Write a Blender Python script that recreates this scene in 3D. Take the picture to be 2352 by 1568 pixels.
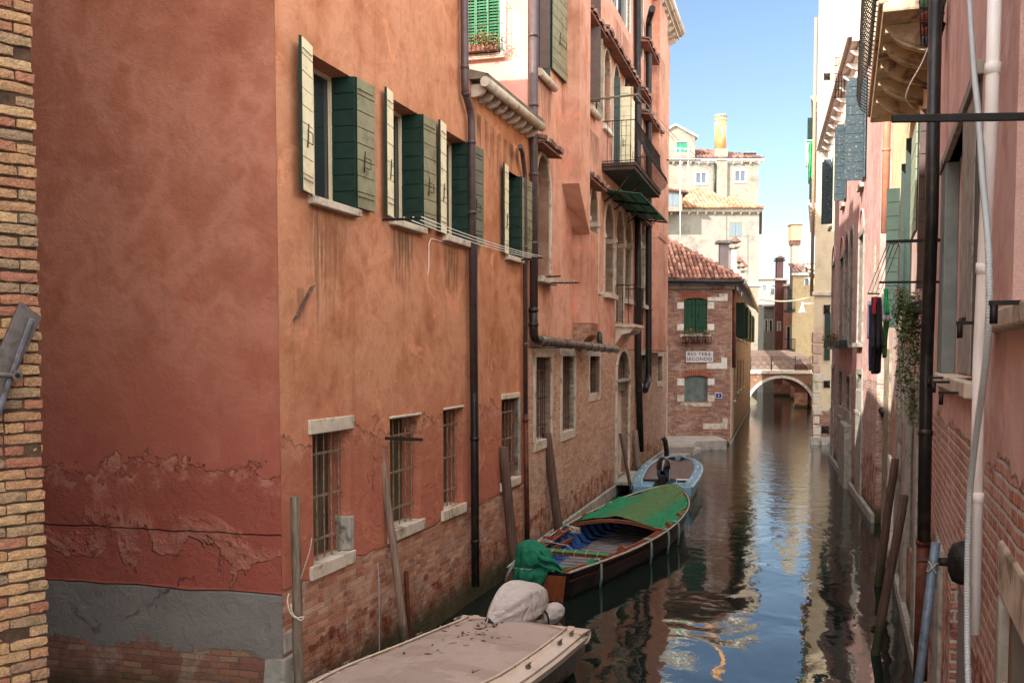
import bpy, bmesh, math, random
from mathutils import Vector, Matrix, noise as mnoise
R = math.radians
random.seed(7)
for o in list(bpy.data.objects): bpy.data.objects.remove(o)
SC = bpy.context.scene; COL = SC.collection
# ---------------------------------------------------------------- camera
F = 2300.0; CX = 1176.0; CY = 944.0; H = 4.2; TH = math.atan(.056)
cd = bpy.data.cameras.new('camera'); cam = bpy.data.objects.new('camera', cd); COL.objects.link(cam)
cam.location = (0, 0, H); cam.rotation_euler = (R(90)-TH, 0, 0)
cd.sensor_width = 36; cd.lens = 36*F/2352; cd.shift_y = 160/2352; cd.clip_end = 2000; cd.clip_start = .05
SC.camera = cam
# ---------------------------------------------------------------- light
SUN_EL = R(31); SUN_AZ = R(225)
w = bpy.data.worlds.new("World"); SC.world = w; w.use_nodes = True
nt = w.node_tree; nt.nodes.clear()
sky = nt.nodes.new('ShaderNodeTexSky'); sky.sky_type = 'NISHITA'; sky.sun_disc = False
sky.sun_elevation = SUN_EL; sky.sun_rotation = SUN_AZ; sky.air_density = 1.0; sky.dust_density = .3; sky.ozone_density = 1.2
bg = nt.nodes.new('ShaderNodeBackground'); bg.inputs['Strength'].default_value = .075
wo = nt.nodes.new('ShaderNodeOutputWorld')
# clear sky ahead; bright cloud overhead and behind the viewpoint, added to fill shade
tcw = nt.nodes.new('ShaderNodeTexCoord'); sx = nt.nodes.new('ShaderNodeSeparateXYZ'); nt.links.new(tcw.outputs['Generated'], sx.inputs[0])
cn = nt.nodes.new('ShaderNodeTexNoise'); cn.inputs['Scale'].default_value = 2.2; cn.inputs['Detail'].default_value = 6; nt.links.new(tcw.outputs['Generated'], cn.inputs[0])
mr = nt.nodes.new('ShaderNodeMapRange'); mr.interpolation_type = 'SMOOTHSTEP'; nt.links.new(sx.outputs[1], mr.inputs[0]); mr.inputs[1].default_value = .45; mr.inputs[2].default_value = -.25; mr.inputs[3].default_value = 0; mr.inputs[4].default_value = 1
mr2 = nt.nodes.new('ShaderNodeMapRange'); mr2.interpolation_type = 'SMOOTHSTEP'; nt.links.new(cn.outputs[0], mr2.inputs[0]); mr2.inputs[1].default_value = .3; mr2.inputs[2].default_value = .55
mm = nt.nodes.new('ShaderNodeMath'); mm.operation = 'MULTIPLY'; nt.links.new(mr.outputs[0], mm.inputs[0]); nt.links.new(mr2.outputs[0], mm.inputs[1])
cm = nt.nodes.new('ShaderNodeMix'); cm.data_type = 'RGBA'; nt.links.new(mm.outputs[0], cm.inputs[0]); nt.links.new(sky.outputs[0], cm.inputs[6]); cm.inputs[7].default_value = (25, 24.6, 24.2, 1)
nt.links.new(cm.outputs[2], bg.inputs[0]); nt.links.new(bg.outputs[0], wo.inputs[0])
sl = bpy.data.lights.new('sun', 'SUN'); sl.energy = 3.9; sl.angle = R(.5); sl.color = (1, .95, .86)
so = bpy.data.objects.new('sun', sl); COL.objects.link(so)
ts = Vector((math.sin(SUN_AZ)*math.cos(SUN_EL), math.cos(SUN_AZ)*math.cos(SUN_EL), math.sin(SUN_EL)))
so.rotation_euler = ts.to_track_quat('Z', 'Y').to_euler(); so.location = (0, 0, 40)
SC.view_settings.view_transform = 'Standard'; SC.view_settings.look = 'None'; SC.view_settings.gamma = 1
SC.view_settings.exposure = 1.42
try: SC.cycles.max_bounces = 8; SC.cycles.diffuse_bounces = 5; SC.cycles.glossy_bounces = 4
except Exception: pass
# ---------------------------------------------------------------- helpers
def ray(px, py):
    a = (px-CX)/F; b = (CY-py)/F; c, s = math.cos(TH), math.sin(TH)
    return Vector((a, c+b*s, -s+b*c))
def at(px, py, Y=None, z=None):          # the point of the place that lies in this direction at depth Y or height z
    d = ray(px, py); t = Y/d.y if Y is not None else (z-H)/d.z
    return Vector((0, 0, H))+d*t
def lin(c):
    return tuple(((v/255)/12.92 if v/255 <= .04045 else ((v/255+.055)/1.055)**2.4) for v in c)
class Wall:                               # a vertical plane: local x runs to the right, -y looks out, z up
    def __init__(s, o, u):
        s.o = Vector((o[0], o[1], 0)); s.u = Vector((u[0], u[1], 0)).normalized(); s.n = Vector((-s.u.y, s.u.x, 0))
        s.M = Matrix.Translation(s.o) @ Matrix.Rotation(math.atan2(s.u.y, s.u.x), 4, 'Z')
    def hit(s, px, py, off=0):
        d = ray(px, py); c = Vector((0, 0, H)); o = s.o - s.n*off
        t = (o-c).dot(s.n)/d.dot(s.n); p = c+d*t
        return (p-s.o).dot(s.u), p.z
    def s(s_, px, py=815, off=0): return s_.hit(px, py, off)[0]
    def z(s_, px, py, off=0): return s_.hit(px, py, off)[1]
    def rect(s_, xl, xr, yt, yb, off=0):
        m = (yt+yb)/2; return (s_.s(xl, m, off), s_.s(xr, m, off), s_.z(xl, yb, off), s_.z(xl, yt, off))
    def w(s_, s, y, z): return s_.M @ Vector((s, y, z))
def lineW(m, c, Y0, away=True):
    return Wall((m*Y0+c, Y0), (m, 1) if away else (-m, -1))
WM = {}
def link(o, parent=None, M=None):
    COL.objects.link(o); M = M if M is not None else Matrix.Identity(4)
    if parent is not None:
        o.parent = parent; o.matrix_basis = WM[parent.name].inverted() @ M
    else: o.matrix_basis = M
    WM[o.name] = M
    return o
def tag(o, label=None, cat=None, group=None, kind=None):
    for k, v in (('label', label), ('category', cat), ('group', group), ('kind', kind)):
        if v: o[k] = v
    return o
def thing(name, loc, label, cat, group=None):
    o = bpy.data.objects.new(name, None); o.empty_display_size = .2
    link(o, None, Matrix.Translation(Vector(loc))); return tag(o, label, cat, group)
def copy_tree(o, parent=None, M=None):
    c = o.copy(); COL.objects.link(c)
    if parent is not None: c.parent = parent
    if M is not None: c.matrix_basis = M
    for ch in list(o.children): copy_tree(ch, c)
    return c
class MB:
    def __init__(s): s.v = []; s.f = []; s.sm = []; s.mi = []; s.cur = 0
    def face(s, pts, smooth=False):
        n = len(s.v); s.v += [tuple(p) for p in pts]; s.f.append(tuple(range(n, n+len(pts)))); s.sm.append(smooth); s.mi.append(s.cur)
    def quad(s, a, b, c, d, smooth=False): s.face((a, b, c, d), smooth)
    def obox(s, o, ax, ay, az):           # box from corner o with three edge vectors
        o = Vector(o); ax = Vector(ax); ay = Vector(ay); az = Vector(az); n = len(s.v)
        s.v += [tuple(o+ax*i+ay*j+az*k) for k in (0, 1) for j in (0, 1) for i in (0, 1)]
        for f in ((0, 2, 3, 1), (4, 5, 7, 6), (0, 1, 5, 4), (2, 6, 7, 3), (0, 4, 6, 2), (1, 3, 7, 5)):
            s.f.append(tuple(n+i for i in f)); s.sm.append(False); s.mi.append(s.cur)
    def box(s, x0, x1, y0, y1, z0, z1): s.obox((x0, y0, z0), (x1-x0, 0, 0), (0, y1-y0, 0), (0, 0, z1-z0)); return s
    def grid(s, rows, smooth=True, closed=False, flip=False):
        n = len(s.v); m = len(rows[0])
        for r in rows: s.v += [tuple(p) for p in r]
        for i in range(len(rows)-1):
            for j in range(m if closed else m-1):
                k = (j+1) % m; q = (n+i*m+j, n+i*m+k, n+(i+1)*m+k, n+(i+1)*m+j)
                s.f.append(q[::-1] if flip else q); s.sm.append(smooth); s.mi.append(s.cur)
        return s
    def tube(s, pts, r, n=8, cap=True, flat=1):
        pts = [Vector(p) for p in pts]; rows = []; up = None
        for i, p in enumerate(pts):
            a = pts[max(i-1, 0)]; b = pts[min(i+1, len(pts)-1)]; d = (b-a).normalized()
            if up is None: up = Vector((0, 0, 1)) if abs(d.z) < .9 else Vector((0, 1, 0))
            x = d.cross(up).normalized(); y = x.cross(d).normalized(); up = y
            rr = r[i] if isinstance(r, (list, tuple)) else r
            rows.append([p + x*math.cos(2*math.pi*k/n)*rr + y*math.sin(2*math.pi*k/n)*rr*flat for k in range(n)])
        s.grid(rows, True, True)
        if cap: s.face(rows[0]); s.face(rows[-1][::-1])
        return s
    def prism(s, poly, vec, smooth=False):
        vec = Vector(vec); a = [Vector(p) for p in poly]; b = [p+vec for p in a]
        s.face(a); s.face(b[::-1]); n = len(a)
        for i in range(n): s.quad(a[i], a[(i+1) % n], b[(i+1) % n], b[i], smooth)
        return s
    def build(s, name, mat, parent=None, M=None, bevel=0, solid=0, sub=0, jitter=0):
        me = bpy.data.meshes.new(name); me.from_pydata(s.v, [], s.f); me.update()
        for i, p in enumerate(me.polygons): p.use_smooth = s.sm[i]; p.material_index = s.mi[i]
        for m_ in (mat if isinstance(mat, (list, tuple)) else [mat]): me.materials.append(m_)
        bm = bmesh.new(); bm.from_mesh(me); bmesh.ops.remove_doubles(bm, verts=bm.verts, dist=1e-5)
        bmesh.ops.recalc_face_normals(bm, faces=bm.faces)
        if jitter:
            for v in bm.verts: v.co += Vector(mnoise.noise_vector(v.co*3.1))*jitter
        bm.to_mesh(me); bm.free()
        o = bpy.data.objects.new(name, me); link(o, parent, M)
        if solid: md = o.modifiers.new('solid', 'SOLIDIFY'); md.thickness = solid; md.offset = 0
        if bevel: md = o.modifiers.new('bevel', 'BEVEL'); md.width = bevel; md.segments = 2; md.limit_method = 'ANGLE'
        if sub: md = o.modifiers.new('sub', 'SUBSURF'); md.levels = sub; md.render_levels = sub
        return o
# ---------------------------------------------------------------- materials
class NT:
    def __init__(s, name):
        s.m = bpy.data.materials.new(name); s.m.use_nodes = True; s.t = s.m.node_tree; s.t.nodes.clear()
        s.out = s.t.nodes.new('ShaderNodeOutputMaterial'); s.b = s.t.nodes.new('ShaderNodeBsdfPrincipled')
        s.t.links.new(s.b.outputs[0], s.out.inputs[0]); s.tc = s.t.nodes.new('ShaderNodeTexCoord')
        s.obj = s.tc.outputs['Object']
    def put(s, sock, v):
        if hasattr(v, 'is_linked'): s.t.links.new(v, sock)
        elif v is not None:
            if isinstance(v, tuple) and len(v) == 3 and sock.type == 'RGBA': v = v+(1,)
            sock.default_value = v
    def math(s, op, a, b=None, c=None, clamp=False):
        n = s.t.nodes.new('ShaderNodeMath'); n.operation = op; n.use_clamp = clamp
        s.put(n.inputs[0], a); s.put(n.inputs[1], b); s.put(n.inputs[2], c); return n.outputs[0]
    def noise(s, scale, detail=4, rough=.55, vec=None, dist=0, col=False):
        n = s.t.nodes.new('ShaderNodeTexNoise'); n.inputs['Scale'].default_value = scale; n.inputs['Detail'].default_value = detail
        n.inputs['Roughness'].default_value = rough; n.inputs['Distortion'].default_value = dist
        s.put(n.inputs['Vector'], vec if vec is not None else s.obj); return n.outputs[1 if col else 0]
    def voro(s, scale, vec=None, feature='F1', out=0):
        n = s.t.nodes.new('ShaderNodeTexVoronoi'); n.feature = feature; n.inputs['Scale'].default_value = scale
        s.put(n.inputs['Vector'], vec if vec is not None else s.obj); return n.outputs[out]
    def sstep(s, v, a, b, o0=0., o1=1.):
        n = s.t.nodes.new('ShaderNodeMapRange'); n.interpolation_type = 'SMOOTHSTEP'
        s.put(n.inputs[0], v); n.inputs[1].default_value = a; n.inputs[2].default_value = b; n.inputs[3].default_value = o0; n.inputs[4].default_value = o1
        return n.outputs[0]
    def mix(s, f, a, b, mode='MIX'):
        n = s.t.nodes.new('ShaderNodeMix'); n.data_type = 'RGBA'; n.blend_type = mode
        s.put(n.inputs[0], f); s.put(n.inputs[6], a); s.put(n.inputs[7], b); return n.outputs[2]
    def ramp(s, f, stops, const=False):
        n = s.t.nodes.new('ShaderNodeValToRGB'); s.put(n.inputs[0], f); e = n.color_ramp.elements
        if const: n.color_ramp.interpolation = 'CONSTANT'
        while len(e) < len(stops): e.new(.5)
        for i, (p, c) in enumerate(stops): e[i].position = p; e[i].color = tuple(c)+(1,)
        return n.outputs[0]
    def xyz(s, v=None):
        n = s.t.nodes.new('ShaderNodeSeparateXYZ'); s.put(n.inputs[0], v if v is not None else s.obj); return n.outputs
    def comb(s, x, y, z=0.):
        n = s.t.nodes.new('ShaderNodeCombineXYZ'); s.put(n.inputs[0], x); s.put(n.inputs[1], y); s.put(n.inputs[2], z); return n.outputs[0]
    def scale(s, sx, sy, sz, v=None):
        n = s.t.nodes.new('ShaderNodeMapping'); s.put(n.inputs[0], v if v is not None else s.obj); n.inputs[3].default_value = (sx, sy, sz); return n.outputs[0]
    def bump(s, h, strength=1, dist=.01, prev=None):
        n = s.t.nodes.new('ShaderNodeBump'); n.inputs['Strength'].default_value = strength; n.inputs['Distance'].default_value = dist
        s.put(n.inputs['Height'], h)
        if prev is not None: s.t.links.new(prev, n.inputs['Normal'])
        return n.outputs[0]
    def done(s, color=None, rough=.8, normal=None, metal=0, spec=None):
        s.put(s.b.inputs['Base Color'], color); s.put(s.b.inputs['Roughness'], rough); s.b.inputs['Metallic'].default_value = metal
        if normal is not None: s.t.links.new(normal, s.b.inputs['Normal'])
        if spec is not None: s.b.inputs['Specular IOR Level'].default_value = spec
        return s.m
MC = {}
def simple(name, col, var=.15, rough=.7, scale=6, bump=.3, metal=0, dirt=None, spec=.3, bd=.004, aniso=None):
    if name in MC: return MC[name]
    n = NT(name); c = lin(col); vec = n.scale(*aniso) if aniso else None
    f = n.noise(scale, 6, .6, vec); k = n.mix(n.sstep(f, .3, .7), tuple(v*(1-var) for v in c), tuple(min(1, v*(1+var)) for v in c))
    if dirt: k = n.mix(n.sstep(n.noise(scale*.6, 8, .7, vec, .6), .5, .68), k, lin(dirt))
    f2 = n.noise(scale*8, 4, .6, vec)
    MC[name] = n.done(k, n.sstep(f2, .2, .8, max(0.02, rough-.12), min(1, rough+.12)), n.bump(n.math('ADD', f, n.math('MULTIPLY', f2, .5)), bump, bd), metal, spec); return MC[name]
def brick_nodes(n, s, z, h=.075, w=.25, mort=.011, wear=.006, palette=None, seed=0.):
    """bricks in wall coordinates: returns mask (1 = brick), colour, height"""
    d1 = n.math('MULTIPLY', n.math('SUBTRACT', n.noise(2.2, 3, .6), .5), .05)
    d2 = n.math('MULTIPLY', n.math('SUBTRACT', n.noise(14, 3, .6), .5), .022)
    zz = n.math('ADD', z, n.math('ADD', d1, d2)); ss = n.math('ADD', s, n.math('MULTIPLY', d2, 1.4))
    row = n.math('FLOOR', n.math('DIVIDE', zz, h)); zf = n.math('MULTIPLY', n.math('FRACT', n.math('DIVIDE', zz, h)), h)
    sh = n.math('MULTIPLY', n.math('FRACT', n.math('MULTIPLY', n.math('ADD', row, 50.), .5)), w)
    jr = n.t.nodes.new('ShaderNodeTexWhiteNoise'); jr.noise_dimensions = '1D'; n.put(jr.inputs['W'], row)
    ss = n.math('ADD', ss, n.math('ADD', sh, n.math('MULTIPLY', jr.outputs[0], .07)))
    col = n.math('FLOOR', n.math('DIVIDE', ss, w)); sf = n.math('MULTIPLY', n.math('FRACT', n.math('DIVIDE', ss, w)), w)
    e1 = n.math('MINIMUM', zf, n.math('SUBTRACT', h, zf)); e2 = n.math('MINIMUM', sf, n.math('SUBTRACT', w, sf))
    e = n.math('MINIMUM', e1, e2); e = n.math('ADD', e, n.math('MULTIPLY', n.math('SUBTRACT', n.noise(38, 3, .6), .5), wear*2))
    mask = n.sstep(e, mort*.35, mort*.75)
    wn = n.t.nodes.new('ShaderNodeTexWhiteNoise'); wn.noise_dimensions = '3D'; n.put(wn.inputs['Vector'], n.comb(col, row, seed))
    pal = palette or [(190, 120, 90), (206, 138, 104), (164, 96, 74), (220, 168, 134), (196, 126, 98), (148, 92, 80)]
    bc = n.ramp(wn.outputs[0], [(i/len(pal), lin(p)) for i, p in enumerate(pal)], True)
    bc = n.mix(.35, bc, n.ramp(n.noise(1.1, 4, .6), [(.3, lin(pal[2 % len(pal)])), (.7, lin(pal[3 % len(pal)]))]))
    bc = n.mix(1, bc, n.ramp(n.noise(45, 4, .7), [(.25, (.55, .55, .55)), (.8, (1.25, 1.25, 1.25))]), 'MULTIPLY')
    hgt = n.math('ADD', n.math('MULTIPLY', mask, n.math('ADD', .7, n.math('MULTIPLY', wn.outputs[0], .5))), n.math('MULTIPLY', n.noise(30, 5, .7), .55))
    return mask, bc, hgt
def wall_mat(name, plaster, zb=-9, amp=.5, zr=None, palette=None, mortar=(150, 132, 112), cement=None, streaks=(), patch=.0, wash=None, damp=.55,
             rampz=None, pscale=1., wet=1., bh=.075, bw=.25, wear=.006, plb=.5, grime=.12, zslope=0., streaky=.4, mort=.011, lip=None, lip2=None, salt=.35):
    n = NT(name); x, y, z = n.xyz(); s = n.math('ADD', x, y)
    pv = n.comb(n.math('MULTIPLY', s, 1.), z, n.math('MULTIPLY', y, .3)); big = n.noise(.55*pscale, 5, .55, pv, .5); mid = n.noise(2.6*pscale, 6, .62, pv, .3); fine = n.noise(70, 3, .6)
    f = n.math('ADD', n.math('MULTIPLY', big, .62), n.math('MULTIPLY', mid, .38))
    P = [lin(p) for p in plaster]; k = n.ramp(f, [(.36+.28*i/(len(P)-1), p) for i, p in enumerate(P)]); k = n.mix(n.math('MULTIPLY', n.sstep(n.noise(1.5, 7, .7, pv, .6), .5, .64), .3), k, n.mix(1, k, (.66, .58, .52), 'MULTIPLY')); k = n.mix(n.math('MULTIPLY', n.sstep(n.noise(.9, 6, .62, n.scale(1, 1, .6), .4), .52, .66), .28), k, n.mix(1, k, (1.22, 1.2, 1.15), 'MULTIPLY'))
    if rampz:                            # colour turns darker and redder towards the bottom
        zz = n.math('ADD', z, n.math('MULTIPLY', n.math('SUBTRACT', mid, .5), 1.6))
        k = n.mix(n.sstep(zz, rampz[0], rampz[1], 1, 0), k, n.mix(mid, lin(rampz[2]), lin(rampz[3])))
    sv = n.comb(n.math('MULTIPLY', s, 7.), n.math('MULTIPLY', z, .35), 0.); st = n.noise(1., 5, .6, sv)
    k = n.mix(n.math('MULTIPLY', n.sstep(st, .52, .72), streaky), k, n.mix(1, k, (.62, .55, .5), 'MULTIPLY'))
    if wash: k = n.mix(n.sstep(n.noise(1.3, 7, .68, pv, .8), .56, .66), k, lin(wash))
    for (s0, zt, hw, ln, a, colr) in streaks:
        ds = n.math('ABSOLUTE', n.math('SUBTRACT', s, s0)); m1 = n.sstep(ds, hw*.55, hw*1.15, 1, 0)
        dz = n.math('SUBTRACT', zt, z); jag = n.noise(1., 3, .6, n.comb(n.math('MULTIPLY', s, 13.), n.math('MULTIPLY', z, .9), 0.))
        lnn = n.math('MULTIPLY', n.sstep(jag, .3, .7, .25, 1.1), ln); m2 = n.sstep(n.math('DIVIDE', dz, lnn), .2, 1., 1, 0)
        m3 = n.sstep(dz, -.01, .03); mk = n.math('MULTIPLY', n.math('MULTIPLY', m1, m2), n.math('MULTIPLY', m3, a))
        mk = n.math('MULTIPLY', mk, n.sstep(n.math('ADD', jag, n.math('MULTIPLY', n.noise(9, 4, .7), .25)), .42, .7)); k = n.mix(mk, k, lin(colr))
    speck = n.sstep(n.noise(24, 2, .5), .30, .24); k = n.mix(n.math('MULTIPLY', speck, .5), k, n.mix(1, k, (.5, .45, .42), 'MULTIPLY'))
    k = n.mix(1, k, n.ramp(n.noise(95, 2, .6), [(.25, (.86, .86, .86)), (.75, (1.13, 1.13, 1.13))]), 'MULTIPLY')
    hp = n.math('ADD', n.math('MULTIPLY', fine, .18), n.math('ADD', n.math('MULTIPLY', mid, 1.1), n.math('MULTIPLY', n.noise(16, 5, .65), .4)))
    if cement:
        c0, c1, cc = cement; zz = n.math('ADD', z, n.math('MULTIPLY', n.math('SUBTRACT', n.noise(1.1, 2), .5), .12))
        cm = n.sstep(zz, c1-.01, c1+.01, 1, 0); k = n.mix(cm, k, n.mix(mid, lin(cc), tuple(v*.5 for v in lin(cc)))); hp = n.math('SUBTRACT', hp, n.math('MULTIPLY', cm, 2.5))
    m, bc, hb = brick_nodes(n, s, z, bh, bw, mort, wear, palette)
    mortc = n.mix(n.noise(9, 5, .65), tuple(v*.6 for v in lin(mortar)), lin(mortar))
    bk = n.mix(m, mortc, bc); rc = None
    if salt: bk = n.mix(n.math('MULTIPLY', n.sstep(n.noise(1.6, 7, .7, None, .5), .5, .64), salt), bk, lin((206, 188, 172))); bk = n.mix(n.math('MULTIPLY', n.sstep(n.noise(2.3, 6, .7, n.scale(1, 1, .7), .3), .54, .66), .5), bk, n.mix(1, bk, (.5, .44, .42), 'MULTIPLY'))
    if zr is not None:                   # eroded, salt-stained zone above the tide line
        zz = n.math('ADD', z, n.math('MULTIPLY', n.math('SUBTRACT', n.noise(1.4, 5, .6), .5), .9)); rz = n.sstep(zz, zr-.03, zr+.03, 1, 0)
        er = n.noise(5.5, 7, .72, None, .7)
        rcx = n.ramp(er, [(.34, lin((70, 38, 30))), (.47, lin((138, 68, 46))), (.56, lin((160, 104, 76))), (.66, lin((196, 172, 146)))])
        rc = n.mix(n.sstep(n.noise(3.1, 4), .4, .62), bk, rcx); bk = n.mix(rz, bk, rc)
        bk = n.mix(n.math('MULTIPLY', n.sstep(n.noise(2.1, 5, .7), .5, .66), .5), bk, lin((196, 176, 156)))
        hb = n.math('ADD', hb, n.math('MULTIPLY', rz, n.math('MULTIPLY', er, 2.2)))
    lv = n.math('ADD', z, n.math('MULTIPLY', s, -zslope)); ed = n.math('ADD', n.math('MULTIPLY', n.math('SUBTRACT', n.noise(.8, 3, .5, pv), .5), 2*amp), n.math('MULTIPLY', n.math('SUBTRACT', n.noise(4.5, 6, .7, pv), .5), amp*.9))
    lv = n.math('ADD', lv, ed); bm_ = n.sstep(lv, zb-.012, zb+.012, 1, 0)
    if patch: bm_ = n.math('MAXIMUM', bm_, n.sstep(n.noise(1.0, 5, .62, n.scale(1, 1, 1.3)), 1-patch, 1-patch+.015))
    k = n.mix(bm_, k, bk)
    if lip:                              # second coat flaked off in a wavy band, edge highlight and shade painted in
        lv2 = n.math('ADD', lv, n.math('MULTIPLY', n.math('SUBTRACT', n.noise(1.7, 7, .72, pv), .5), 1.3)); b2 = n.sstep(lv2, lip-.01, lip+.015, 1, 0)
        hp = n.math('SUBTRACT', hp, n.math('MULTIPLY', b2, 2.6)); edge = n.math('MULTIPLY', b2, n.sstep(lv2, lip-.3, lip-.02, 0, 1))
        rgh = n.noise(6, 7, .72, None, .5); hp = n.math('ADD', hp, n.math('MULTIPLY', n.math('MULTIPLY', b2, rgh), 2.2))
        k = n.mix(n.math('MULTIPLY', b2, .45), k, n.mix(1, k, (.78, .7, .68), 'MULTIPLY'))
        k = n.mix(n.math('MULTIPLY', n.math('MULTIPLY', edge, n.sstep(n.noise(4, 6, .7), .42, .58)), .6), k, lin((198, 140, 118)))
        ln = n.math('MULTIPLY', n.sstep(lv2, lip-.02, lip, 0, 1), n.sstep(lv2, lip, lip+.02, 1, 0)); k = n.mix(n.math('MULTIPLY', ln, .75), k, n.mix(1, k, (.35, .3, .28), 'MULTIPLY'))
        cr = n.voro(.38, n.comb(n.math('ADD', s, n.math('MULTIPLY', mid, .8)), n.math('ADD', z, n.math('MULTIPLY', rgh, .5)), 0.), 'DISTANCE_TO_EDGE'); cl = n.math('MULTIPLY', n.sstep(cr, .0012, .004, 1, 0), n.math('MULTIPLY', n.sstep(n.noise(.9, 2), .5, .56), n.sstep(z, lip-.2, lip+.5, 1, 0))); k = n.mix(n.math('MULTIPLY', cl, .7), k, n.mix(1, k, (.3, .27, .25), 'MULTIPLY')); hp = n.math('SUBTRACT', hp, n.math('MULTIPLY', cl, 1.5))
    if lip2:                             # a lower flaked band and the seam of an old render joint
        l3 = n.math('ADD', z, n.math('MULTIPLY', n.math('SUBTRACT', n.noise(.95, 6, .62, pv, .4), .5), 2.6)); b3 = n.math('MULTIPLY', n.sstep(l3, lip2-.01, lip2+.01, 1, 0), n.sstep(z, 1.54, 1.6)); e3 = n.math('MULTIPLY', n.sstep(l3, lip2-.02, lip2+.01, 0, 1), n.sstep(l3, lip2+.05, lip2+.34, 1, 0))
        rg3 = n.noise(5, 7, .72, None, .6); e3 = n.math('MULTIPLY', e3, n.math('MULTIPLY', n.sstep(z, 1.56, 1.62), n.sstep(z, 2.6, 2.2)))
        k = n.mix(n.math('MULTIPLY', e3, n.sstep(rg3, .36, .56, .2, .62)), k, lin((190, 128, 106))); hp = n.math('ADD', hp, n.math('MULTIPLY', e3, n.math('MULTIPLY', rg3, 5.))); hp = n.math('SUBTRACT', hp, n.math('MULTIPLY', b3, 1.5))
        hgt0 = n.math('ADD', z, n.math('MULTIPLY', n.math('SUBTRACT', n.noise(1.3, 5, .6), .5), .1)); sm = n.math('MULTIPLY', n.sstep(hgt0, lip2+.2, lip2+.212), n.sstep(hgt0, lip2+.216, lip2+.23, 1, 0)); k = n.mix(n.math('MULTIPLY', sm, .7), k, n.mix(1, k, (.35, .3, .28), 'MULTIPLY')); hp = n.math('SUBTRACT', hp, n.math('MULTIPLY', sm, 2.))
    # tide mark
    zz = n.math('ADD', z, n.math('MULTIPLY', n.math('SUBTRACT', n.noise(2.5, 5, .65), .5), .35))
    if damp > 0:
        dk = n.sstep(zz, damp*.35, damp*1.15, 1, 0); k = n.mix(n.math('MULTIPLY', dk, .9*wet), k, n.mix(n.noise(6, 4), lin((26, 32, 18)), lin((74, 78, 44))))
    gz = n.sstep(z, damp, damp+1.3, grime, 0); k = n.mix(gz, k, n.mix(1, k, (.6, .55, .48), 'MULTIPLY'))
    hgt = n.mix(bm_, n.math('ADD', n.math('MULTIPLY', hp, plb), 3.), hb); hv = n.t.nodes.new('ShaderNodeRGBToBW'); n.put(hv.inputs[0], hgt)
    return n.done(k, .88, n.bump(hv.outputs[0], 1., .022), 0, .25)
def glass(name='pane_glass', col=(28, 34, 36)):
    if name in MC: return MC[name]
    n = NT(name); MC[name] = n.done(n.mix(n.noise(3, 3), lin(col), tuple(v*1.6 for v in lin(col))), .08, n.bump(n.noise(2.5, 1), .12, .01), 0, .6); return MC[name]
def wood(name, col, var=.3, sc=(14, 14, .7), rough=.75, dirt=None, spec=.25):
    return simple(name, col, var, rough, 2.2, .7, 0, dirt, spec, .004, sc)
# ---------------------------------------------------------------- building pieces (wall coordinates)
def arc(s0, s1, zs, z1, n=12):           # from left springing to right springing over the top
    c = (s0+s1)/2; a = (s1-s0)/2; b = z1-zs
    return [(c-a*math.cos(math.pi*i/n), zs+b*math.sin(math.pi*i/n)) for i in range(n+1)]
def wall_part(W, root, mat, s0, s1, z0, z1, holes=(), D=6, name='wall', sides=True):
    mb = MB(); xs = sorted({s0, s1} | {v for h in holes for v in h[:2] if s0 < v < s1}); zs = sorted({z0, z1} | {v for h in holes for v in h[2:4] if z0 < v < z1})
    for i in range(len(xs)-1):
        for j in range(len(zs)-1):
            cx, cz = (xs[i]+xs[i+1])/2, (zs[j]+zs[j+1])/2
            if any(h[0] < cx < h[1] and h[2] < cz < h[3] for h in holes): continue
            mb.quad((xs[i], 0, zs[j]), (xs[i+1], 0, zs[j]), (xs[i+1], 0, zs[j+1]), (xs[i], 0, zs[j+1]))
    for h in holes:
        a, b, c, d, dep, spr = h; dep += .03
        if d > z1: d = z1
        mb.quad((a, 0, c), (b, 0, c), (b, dep, c), (a, dep, c))
        top = d if spr is None else spr
        mb.quad((a, 0, c), (a, dep, c), (a, dep, top), (a, 0, top)); mb.quad((b, 0, c), (b, 0, top), (b, dep, top), (b, dep, c))
        if spr is None: mb.quad((a, 0, d), (a, dep, d), (b, dep, d), (b, 0, d))
        else:
            P = arc(a, b, spr, d)
            for (p, q) in zip(P[:-1], P[1:]):
                mb.quad((p[0], 0, p[1]), (q[0], 0, q[1]), (q[0], 0, d+1e-4), (p[0], 0, d+1e-4)); mb.quad((p[0], 0, p[1]), (p[0], dep, p[1]), (q[0], dep, q[1]), (q[0], 0, q[1]))
    if sides:
        if sides != 'noleft': mb.quad((s0, 0, z0), (s0, 0, z1), (s0, D, z1), (s0, D, z0))
        mb.quad((s1, 0, z0), (s1, D, z0), (s1, D, z1), (s1, 0, z1))
        mb.quad((s0, D, z0), (s0, D, z1), (s1, D, z1), (s1, D, z0)); mb.quad((s0, 0, z1), (s1, 0, z1), (s1, D, z1), (s0, D, z1))
    return mb.build(name, mat, root, W.M)
def lbox(mb, p, d, a0, a1, b0, b1, z0, z1):   # box along direction d (2-D) from p, b measured to its left
    d = Vector((d[0], d[1], 0)).normalized(); n = Vector((-d.y, d.x, 0)); p = Vector((p[0], p[1], 0))
    mb.obox(p+d*a0+n*b0+Vector((0, 0, z0)), d*(a1-a0), n*(b1-b0), (0, 0, z1-z0))
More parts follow.
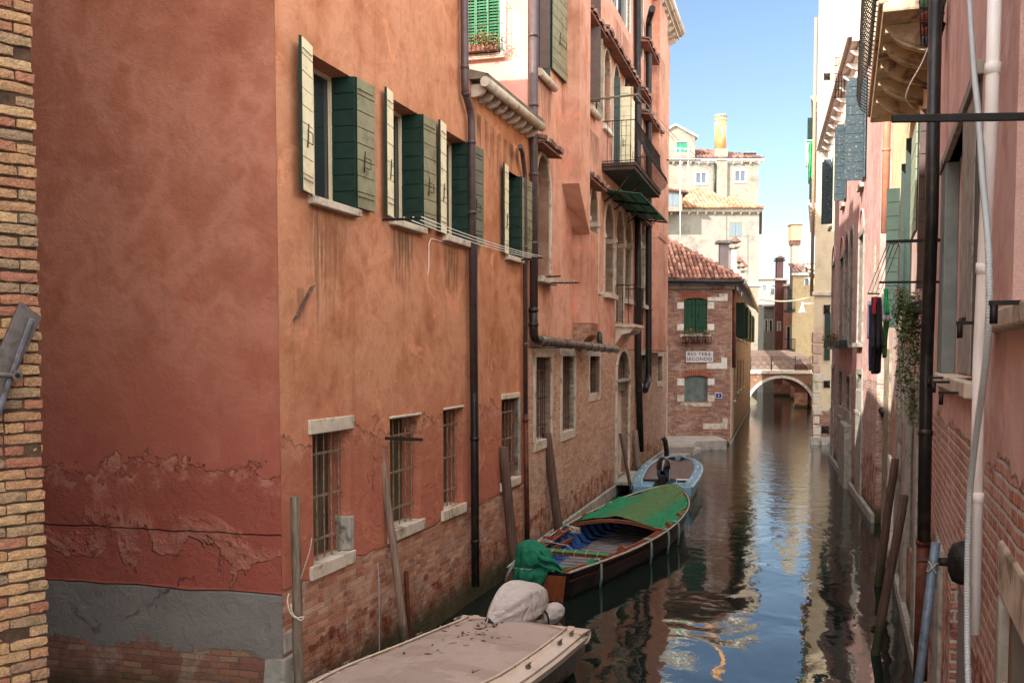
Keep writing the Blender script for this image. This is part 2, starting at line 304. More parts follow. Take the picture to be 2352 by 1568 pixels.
def leaf(W, par, p0, p1, z0, z1, nb, face, back, th=.035, name='shutter', latch=True, arch=0, seed=0):
    """one shutter leaf of horizontal boards between two plan points; face is the -normal side"""
    rnd = random.Random(seed+int(p0[0]*37)); d = Vector((p1[0]-p0[0], p1[1]-p0[1])); L = d.length; mb = MB(); hh = (z1-z0)/nb
    mb.cur = 1; lbox(mb, p0, d, 0, L, 0, th*.55, z0, z1-arch)
    for i in range(nb):
        mb.cur = 0; e = rnd.uniform(0, .004); w0 = 0; w1 = L
        if arch and i == nb-1: w0, w1 = L*.15, L*.85
        lbox(mb, p0, d, w0+.004, w1-.004, -th*.45-e, -.0005, z0+i*hh+.006, z0+(i+1)*hh-.006)
    mb.cur = 1; lbox(mb, p0, d, 0, .018, -th*.45, 0, z0, z1-arch)
    o = mb.build(name, [face, back], par, W.M)
    if latch:
        lb = MB(); zc = z0+(z1-z0)*.36; dd = d.normalized(); nn = Vector((-dd.y, dd.x)); 
        def q(a, b, zz): return Vector((p0[0]+dd.x*a+nn.x*b, p0[1]+dd.y*a+nn.y*b, zz))
        lb.tube([q(L*.3, -th, zc-.12), q(L*.3, -th-.015, zc+.14)], .008, 5); lb.tube([q(L*.3, -th, zc+.07), q(L*.55, -th-.03, zc+.05), q(L*.55, -th-.03, zc-.07), q(L*.3, -th, zc-.06)], .006, 5)
        lb.build('latch', M_iron, o, W.M)
        for zh in (z0+hh*.7, z1-hh*.7): hb = MB(); hb.tube([q(.0, -th*.8, zh), q(L*.85, -th*.8, zh)], .005, 4); hb.build('hinge', M_iron, o, W.M)
    return o
def bars(mb, s0, s1, z0, z1, y, n, nh, r=.009, bow=0.):
    for i in range(n):
        s = s0+(s1-s0)*(i+.5)/n; rr = r*random.uniform(.85, 1.2)
        mb.tube([(s+random.uniform(-.008, .008), y, z0), (s+random.uniform(-.012, .012), y-bow, (z0+z1)/2), (s, y, z1)], rr, 5, False)
    for j in range(nh):
        z = z0+(z1-z0)*(j+.5)/nh if nh > 1 else (z0+z1)/2
        mb.box(s0-.01, s1+.01, y-.006, y+.012, z-.014, z+.014)
def window(W, root, r, holes, depth=.22, arch=None, pane=None, frame=None, grid=(2, 2), stone=None, sw=.1, proud=.02, sill=None, sillp=.08, lintel=None, bar=None, barmat=None, label=None, name='window', lw=0, stone_sides=True):
    """hole + pane + optional stone surround / sill / lintel / iron bars / timber frame. arch = springing height"""
    s0, s1, z0, z1 = r; holes.append((s0, s1, z0, z1, depth, arch)); mb = MB()
    P = [(s0, z0), (s1, z0)]+([(a, b) for a, b in arc(s0, s1, arch, z1)][::-1] if arch is not None else [(s1, z1), (s0, z1)])
    mb.face([(a, depth, b) for a, b in P]); o = mb.build(name, pane or glass(), root, W.M)
    if label: o['label'] = label
    if frame:
        f = MB(); t = .045; y0 = depth-.05; y1 = depth-.005; zt = arch if arch is not None else z1
        f.box(s0, s0+t, y0, y1, z0, zt); f.box(s1-t, s1, y0, y1, z0, zt); f.box(s0+t, s1-t, y0, y1, z0, z0+t); f.box(s0+t, s1-t, y0, y1, zt-t, zt)
        for i in range(1, grid[0]): c = s0+(s1-s0)*i/grid[0]; f.box(c-t*.6, c+t*.6, y0+.002, y1-.002, z0+t, zt-t)
        for i in range(1, grid[1]): c = z0+(zt-z0)*i/grid[1]; f.box(s0+t, s1-t, y0+.008, y1-.008, c-t*.25, c+t*.25)
        f.build('frame', frame, o, W.M, bevel=.004)
    if stone:
        f = MB(); lo = z0
        if arch is None:
            if stone_sides: f.box(s0-sw, s0, -proud, depth*.8, lo, z1); f.box(s1, s1+sw, -proud, depth*.8, lo, z1)
            f.box(s0-sw*1.05, s1+sw*1.05, -proud-.004, depth*.75, z1, z1+sw*1.1)
        else:
            f.box(s0-sw, s0, -proud, depth*.8, lo, arch); f.box(s1, s1+sw, -proud, depth*.8, lo, arch)
            A = arc(s0, s1, arch, z1, 12); B = arc(s0-sw, s1+sw, arch, z1+sw, 12)
            for i in range(12):
                a, b, c, d = A[i], A[i+1], B[i+1], B[i]
                f.prism([(a[0], -proud, a[1]), (b[0], -proud, b[1]), (c[0], -proud, c[1]), (d[0], -proud, d[1])], (0, proud+depth*.7, 0))
        f.build('stone_frame', stone, o, W.M, bevel=.006)
    if lintel:
        f = MB().box(s0-lw, s1+lw, -.03, depth*.6, z1, z1+lintel); f.build('lintel', M_stone, o, W.M, bevel=.012, jitter=.012)
    if sill:
        f = MB().box(s0-.1, s1+.1, -sillp, depth*.9, z0-sill, z0+.001); f.build('sill', stone or M_stone, o, W.M, bevel=.012, jitter=.008)
    if bar:
        f = MB(); bars(f, s0, s1, z0, z1 if arch is None else (arch+z1)/2+.1, depth*.35, bar[0], bar[1], bar[2] if len(bar) > 2 else .009); f.build('bars', barmat or M_rust, o, W.M)
    return o
def pipe(root, pts, r, mat, name='downpipe', rings=(), n=12, parent_rings=True):
    mb = MB(); P = [Vector(p) for p in pts]
    Q = [P[0]]
    for i in range(1, len(P)-1):        # rounded elbows
        a, b, c = P[i-1], P[i], P[i+1]; k = min(r*2.2, (b-a).length*.45, (c-b).length*.45); p, q = b+(a-b).normalized()*k, b+(c-b).normalized()*k
        Q += [p.lerp(b, t).lerp(b.lerp(q, t), t) for t in (0, .25, .5, .75, 1)]
    Q.append(P[-1]); mb.tube(Q, r, n)
    for t in rings:
        i, f = t; a, b = P[i], P[i+1]; c = a.lerp(b, f); d = (b-a).normalized(); mb.tube([c-d*.03, c-d*.028, c+d*.028, c+d*.03], [r*1.02, r*1.16, r*1.16, r*1.02], n, False)
    return mb.build(name, mat, root)
def tiles(mb, o, e, up, cols, rows, pitch=.2, length=.34, keep=None):
    """half-round clay tiles: o eave corner, e unit eave direction, up unit vector up the slope"""
    o = Vector(o); e = Vector(e).normalized(); up = Vector(up).normalized(); nrm = e.cross(up).normalized()
    if nrm.z < 0: nrm = -nrm
    rnd = random.Random(3)
    for c in range(cols):
        for r in range(rows):
            if keep and not keep(c, r): continue
            base = o+e*((c+.5)*pitch+rnd.uniform(-.012, .012))+up*(r*length*.86+rnd.uniform(-.03, .03)); lift = .02+rnd.uniform(0, .012); ra, rb = pitch*.36, pitch*.46
            rows_ = []; sk = rnd.uniform(-.012, .012)
            for t, rr, l in ((0, rb, lift+.012), (1, ra, lift)):
                ctr = base+up*(t*length)+e*sk*t
                rows_.append([ctr+e*math.cos(math.pi*k/6)*rr+nrm*(math.sin(math.pi*k/6)*rr*.95+l) for k in range(7)])
            mb.grid(rows_, True); q = rows_[0]; mb.face([q[i] for i in range(7)])
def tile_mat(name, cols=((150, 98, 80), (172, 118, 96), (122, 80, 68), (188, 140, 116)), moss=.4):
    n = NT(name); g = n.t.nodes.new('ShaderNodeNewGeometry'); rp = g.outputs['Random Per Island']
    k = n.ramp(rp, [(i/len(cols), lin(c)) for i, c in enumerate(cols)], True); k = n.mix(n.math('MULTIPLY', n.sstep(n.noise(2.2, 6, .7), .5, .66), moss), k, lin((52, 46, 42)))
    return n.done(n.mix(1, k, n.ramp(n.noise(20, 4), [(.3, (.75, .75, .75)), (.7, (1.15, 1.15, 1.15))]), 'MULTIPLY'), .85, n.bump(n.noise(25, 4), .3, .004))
def cornice(W, root, s0, s1, z, mat, proj=.35, h=.22, br=0, bracket=None, name='cornice'):
    mb = MB(); mb.box(s0, s1, -proj, .0, z-h*.4, z); mb.box(s0+.01, s1-.01, -proj*.75, .0, z-h*.75, z-h*.4); mb.box(s0+.02, s1-.02, -proj*.35, 0, z-h, z-h*.75)
    c = mb.build(name, mat, root, W.M, bevel=.012)
    if br:
        for i in range(br):
            s = s0+(s1-s0)*(i+.5)/br; b = MB(); p = []
            w_ = .07; P = [(0, z-h), (-proj*.72, z-h), (-proj*.72, z-h-.05), (-proj*.5, z-h-.14), (-proj*.2, z-h-.2), (0, z-h-.24)]
            b.prism([(s-w_, y, zz) for y, zz in P], (2*w_, 0, 0)); b.build('corbel', bracket or mat, c, W.M, bevel=.008)
    return c
# shared materials
M_stone = simple('istrian_stone', (190, 176, 158), .12, .8, 5, .5, 0, (120, 108, 92))
M_stoneg = simple('grey_stone', (150, 144, 134), .2, .85, 6, .7, 0, (92, 88, 80))
M_stonew = simple('white_stone', (214, 206, 194), .08, .75, 5, .4, 0, (160, 148, 130))
M_mott = simple('mottled_render', (138, 126, 108), .45, .9, 4, .9, 0, (62, 54, 44), .2, .01)
M_iron = simple('black_iron', (30, 28, 27), .3, .55, 12, .3, .3, (60, 44, 36))
M_rust = simple('rusty_iron', (78, 56, 46), .35, .75, 16, .6, .2, (120, 92, 74))
M_barlight = simple('weathered_bars', (132, 110, 92), .35, .8, 16, .6, .1, (88, 60, 44))
M_green = simple('dark_green_paint', (22, 46, 36), .2, .42, 9, .25, 0, (16, 30, 26), .35)
M_cream = simple('cream_board_paint', (226, 214, 178), .06, .6, 5, .35, 0, (196, 182, 150))
M_olive = simple('sage_board_paint', (128, 124, 98), .14, .6, 5, .35, 0, (98, 98, 78))
M_sage = simple('grey_green_board', (92, 100, 84), .15, .55, 6, .35, 0, (70, 78, 66))
M_cfr = simple('cream_frame', (206, 190, 160), .06, .55, 6, .15)
M_white = simple('white_paint', (232, 228, 218), .05, .5, 6, .15)
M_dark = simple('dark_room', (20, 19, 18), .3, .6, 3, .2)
M_brownpipe = simple('brown_pipe_paint', (82, 68, 68), .12, .42, 7, .15, .2, (66, 54, 54))
M_darkpipe = simple('dark_pipe_paint', (40, 38, 38), .2, .4, 7, .2, .3, (66, 56, 46))
M_copperpipe = simple('copper_pipe', (58, 62, 56), .3, .5, 6, .3, .5, (42, 86, 72))
M_rustpipe = simple('rust_pipe', (92, 50, 36), .35, .7, 9, .5, .2, (46, 40, 36))
M_terr = simple('terracotta_slab', (128, 84, 70), .25, .85, 7, .7, 0, (76, 62, 54))
def pile_mat(name, col, sc=(16, 16, .8)):   # timber that carries a green-black growth up to the tide line
    n = NT(name); c = lin(col); f = n.noise(2.2, 6, .6, n.scale(*sc)); k = n.mix(n.sstep(f, .3, .7), tuple(v*.6 for v in c), tuple(v*1.35 for v in c))
    z = n.math('ADD', n.xyz()[2], n.math('MULTIPLY', n.math('SUBTRACT', n.noise(5, 5, .65), .5), .5)); k = n.mix(n.math('MULTIPLY', n.sstep(z, .25, .6, 1, 0), .92), k, n.mix(n.noise(20, 3), lin((20, 24, 14)), lin((58, 66, 36))))
    return n.done(k, .82, n.bump(n.math('ADD', f, n.math('MULTIPLY', n.noise(30, 4, .6, n.scale(1, 1, .12)), .8)), .9, .008), 0, .25)
M_pile = pile_mat('mooring_post_wood', (84, 64, 55)); M_pile2 = pile_mat('grey_post_wood', (122, 106, 92), (18, 18, .9))
M_rope = simple('pale_rope', (176, 164, 146), .2, .9, 60, .6)
M_tile = tile_mat('clay_roof_tiles')
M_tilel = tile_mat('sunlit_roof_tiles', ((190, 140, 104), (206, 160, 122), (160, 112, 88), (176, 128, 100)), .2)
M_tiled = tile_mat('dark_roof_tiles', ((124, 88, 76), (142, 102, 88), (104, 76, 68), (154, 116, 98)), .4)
# ================================================================ LEFT BANK
# ---- water
def water():
    n = NT('canal_water'); o = n.obj
    wv = n.noise(.75, 2, .5, n.scale(1, .75, 1), .6); w2 = n.noise(2.6, 3, .55, n.scale(1, .8, 1), .5); w3 = n.noise(6, 3, .6)
    y = n.xyz()[1]; far = n.sstep(y, 14, 60, 1., .55); fin = n.sstep(y, 15, 40, .07, 1.)
    h = n.math('ADD', n.math('MULTIPLY', wv, .55), n.math('ADD', n.math('MULTIPLY', n.math('MULTIPLY', w2, .3), n.math('ADD', fin, .1)), n.math('MULTIPLY', n.math('MULTIPLY', w3, .2), fin)))
    nm = n.bump(n.math('MULTIPLY', h, far), .5, .1)
    n.b.inputs['IOR'].default_value = 1.38
    m = n.done(lin((17, 27, 23)), .015, nm, 0, .62)
    mb = MB(); mb.quad((-60, -30, 0), (90, -30, 0), (90, 400, 0), (-60, 400, 0)); return tag(mb.build('water', m), kind='structure')
water()
# ---- near brick building at the left edge of the view
pal_y = [(192, 154, 112), (182, 142, 104), (172, 120, 92), (166, 140, 108), (196, 164, 122), (164, 110, 86), (152, 132, 106), (186, 146, 108)]
M_nb = wall_mat('near_brick_wall', [(170, 120, 80)]*2, 99, .1, None, pal_y, (96, 78, 62), damp=.3, wear=.012, mort=.016)
BL = thing('brick_building', (-3.6, 6.4, 0), 'old yellow and red brick house corner in the near left foreground', 'building')
WL0 = Wall((-3.2-.68*5, 6.9-.73*5), (.68, .73)); e0 = WL0.s(93, 815)
M_bone = None
def near_bricks():
    n = NT('old_hand_made_brick'); g = n.t.nodes.new('ShaderNodeNewGeometry'); rp = g.outputs['Random Per Island']
    x, y, z = n.xyz(); k = n.ramp(rp, [(i/8, lin(c)) for i, c in enumerate(pal_y)], True)
    red = n.sstep(n.math('ADD', z, n.math('MULTIPLY', n.noise(1.2, 3), 1.2)), 1.4, 3.2, .85, .1); k = n.mix(red, k, lin((158, 84, 58)))
    k = n.mix(n.math('MULTIPLY', n.sstep(n.noise(7, 6, .7), .5, .66), .45), k, lin((112, 98, 76)))
    k = n.mix(1, k, n.ramp(n.noise(60, 5, .7), [(.28, (.5, .46, .42)), (.7, (1.15, 1.12, 1.1))]), 'MULTIPLY')
    m = n.done(k, .9, n.bump(n.math('ADD', n.noise(28, 6, .75), n.noise(90, 3)), 1., .014))
    rnd = random.Random(5); mb = MB(); h = .078; z = -.3; r = 0
    while z < 9.2:
        s = e0-(.0 if r % 2 else .012); first = .13 if r % 2 else .25
        while s > e0-1.3:
            L = first if first else rnd.choice((.25, .25, .13)); first = 0
            a = s-L+.009; b = s-rnd.uniform(0, .006); y0 = -.02-rnd.uniform(-.008, .012); zz = z+rnd.uniform(-.004, .004); hh = h-.010-rnd.uniform(0, .006)
            if rnd.random() < .04: y0 += .03
            rows = []
            for t in range(6):          # worn brick: rounded profile, irregular along its length
                u = a+(b-a)*t/5; en = .006 if t in (0, 5) else 0
                j = [rnd.uniform(-.004, .004) for _ in range(8)]
                rows.append([(u, .05, zz+en), (u, y0+.008, zz+en+j[0]), (u+j[1], y0+en+j[2], zz+.005+j[0]), (u+j[3], y0+en+j[4]-.003, zz+hh/2), (u+j[5], y0+en+j[6], zz+hh-.005+j[7]), (u, y0+.012, zz+hh-en+j[7]), (u, .05, zz+hh-en)])
            mb.grid(rows, False); mb.face(rows[0][::-1]); mb.face(rows[-1]); s -= L
        z += h; r += 1
    return mb.build('facing_brick', m, BL, WL0.M)
M_mortar = simple('crumbly_mortar', (78, 60, 48), .35, .95, 9, .9, 0, (48, 38, 32), .1, .01)
wall_part(WL0, BL, M_mortar, -4, e0-.012, -1, 14.5, D=13); fb = near_bricks(); fb['kind'] = 'stuff'
# steel plate with channel and bolt
def anchor():
    t = thing('wall_anchor', tuple(WL0.w(e0-.35, -.1, 3.3)), 'weathered grey steel tie plate with square bar and bolt on the near brick corner', 'wall anchor')
    m = simple('weathered_steel', (96, 88, 84), .2, .55, 14, .5, .4, (72, 60, 54)); m2 = simple('blue_grey_steel', (104, 102, 108), .2, .5, 12, .4, .4, (80, 66, 56))
    def P(px, py, off): s_, z_ = WL0.hit(px, py, off); return Vector((s_, -off, z_))
    a = MB(); c = [P(48, 692, .14), P(97, 728, .14), P(-6, 950, .14), P(-62, 950, .14)]; a.prism(c, (0, .035, 0)); a.build('plate', m, t, WL0.M, bevel=.004)
    b = MB(); q = [P(67, 730, .17), P(80, 734, .17), P(-2, 968, .17), P(-22, 968, .17)]; b.prism(q, (0, .03, 0)); q2 = [P(68, 730, .2), P(77, 733, .2), P(-6, 968, .2), P(-17, 968, .2)]; b.prism(q2, (0, .03, 0)); b.build('square_bar', m2, t, WL0.M, bevel=.004)
    d = MB(); ct = P(34, 862, .2); hexa = [ct+Vector((math.cos(k*math.pi/3)*.036, 0, math.sin(k*math.pi/3)*.036)) for k in range(6)]; d.prism(hexa, (0, -.045, 0)); d.tube([ct+Vector((-.12, -.02, .01)), ct+Vector((0, -.02, 0))], .02, 8)
    nut = d.build('nut', m, t, WL0.M, bevel=.003); e = MB(); e.tube([ct+Vector((0, -.03, 0)), ct+Vector((0, -.052, 0))], .016, 10); e.build('bolt', M_iron, nut, WL0.M)
anchor()
RH = thing('unseen_house', (-9, -5, 0), 'plain ochre unseen house behind the viewpoint, sized to shade the near walls', 'house')
wall_part(Wall((-4.2, 2.6), (-.1, -1)), RH, simple('ochre_plaster', (190, 140, 96), .1, .9, 2, .2), 0, 7, -1, 16, D=-9)  # out of view; length and height set to keep sun off the near walls
# ---- orange house (B1)
W1 = lineW(.31, -5.91, 10.9); h1 = []
B1 = thing('orange_house', (-2.53, 10.9, 0), 'tall orange plastered house with dark green shutters on a worn brick base', 'house')
sA = W1.s(1078); sB = W1.s(1214)
def sill_streaks(W, L): return [(W.s(x, y), W.z(x, y), hw, ln, a*.8, (74, 62, 44)) for x, y, hw, ln, a in L]
STR = sill_streaks(W1, [(755, 478, .62, 1.7, .55), (733, 475, .16, 2.2, .5), (925, 528, .42, 1.15, .95), (1037, 562, .36, 1.1, .95), (1172, 598, .3, .5, .5), (690, 660, .1, .9, .5)])
DR = [(W1.s(x, y), W1.z(x, y), .13, 1.1, .7, (62, 52, 42)) for x, y in ((1100, 262), (1116, 275), (1130, 290), (1145, 305), (1160, 320), (1175, 330), (1188, 340))]
M_or = wall_mat('orange_render', [(156, 96, 68), (178, 119, 86), (192, 136, 104), (166, 104, 75)], 1.62, .16, .85, mortar=(188, 172, 152), streaks=STR+DR[::1], wash=(206, 140, 104), lip=3.2,
                rampz=(1.9, 4.3, (172, 98, 76), (192, 122, 98)), streaky=.35, plb=1.0, patch=.27)
wins = [  # upper windows: left leaf px, opening, folded leaf, flat leaf, y at opening left top, y sill left
    ((674, 714), (716, 806), (812, 851), 124, 452, 8), ((876, 897), (899, 961), (966, 991), 226, 516, 7), ((999, 1018), (1020, 1071), (1076, 1100), 297, 541, 7), ((1147, 1161), (1163, 1190), (1193, 1212), 390, 585, 7)]
for i, (L, O, Rr, yt, yb, nb) in enumerate(wins):
    r = W1.rect(O[0], O[1], yt, yb); 
    if i: r = (r[0], r[1], 6.05, r[3])
    w_ = window(W1, B1, r, h1, .3, frame=M_cfr, sill=.09, sillp=.1, grid=(2, 1), label=None)
    zt = r[3]-.0; zb = r[2]+.02; j = .09+.02*i
    sl0 = W1.s(L[0]); sl1 = W1.s(L[1]); leaf(W1, w_, (sl0, -.13 if i == 0 else -.09), (sl1-.005, -.05), zb-.02, zt+.05, nb+(i == 0), M_cream, M_green, seed=i)
    sr0 = W1.s(Rr[0]); sr1 = W1.s(Rr[1]); leaf(W1, w_, (r[1]-.012, .27), (r[1]+.0, -.055), zb, zt, 8, M_green, M_green, .03, latch=False)
    for k in (0,): leaf(W1, w_, (r[1]+.03, -.055), (sr1, -.075), zb, zt, 8, M_olive if i != 2 else M_sage, M_green, seed=9+i)
# lower barred windows
M_reveal = M_or
for (O, yt, yb, lint) in (((719, 803), 997, 1300, (.17, .1)), ((896, 966), 962, 1220, (.035, .01)), ((1018, 1063), 941, 1172, (.035, .01)), ((1152, 1190), 918, 1108, (.1, .03))):
    r = W1.rect(O[0], O[1], yt, yb); lt = lint[0]
    w_ = window(W1, B1, r, h1, .3, pane=wood('old_boards_behind_bars', (92, 82, 64), .4, (9, 9, .5), .9, (46, 38, 30)), bar=(5, 3, .011), barmat=M_barlight, lintel=lt, lw=lint[1], sill=.16, sillp=.04)
    if O[0] == 1152:
        f = MB(); f.box(r[1], r[1]+.13, -.02, .2, r[2], r[3]); f.build('stone_jamb', M_stoneg, w_, W1.M, bevel=.01)
    if O[0] == 719:
        f = MB(); f.box(r[1]-.02, r[1]+.1, -.015, .2, r[2], r[2]+.45); f.build('stone_jamb', M_stoneg, w_, W1.M, bevel=.02, jitter=.02)
wall_part(W1, B1, M_or, 0, sA, -1, 12.1, h1, 7, sides='noleft')
lowtop = W1.z(1080, 196)
h1b = [h for h in h1 if h[1] > sA]
wall_part(W1, B1, M_or, sA, sB, -1, 8.75, h1b, 7)
# red side face towards the camera; alley shade also put into its redder paint
dirR = Vector((.967, -.256)).normalized(); c1 = W1.w(0, 0, 0)
WR = Wall((c1.x-dirR.x*6.5, c1.y-dirR.y*6.5), dirR)
M_red = wall_mat('brick_red_render', [(158, 94, 72), (168, 104, 80), (178, 116, 94), (162, 98, 75), (172, 108, 86)], (.93), .5, None, [(150, 96, 80), (164, 110, 88), (136, 84, 72), (178, 140, 112)], (140, 128, 116), cement=(.9, 1.56, (150, 144, 138)),
                 rampz=(2.2, 5.2, (146, 72, 58), (168, 94, 78)), streaky=.12, pscale=.8, damp=.6, plb=.75, grime=.1, lip=2.9, lip2=2.0)
wall_part(WR, B1, M_red, 0, 6.5-.003, -1, 12.1, (), 6, sides=False)
q = MB(); q.box(-.015, .3, -.015, .42, -.5, .86); q.build('quoin', M_stoneg, B1, W1.M, bevel=.03, jitter=.02); q = MB(); q.box(.002, .24, -.012, .1, .88, 1.14); q.build('quoin', M_stoneg, B1, W1.M, bevel=.03, jitter=.02)
# cornice of the low wing: mossy slabs, round gutter, stone brackets
cz = 8.75; cb = MB(); cb.prism([(sA, -.34, cz-.02), (sA, -.34, cz+.05), (sA, .5, cz+.3), (sA, .5, cz-.02)], (sB-sA-.05, 0, 0)); cor = cb.build('cornice', simple('mossy_slab', (112, 102, 86), .35, .9, 5, .8, 0, (64, 60, 48)), B1, W1.M)
cb = MB(); cb.tube([(sA-.05, -.3, cz-.09), (sB-.1, -.3, cz-.09)], .085, 10); cb.build('gutter', M_stone, cor, W1.M)
for i in range(9):
    s_ = sA+.15+i*(sB-sA-.35)/8; b = MB(); P = [(0, cz-.1), (-.27, cz-.1), (-.3, cz-.16), (-.27, cz-.23), (-.18, cz-.29), (-.08, cz-.31), (0, cz-.31)]
    b.prism([(s_-.05, y*.85, z_+.02) for y, z_ in P], (.1, 0, 0)); b.build('corbel', M_stone, cor, W1.M, bevel=.012)
# downpipes P1, P2
o_ = .11
def wp(W, px, py, off): s_, z_ = W.hit(px, py, off); return tuple(W.w(s_, -off, z_))
pipe(B1, [wp(W1, 1066, -60, o_), wp(W1, 1068, 208, o_), wp(W1, 1083, 262, o_), wp(W1, 1088, 900, o_)], .062, M_brownpipe, rings=((0, .8), (1, .1), (2, .1), (2, .35)))
pipe(B1, [wp(W1, 1087, 540, o_), wp(W1, 1090, 1000, o_), wp(W1, 1092, 1345, o_)], .068, M_darkpipe, rings=((1, .02), (1, .7)))
pipe(B1, [wp(W1, 1194, 336, .22), wp(W1, 1200, 350, .12), wp(W1, 1206, 400, .08), wp(W1, 1207, 955, .08)], .045, M_brownpipe, rings=((2, .3), (2, .7)))
pipe(B1, [wp(W1, 1207, 950, .08), wp(W1, 1211, 1238, .08)], .05, M_rustpipe, rings=((0, .05),))
# wire hanging under third sill
mb = MB(); mb.tube([wp(W1, 1040, 562, .02), wp(W1, 990, 548, .02), wp(W1, 985, 560, .02), wp(W1, 985, 615, .02), wp(W1, 982, 634, .04)], .006, 5); mb.build('cable', M_white, B1)
mb = MB(); mb.obox(wp(W1, 886, 1010, .14), Vector(wp(W1, 972, 1013, .06))-Vector(wp(W1, 886, 1010, .14)), W1.n*.012, (0, 0, .045)); mb.build('iron_strap', M_iron, B1)
# slit in the wall (old flue hole) with iron flap
mb = MB(); mb.obox(wp(W1, 676, 735, .03), Vector(wp(W1, 716, 658, .03))-Vector(wp(W1, 676, 735, .03)), W1.n*.02, (.03, .05, .02)); mb.build('iron_flap', M_rust, B1)
# ---- clothes rack under the orange house windows
def clothesrack():
    a0 = Vector(wp(W1, 878, 508, .02)); a1 = W1.w(W1.s(878)+.05, -.62, W1.z(878, 508)+.0)
    a1 = at(968, 505, Y=a0.y-.15)
    t = thing('clothes_line', tuple(a0), 'three thin washing lines on two dark iron arms under the orange house windows', 'washing line')
    mb = MB(); mb.obox(a0, a1-a0, (0, .012, 0), (0, 0, .035)); mb.build('arm', M_iron, t)
    b0 = Vector(wp(W1, 1188, 600, .02)); b1 = at(1246, 594, Y=b0.y-.1)
    mb = MB(); mb.obox(b0, b1-b0, (0, .012, 0), (0, 0, .035)); mb.build('arm', M_iron, t)
    for f in (1., .78, .55):
        p, q_ = a0.lerp(a1, f)+Vector((0, 0, .04)), b0.lerp(b1, f)+Vector((0, 0, .04)); mb = MB(); mb.tube([p.lerp(q_, k/8)-Vector((0, 0, .05*4*(k/8)*(1-k/8))) for k in range(9)], .006, 5); mb.build('line', M_white, t)
clothesrack()
# ================================================================ pink palazzo (B2)
W2 = lineW(.282, -5.38, 20.2); h2 = []
B2 = thing('pink_palazzo', (.3, 20.2, 0), 'tall salmon pink palazzo with arched windows, iron balcony and bare brick ground floor', 'house')
sE = W2.s(1531, 1000)
mk = [(W2.s(x, y), W2.z(x, y), hw, ln, a, (96, 62, 50)) for x, y, hw, ln, a in ((1253, 185, .7, 1.6, .6), (1365, 305, .8, 1.6, .7), (1255, 650, .35, .7, .7), (1430, 70, 1.6, 2.6, .6), (1500, 130, 1, 2, .5), (1405, 330, .5, 1.2, .5))]
M_pk = wall_mat('salmon_render', [(168, 116, 95), (186, 134, 111), (200, 152, 130), (176, 124, 101)], 4.36, .02, .9, [(190, 138, 114), (206, 156, 128), (174, 116, 96), (216, 178, 150), (184, 140, 124), (200, 162, 136)], (196, 178, 156), streaks=mk, streaky=.75, wash=(206, 134, 108), damp=.45, plb=.5, bh=.07)
zS = lambda px, py: W2.z(px, py)
# ground floor
gr = [(1229, 1264, 820, 1015, (7, 3)), (1290, 1318, 818, 994, (7, 3)), (1353, 1376, 818, 905, (4, 3)), (1470, 1483, 815, 884, (3, 3)), (1509, 1521, 818, 877, None)]
for xl, xr, yt, yb, br_ in gr:
    window(W2, B2, W2.rect(xl, xr, yt, yb), h2, .3, pane=M_dark if br_ else None, stone=M_stone, sw=.16, proud=.03, bar=br_, sill=.2, sillp=.03)
# bricked niche and water door
def door():
    r = W2.rect(1415, 1443, 810, 1098); r = (r[0], r[1], .42, W2.z(1429, 806)); spr = r[3]-.75
    w_ = window(W2, B2, r, h2, .35, arch=spr, pane=M_dark, stone=M_stone, sw=.15, proud=.05, name='water_door', label='arched water door closed with a flaking white slab')
    mb = MB(); zt = W2.z(1420, 900); mb.box(r[0]+.12, r[1], .22, .3, r[2], zt); mb.build('door_slab', simple('flaking_whitewash', (196, 186, 172), .1, .8, 1.4, .6, 0, (74, 68, 62)), w_, W2.M, bevel=.01)
    mb = MB(); mb.box(r[0], r[1], .1, .34, zt+.0, zt+.3); mb.box(r[0]-.15, r[1]+.15, -.1, .2, zt+.3, zt+.38); mb.build('transom', M_stoneg, w_, W2.M, bevel=.01)
    mb = MB(); bars(mb, r[0], r[1], zt+.4, r[3]-.15, .12, 5, 3); mb.build('bars', M_rust, w_, W2.M)
    mb = MB(); mb.box(r[0]-.35, r[1]+.2, -.75, .1, .3, .42); mb.build('doorstep', M_stoneg, w_, W2.M, bevel=.02)
    mb = MB(); mb.box(r[0]-.35, r[0]-.18, -.02, .1, -.5, .95); mb.build('plinth_stone', M_stoneg, w_, W2.M, bevel=.02)
door()
# first floor arches (grey roughcast deep openings) with stone frames
af = [(1352, 1372, 432, 664), (1388, 1408, 466, 676), (1413, 1431, 480, 742), (1434, 1449, 492, 690), (1470, 1480, 512, 700)]
for k, (xl, xr, yt, yb) in enumerate(af):
    r = W2.rect(xl, xr, yt, yb); zt = W2.z((xl+xr)/2, yt); a_ = (r[1]-r[0])*.5
    r = (r[0], r[1], 5.95 if k != 2 else 5.2, zt); w_ = window(W2, B2, r, h2, .32, arch=zt-a_*1.25, pane=M_mott, stone=M_stone, sw=.11, proud=.035, sill=None if k == 2 else .14, sillp=.16)
    mb = MB(); zc = zt-a_*1.35; mb.box(r[0]-.14, r[0]+.03, -.07, .3, zc-.14, zc); mb.box(r[1]-.03, r[1]+.14, -.07, .3, zc-.14, zc); mb.build('capital', M_stone, w_, W2.M, bevel=.02)
r = W2.rect(1233, 1261, 361, 635); zt = W2.z(1250, 361); window(W2, B2, (r[0]-.15, r[1], r[2], zt), h2, .32, arch=zt-.75, pane=M_mott, stone=M_stone, sw=.12, proud=.04, sill=.12, sillp=.18)
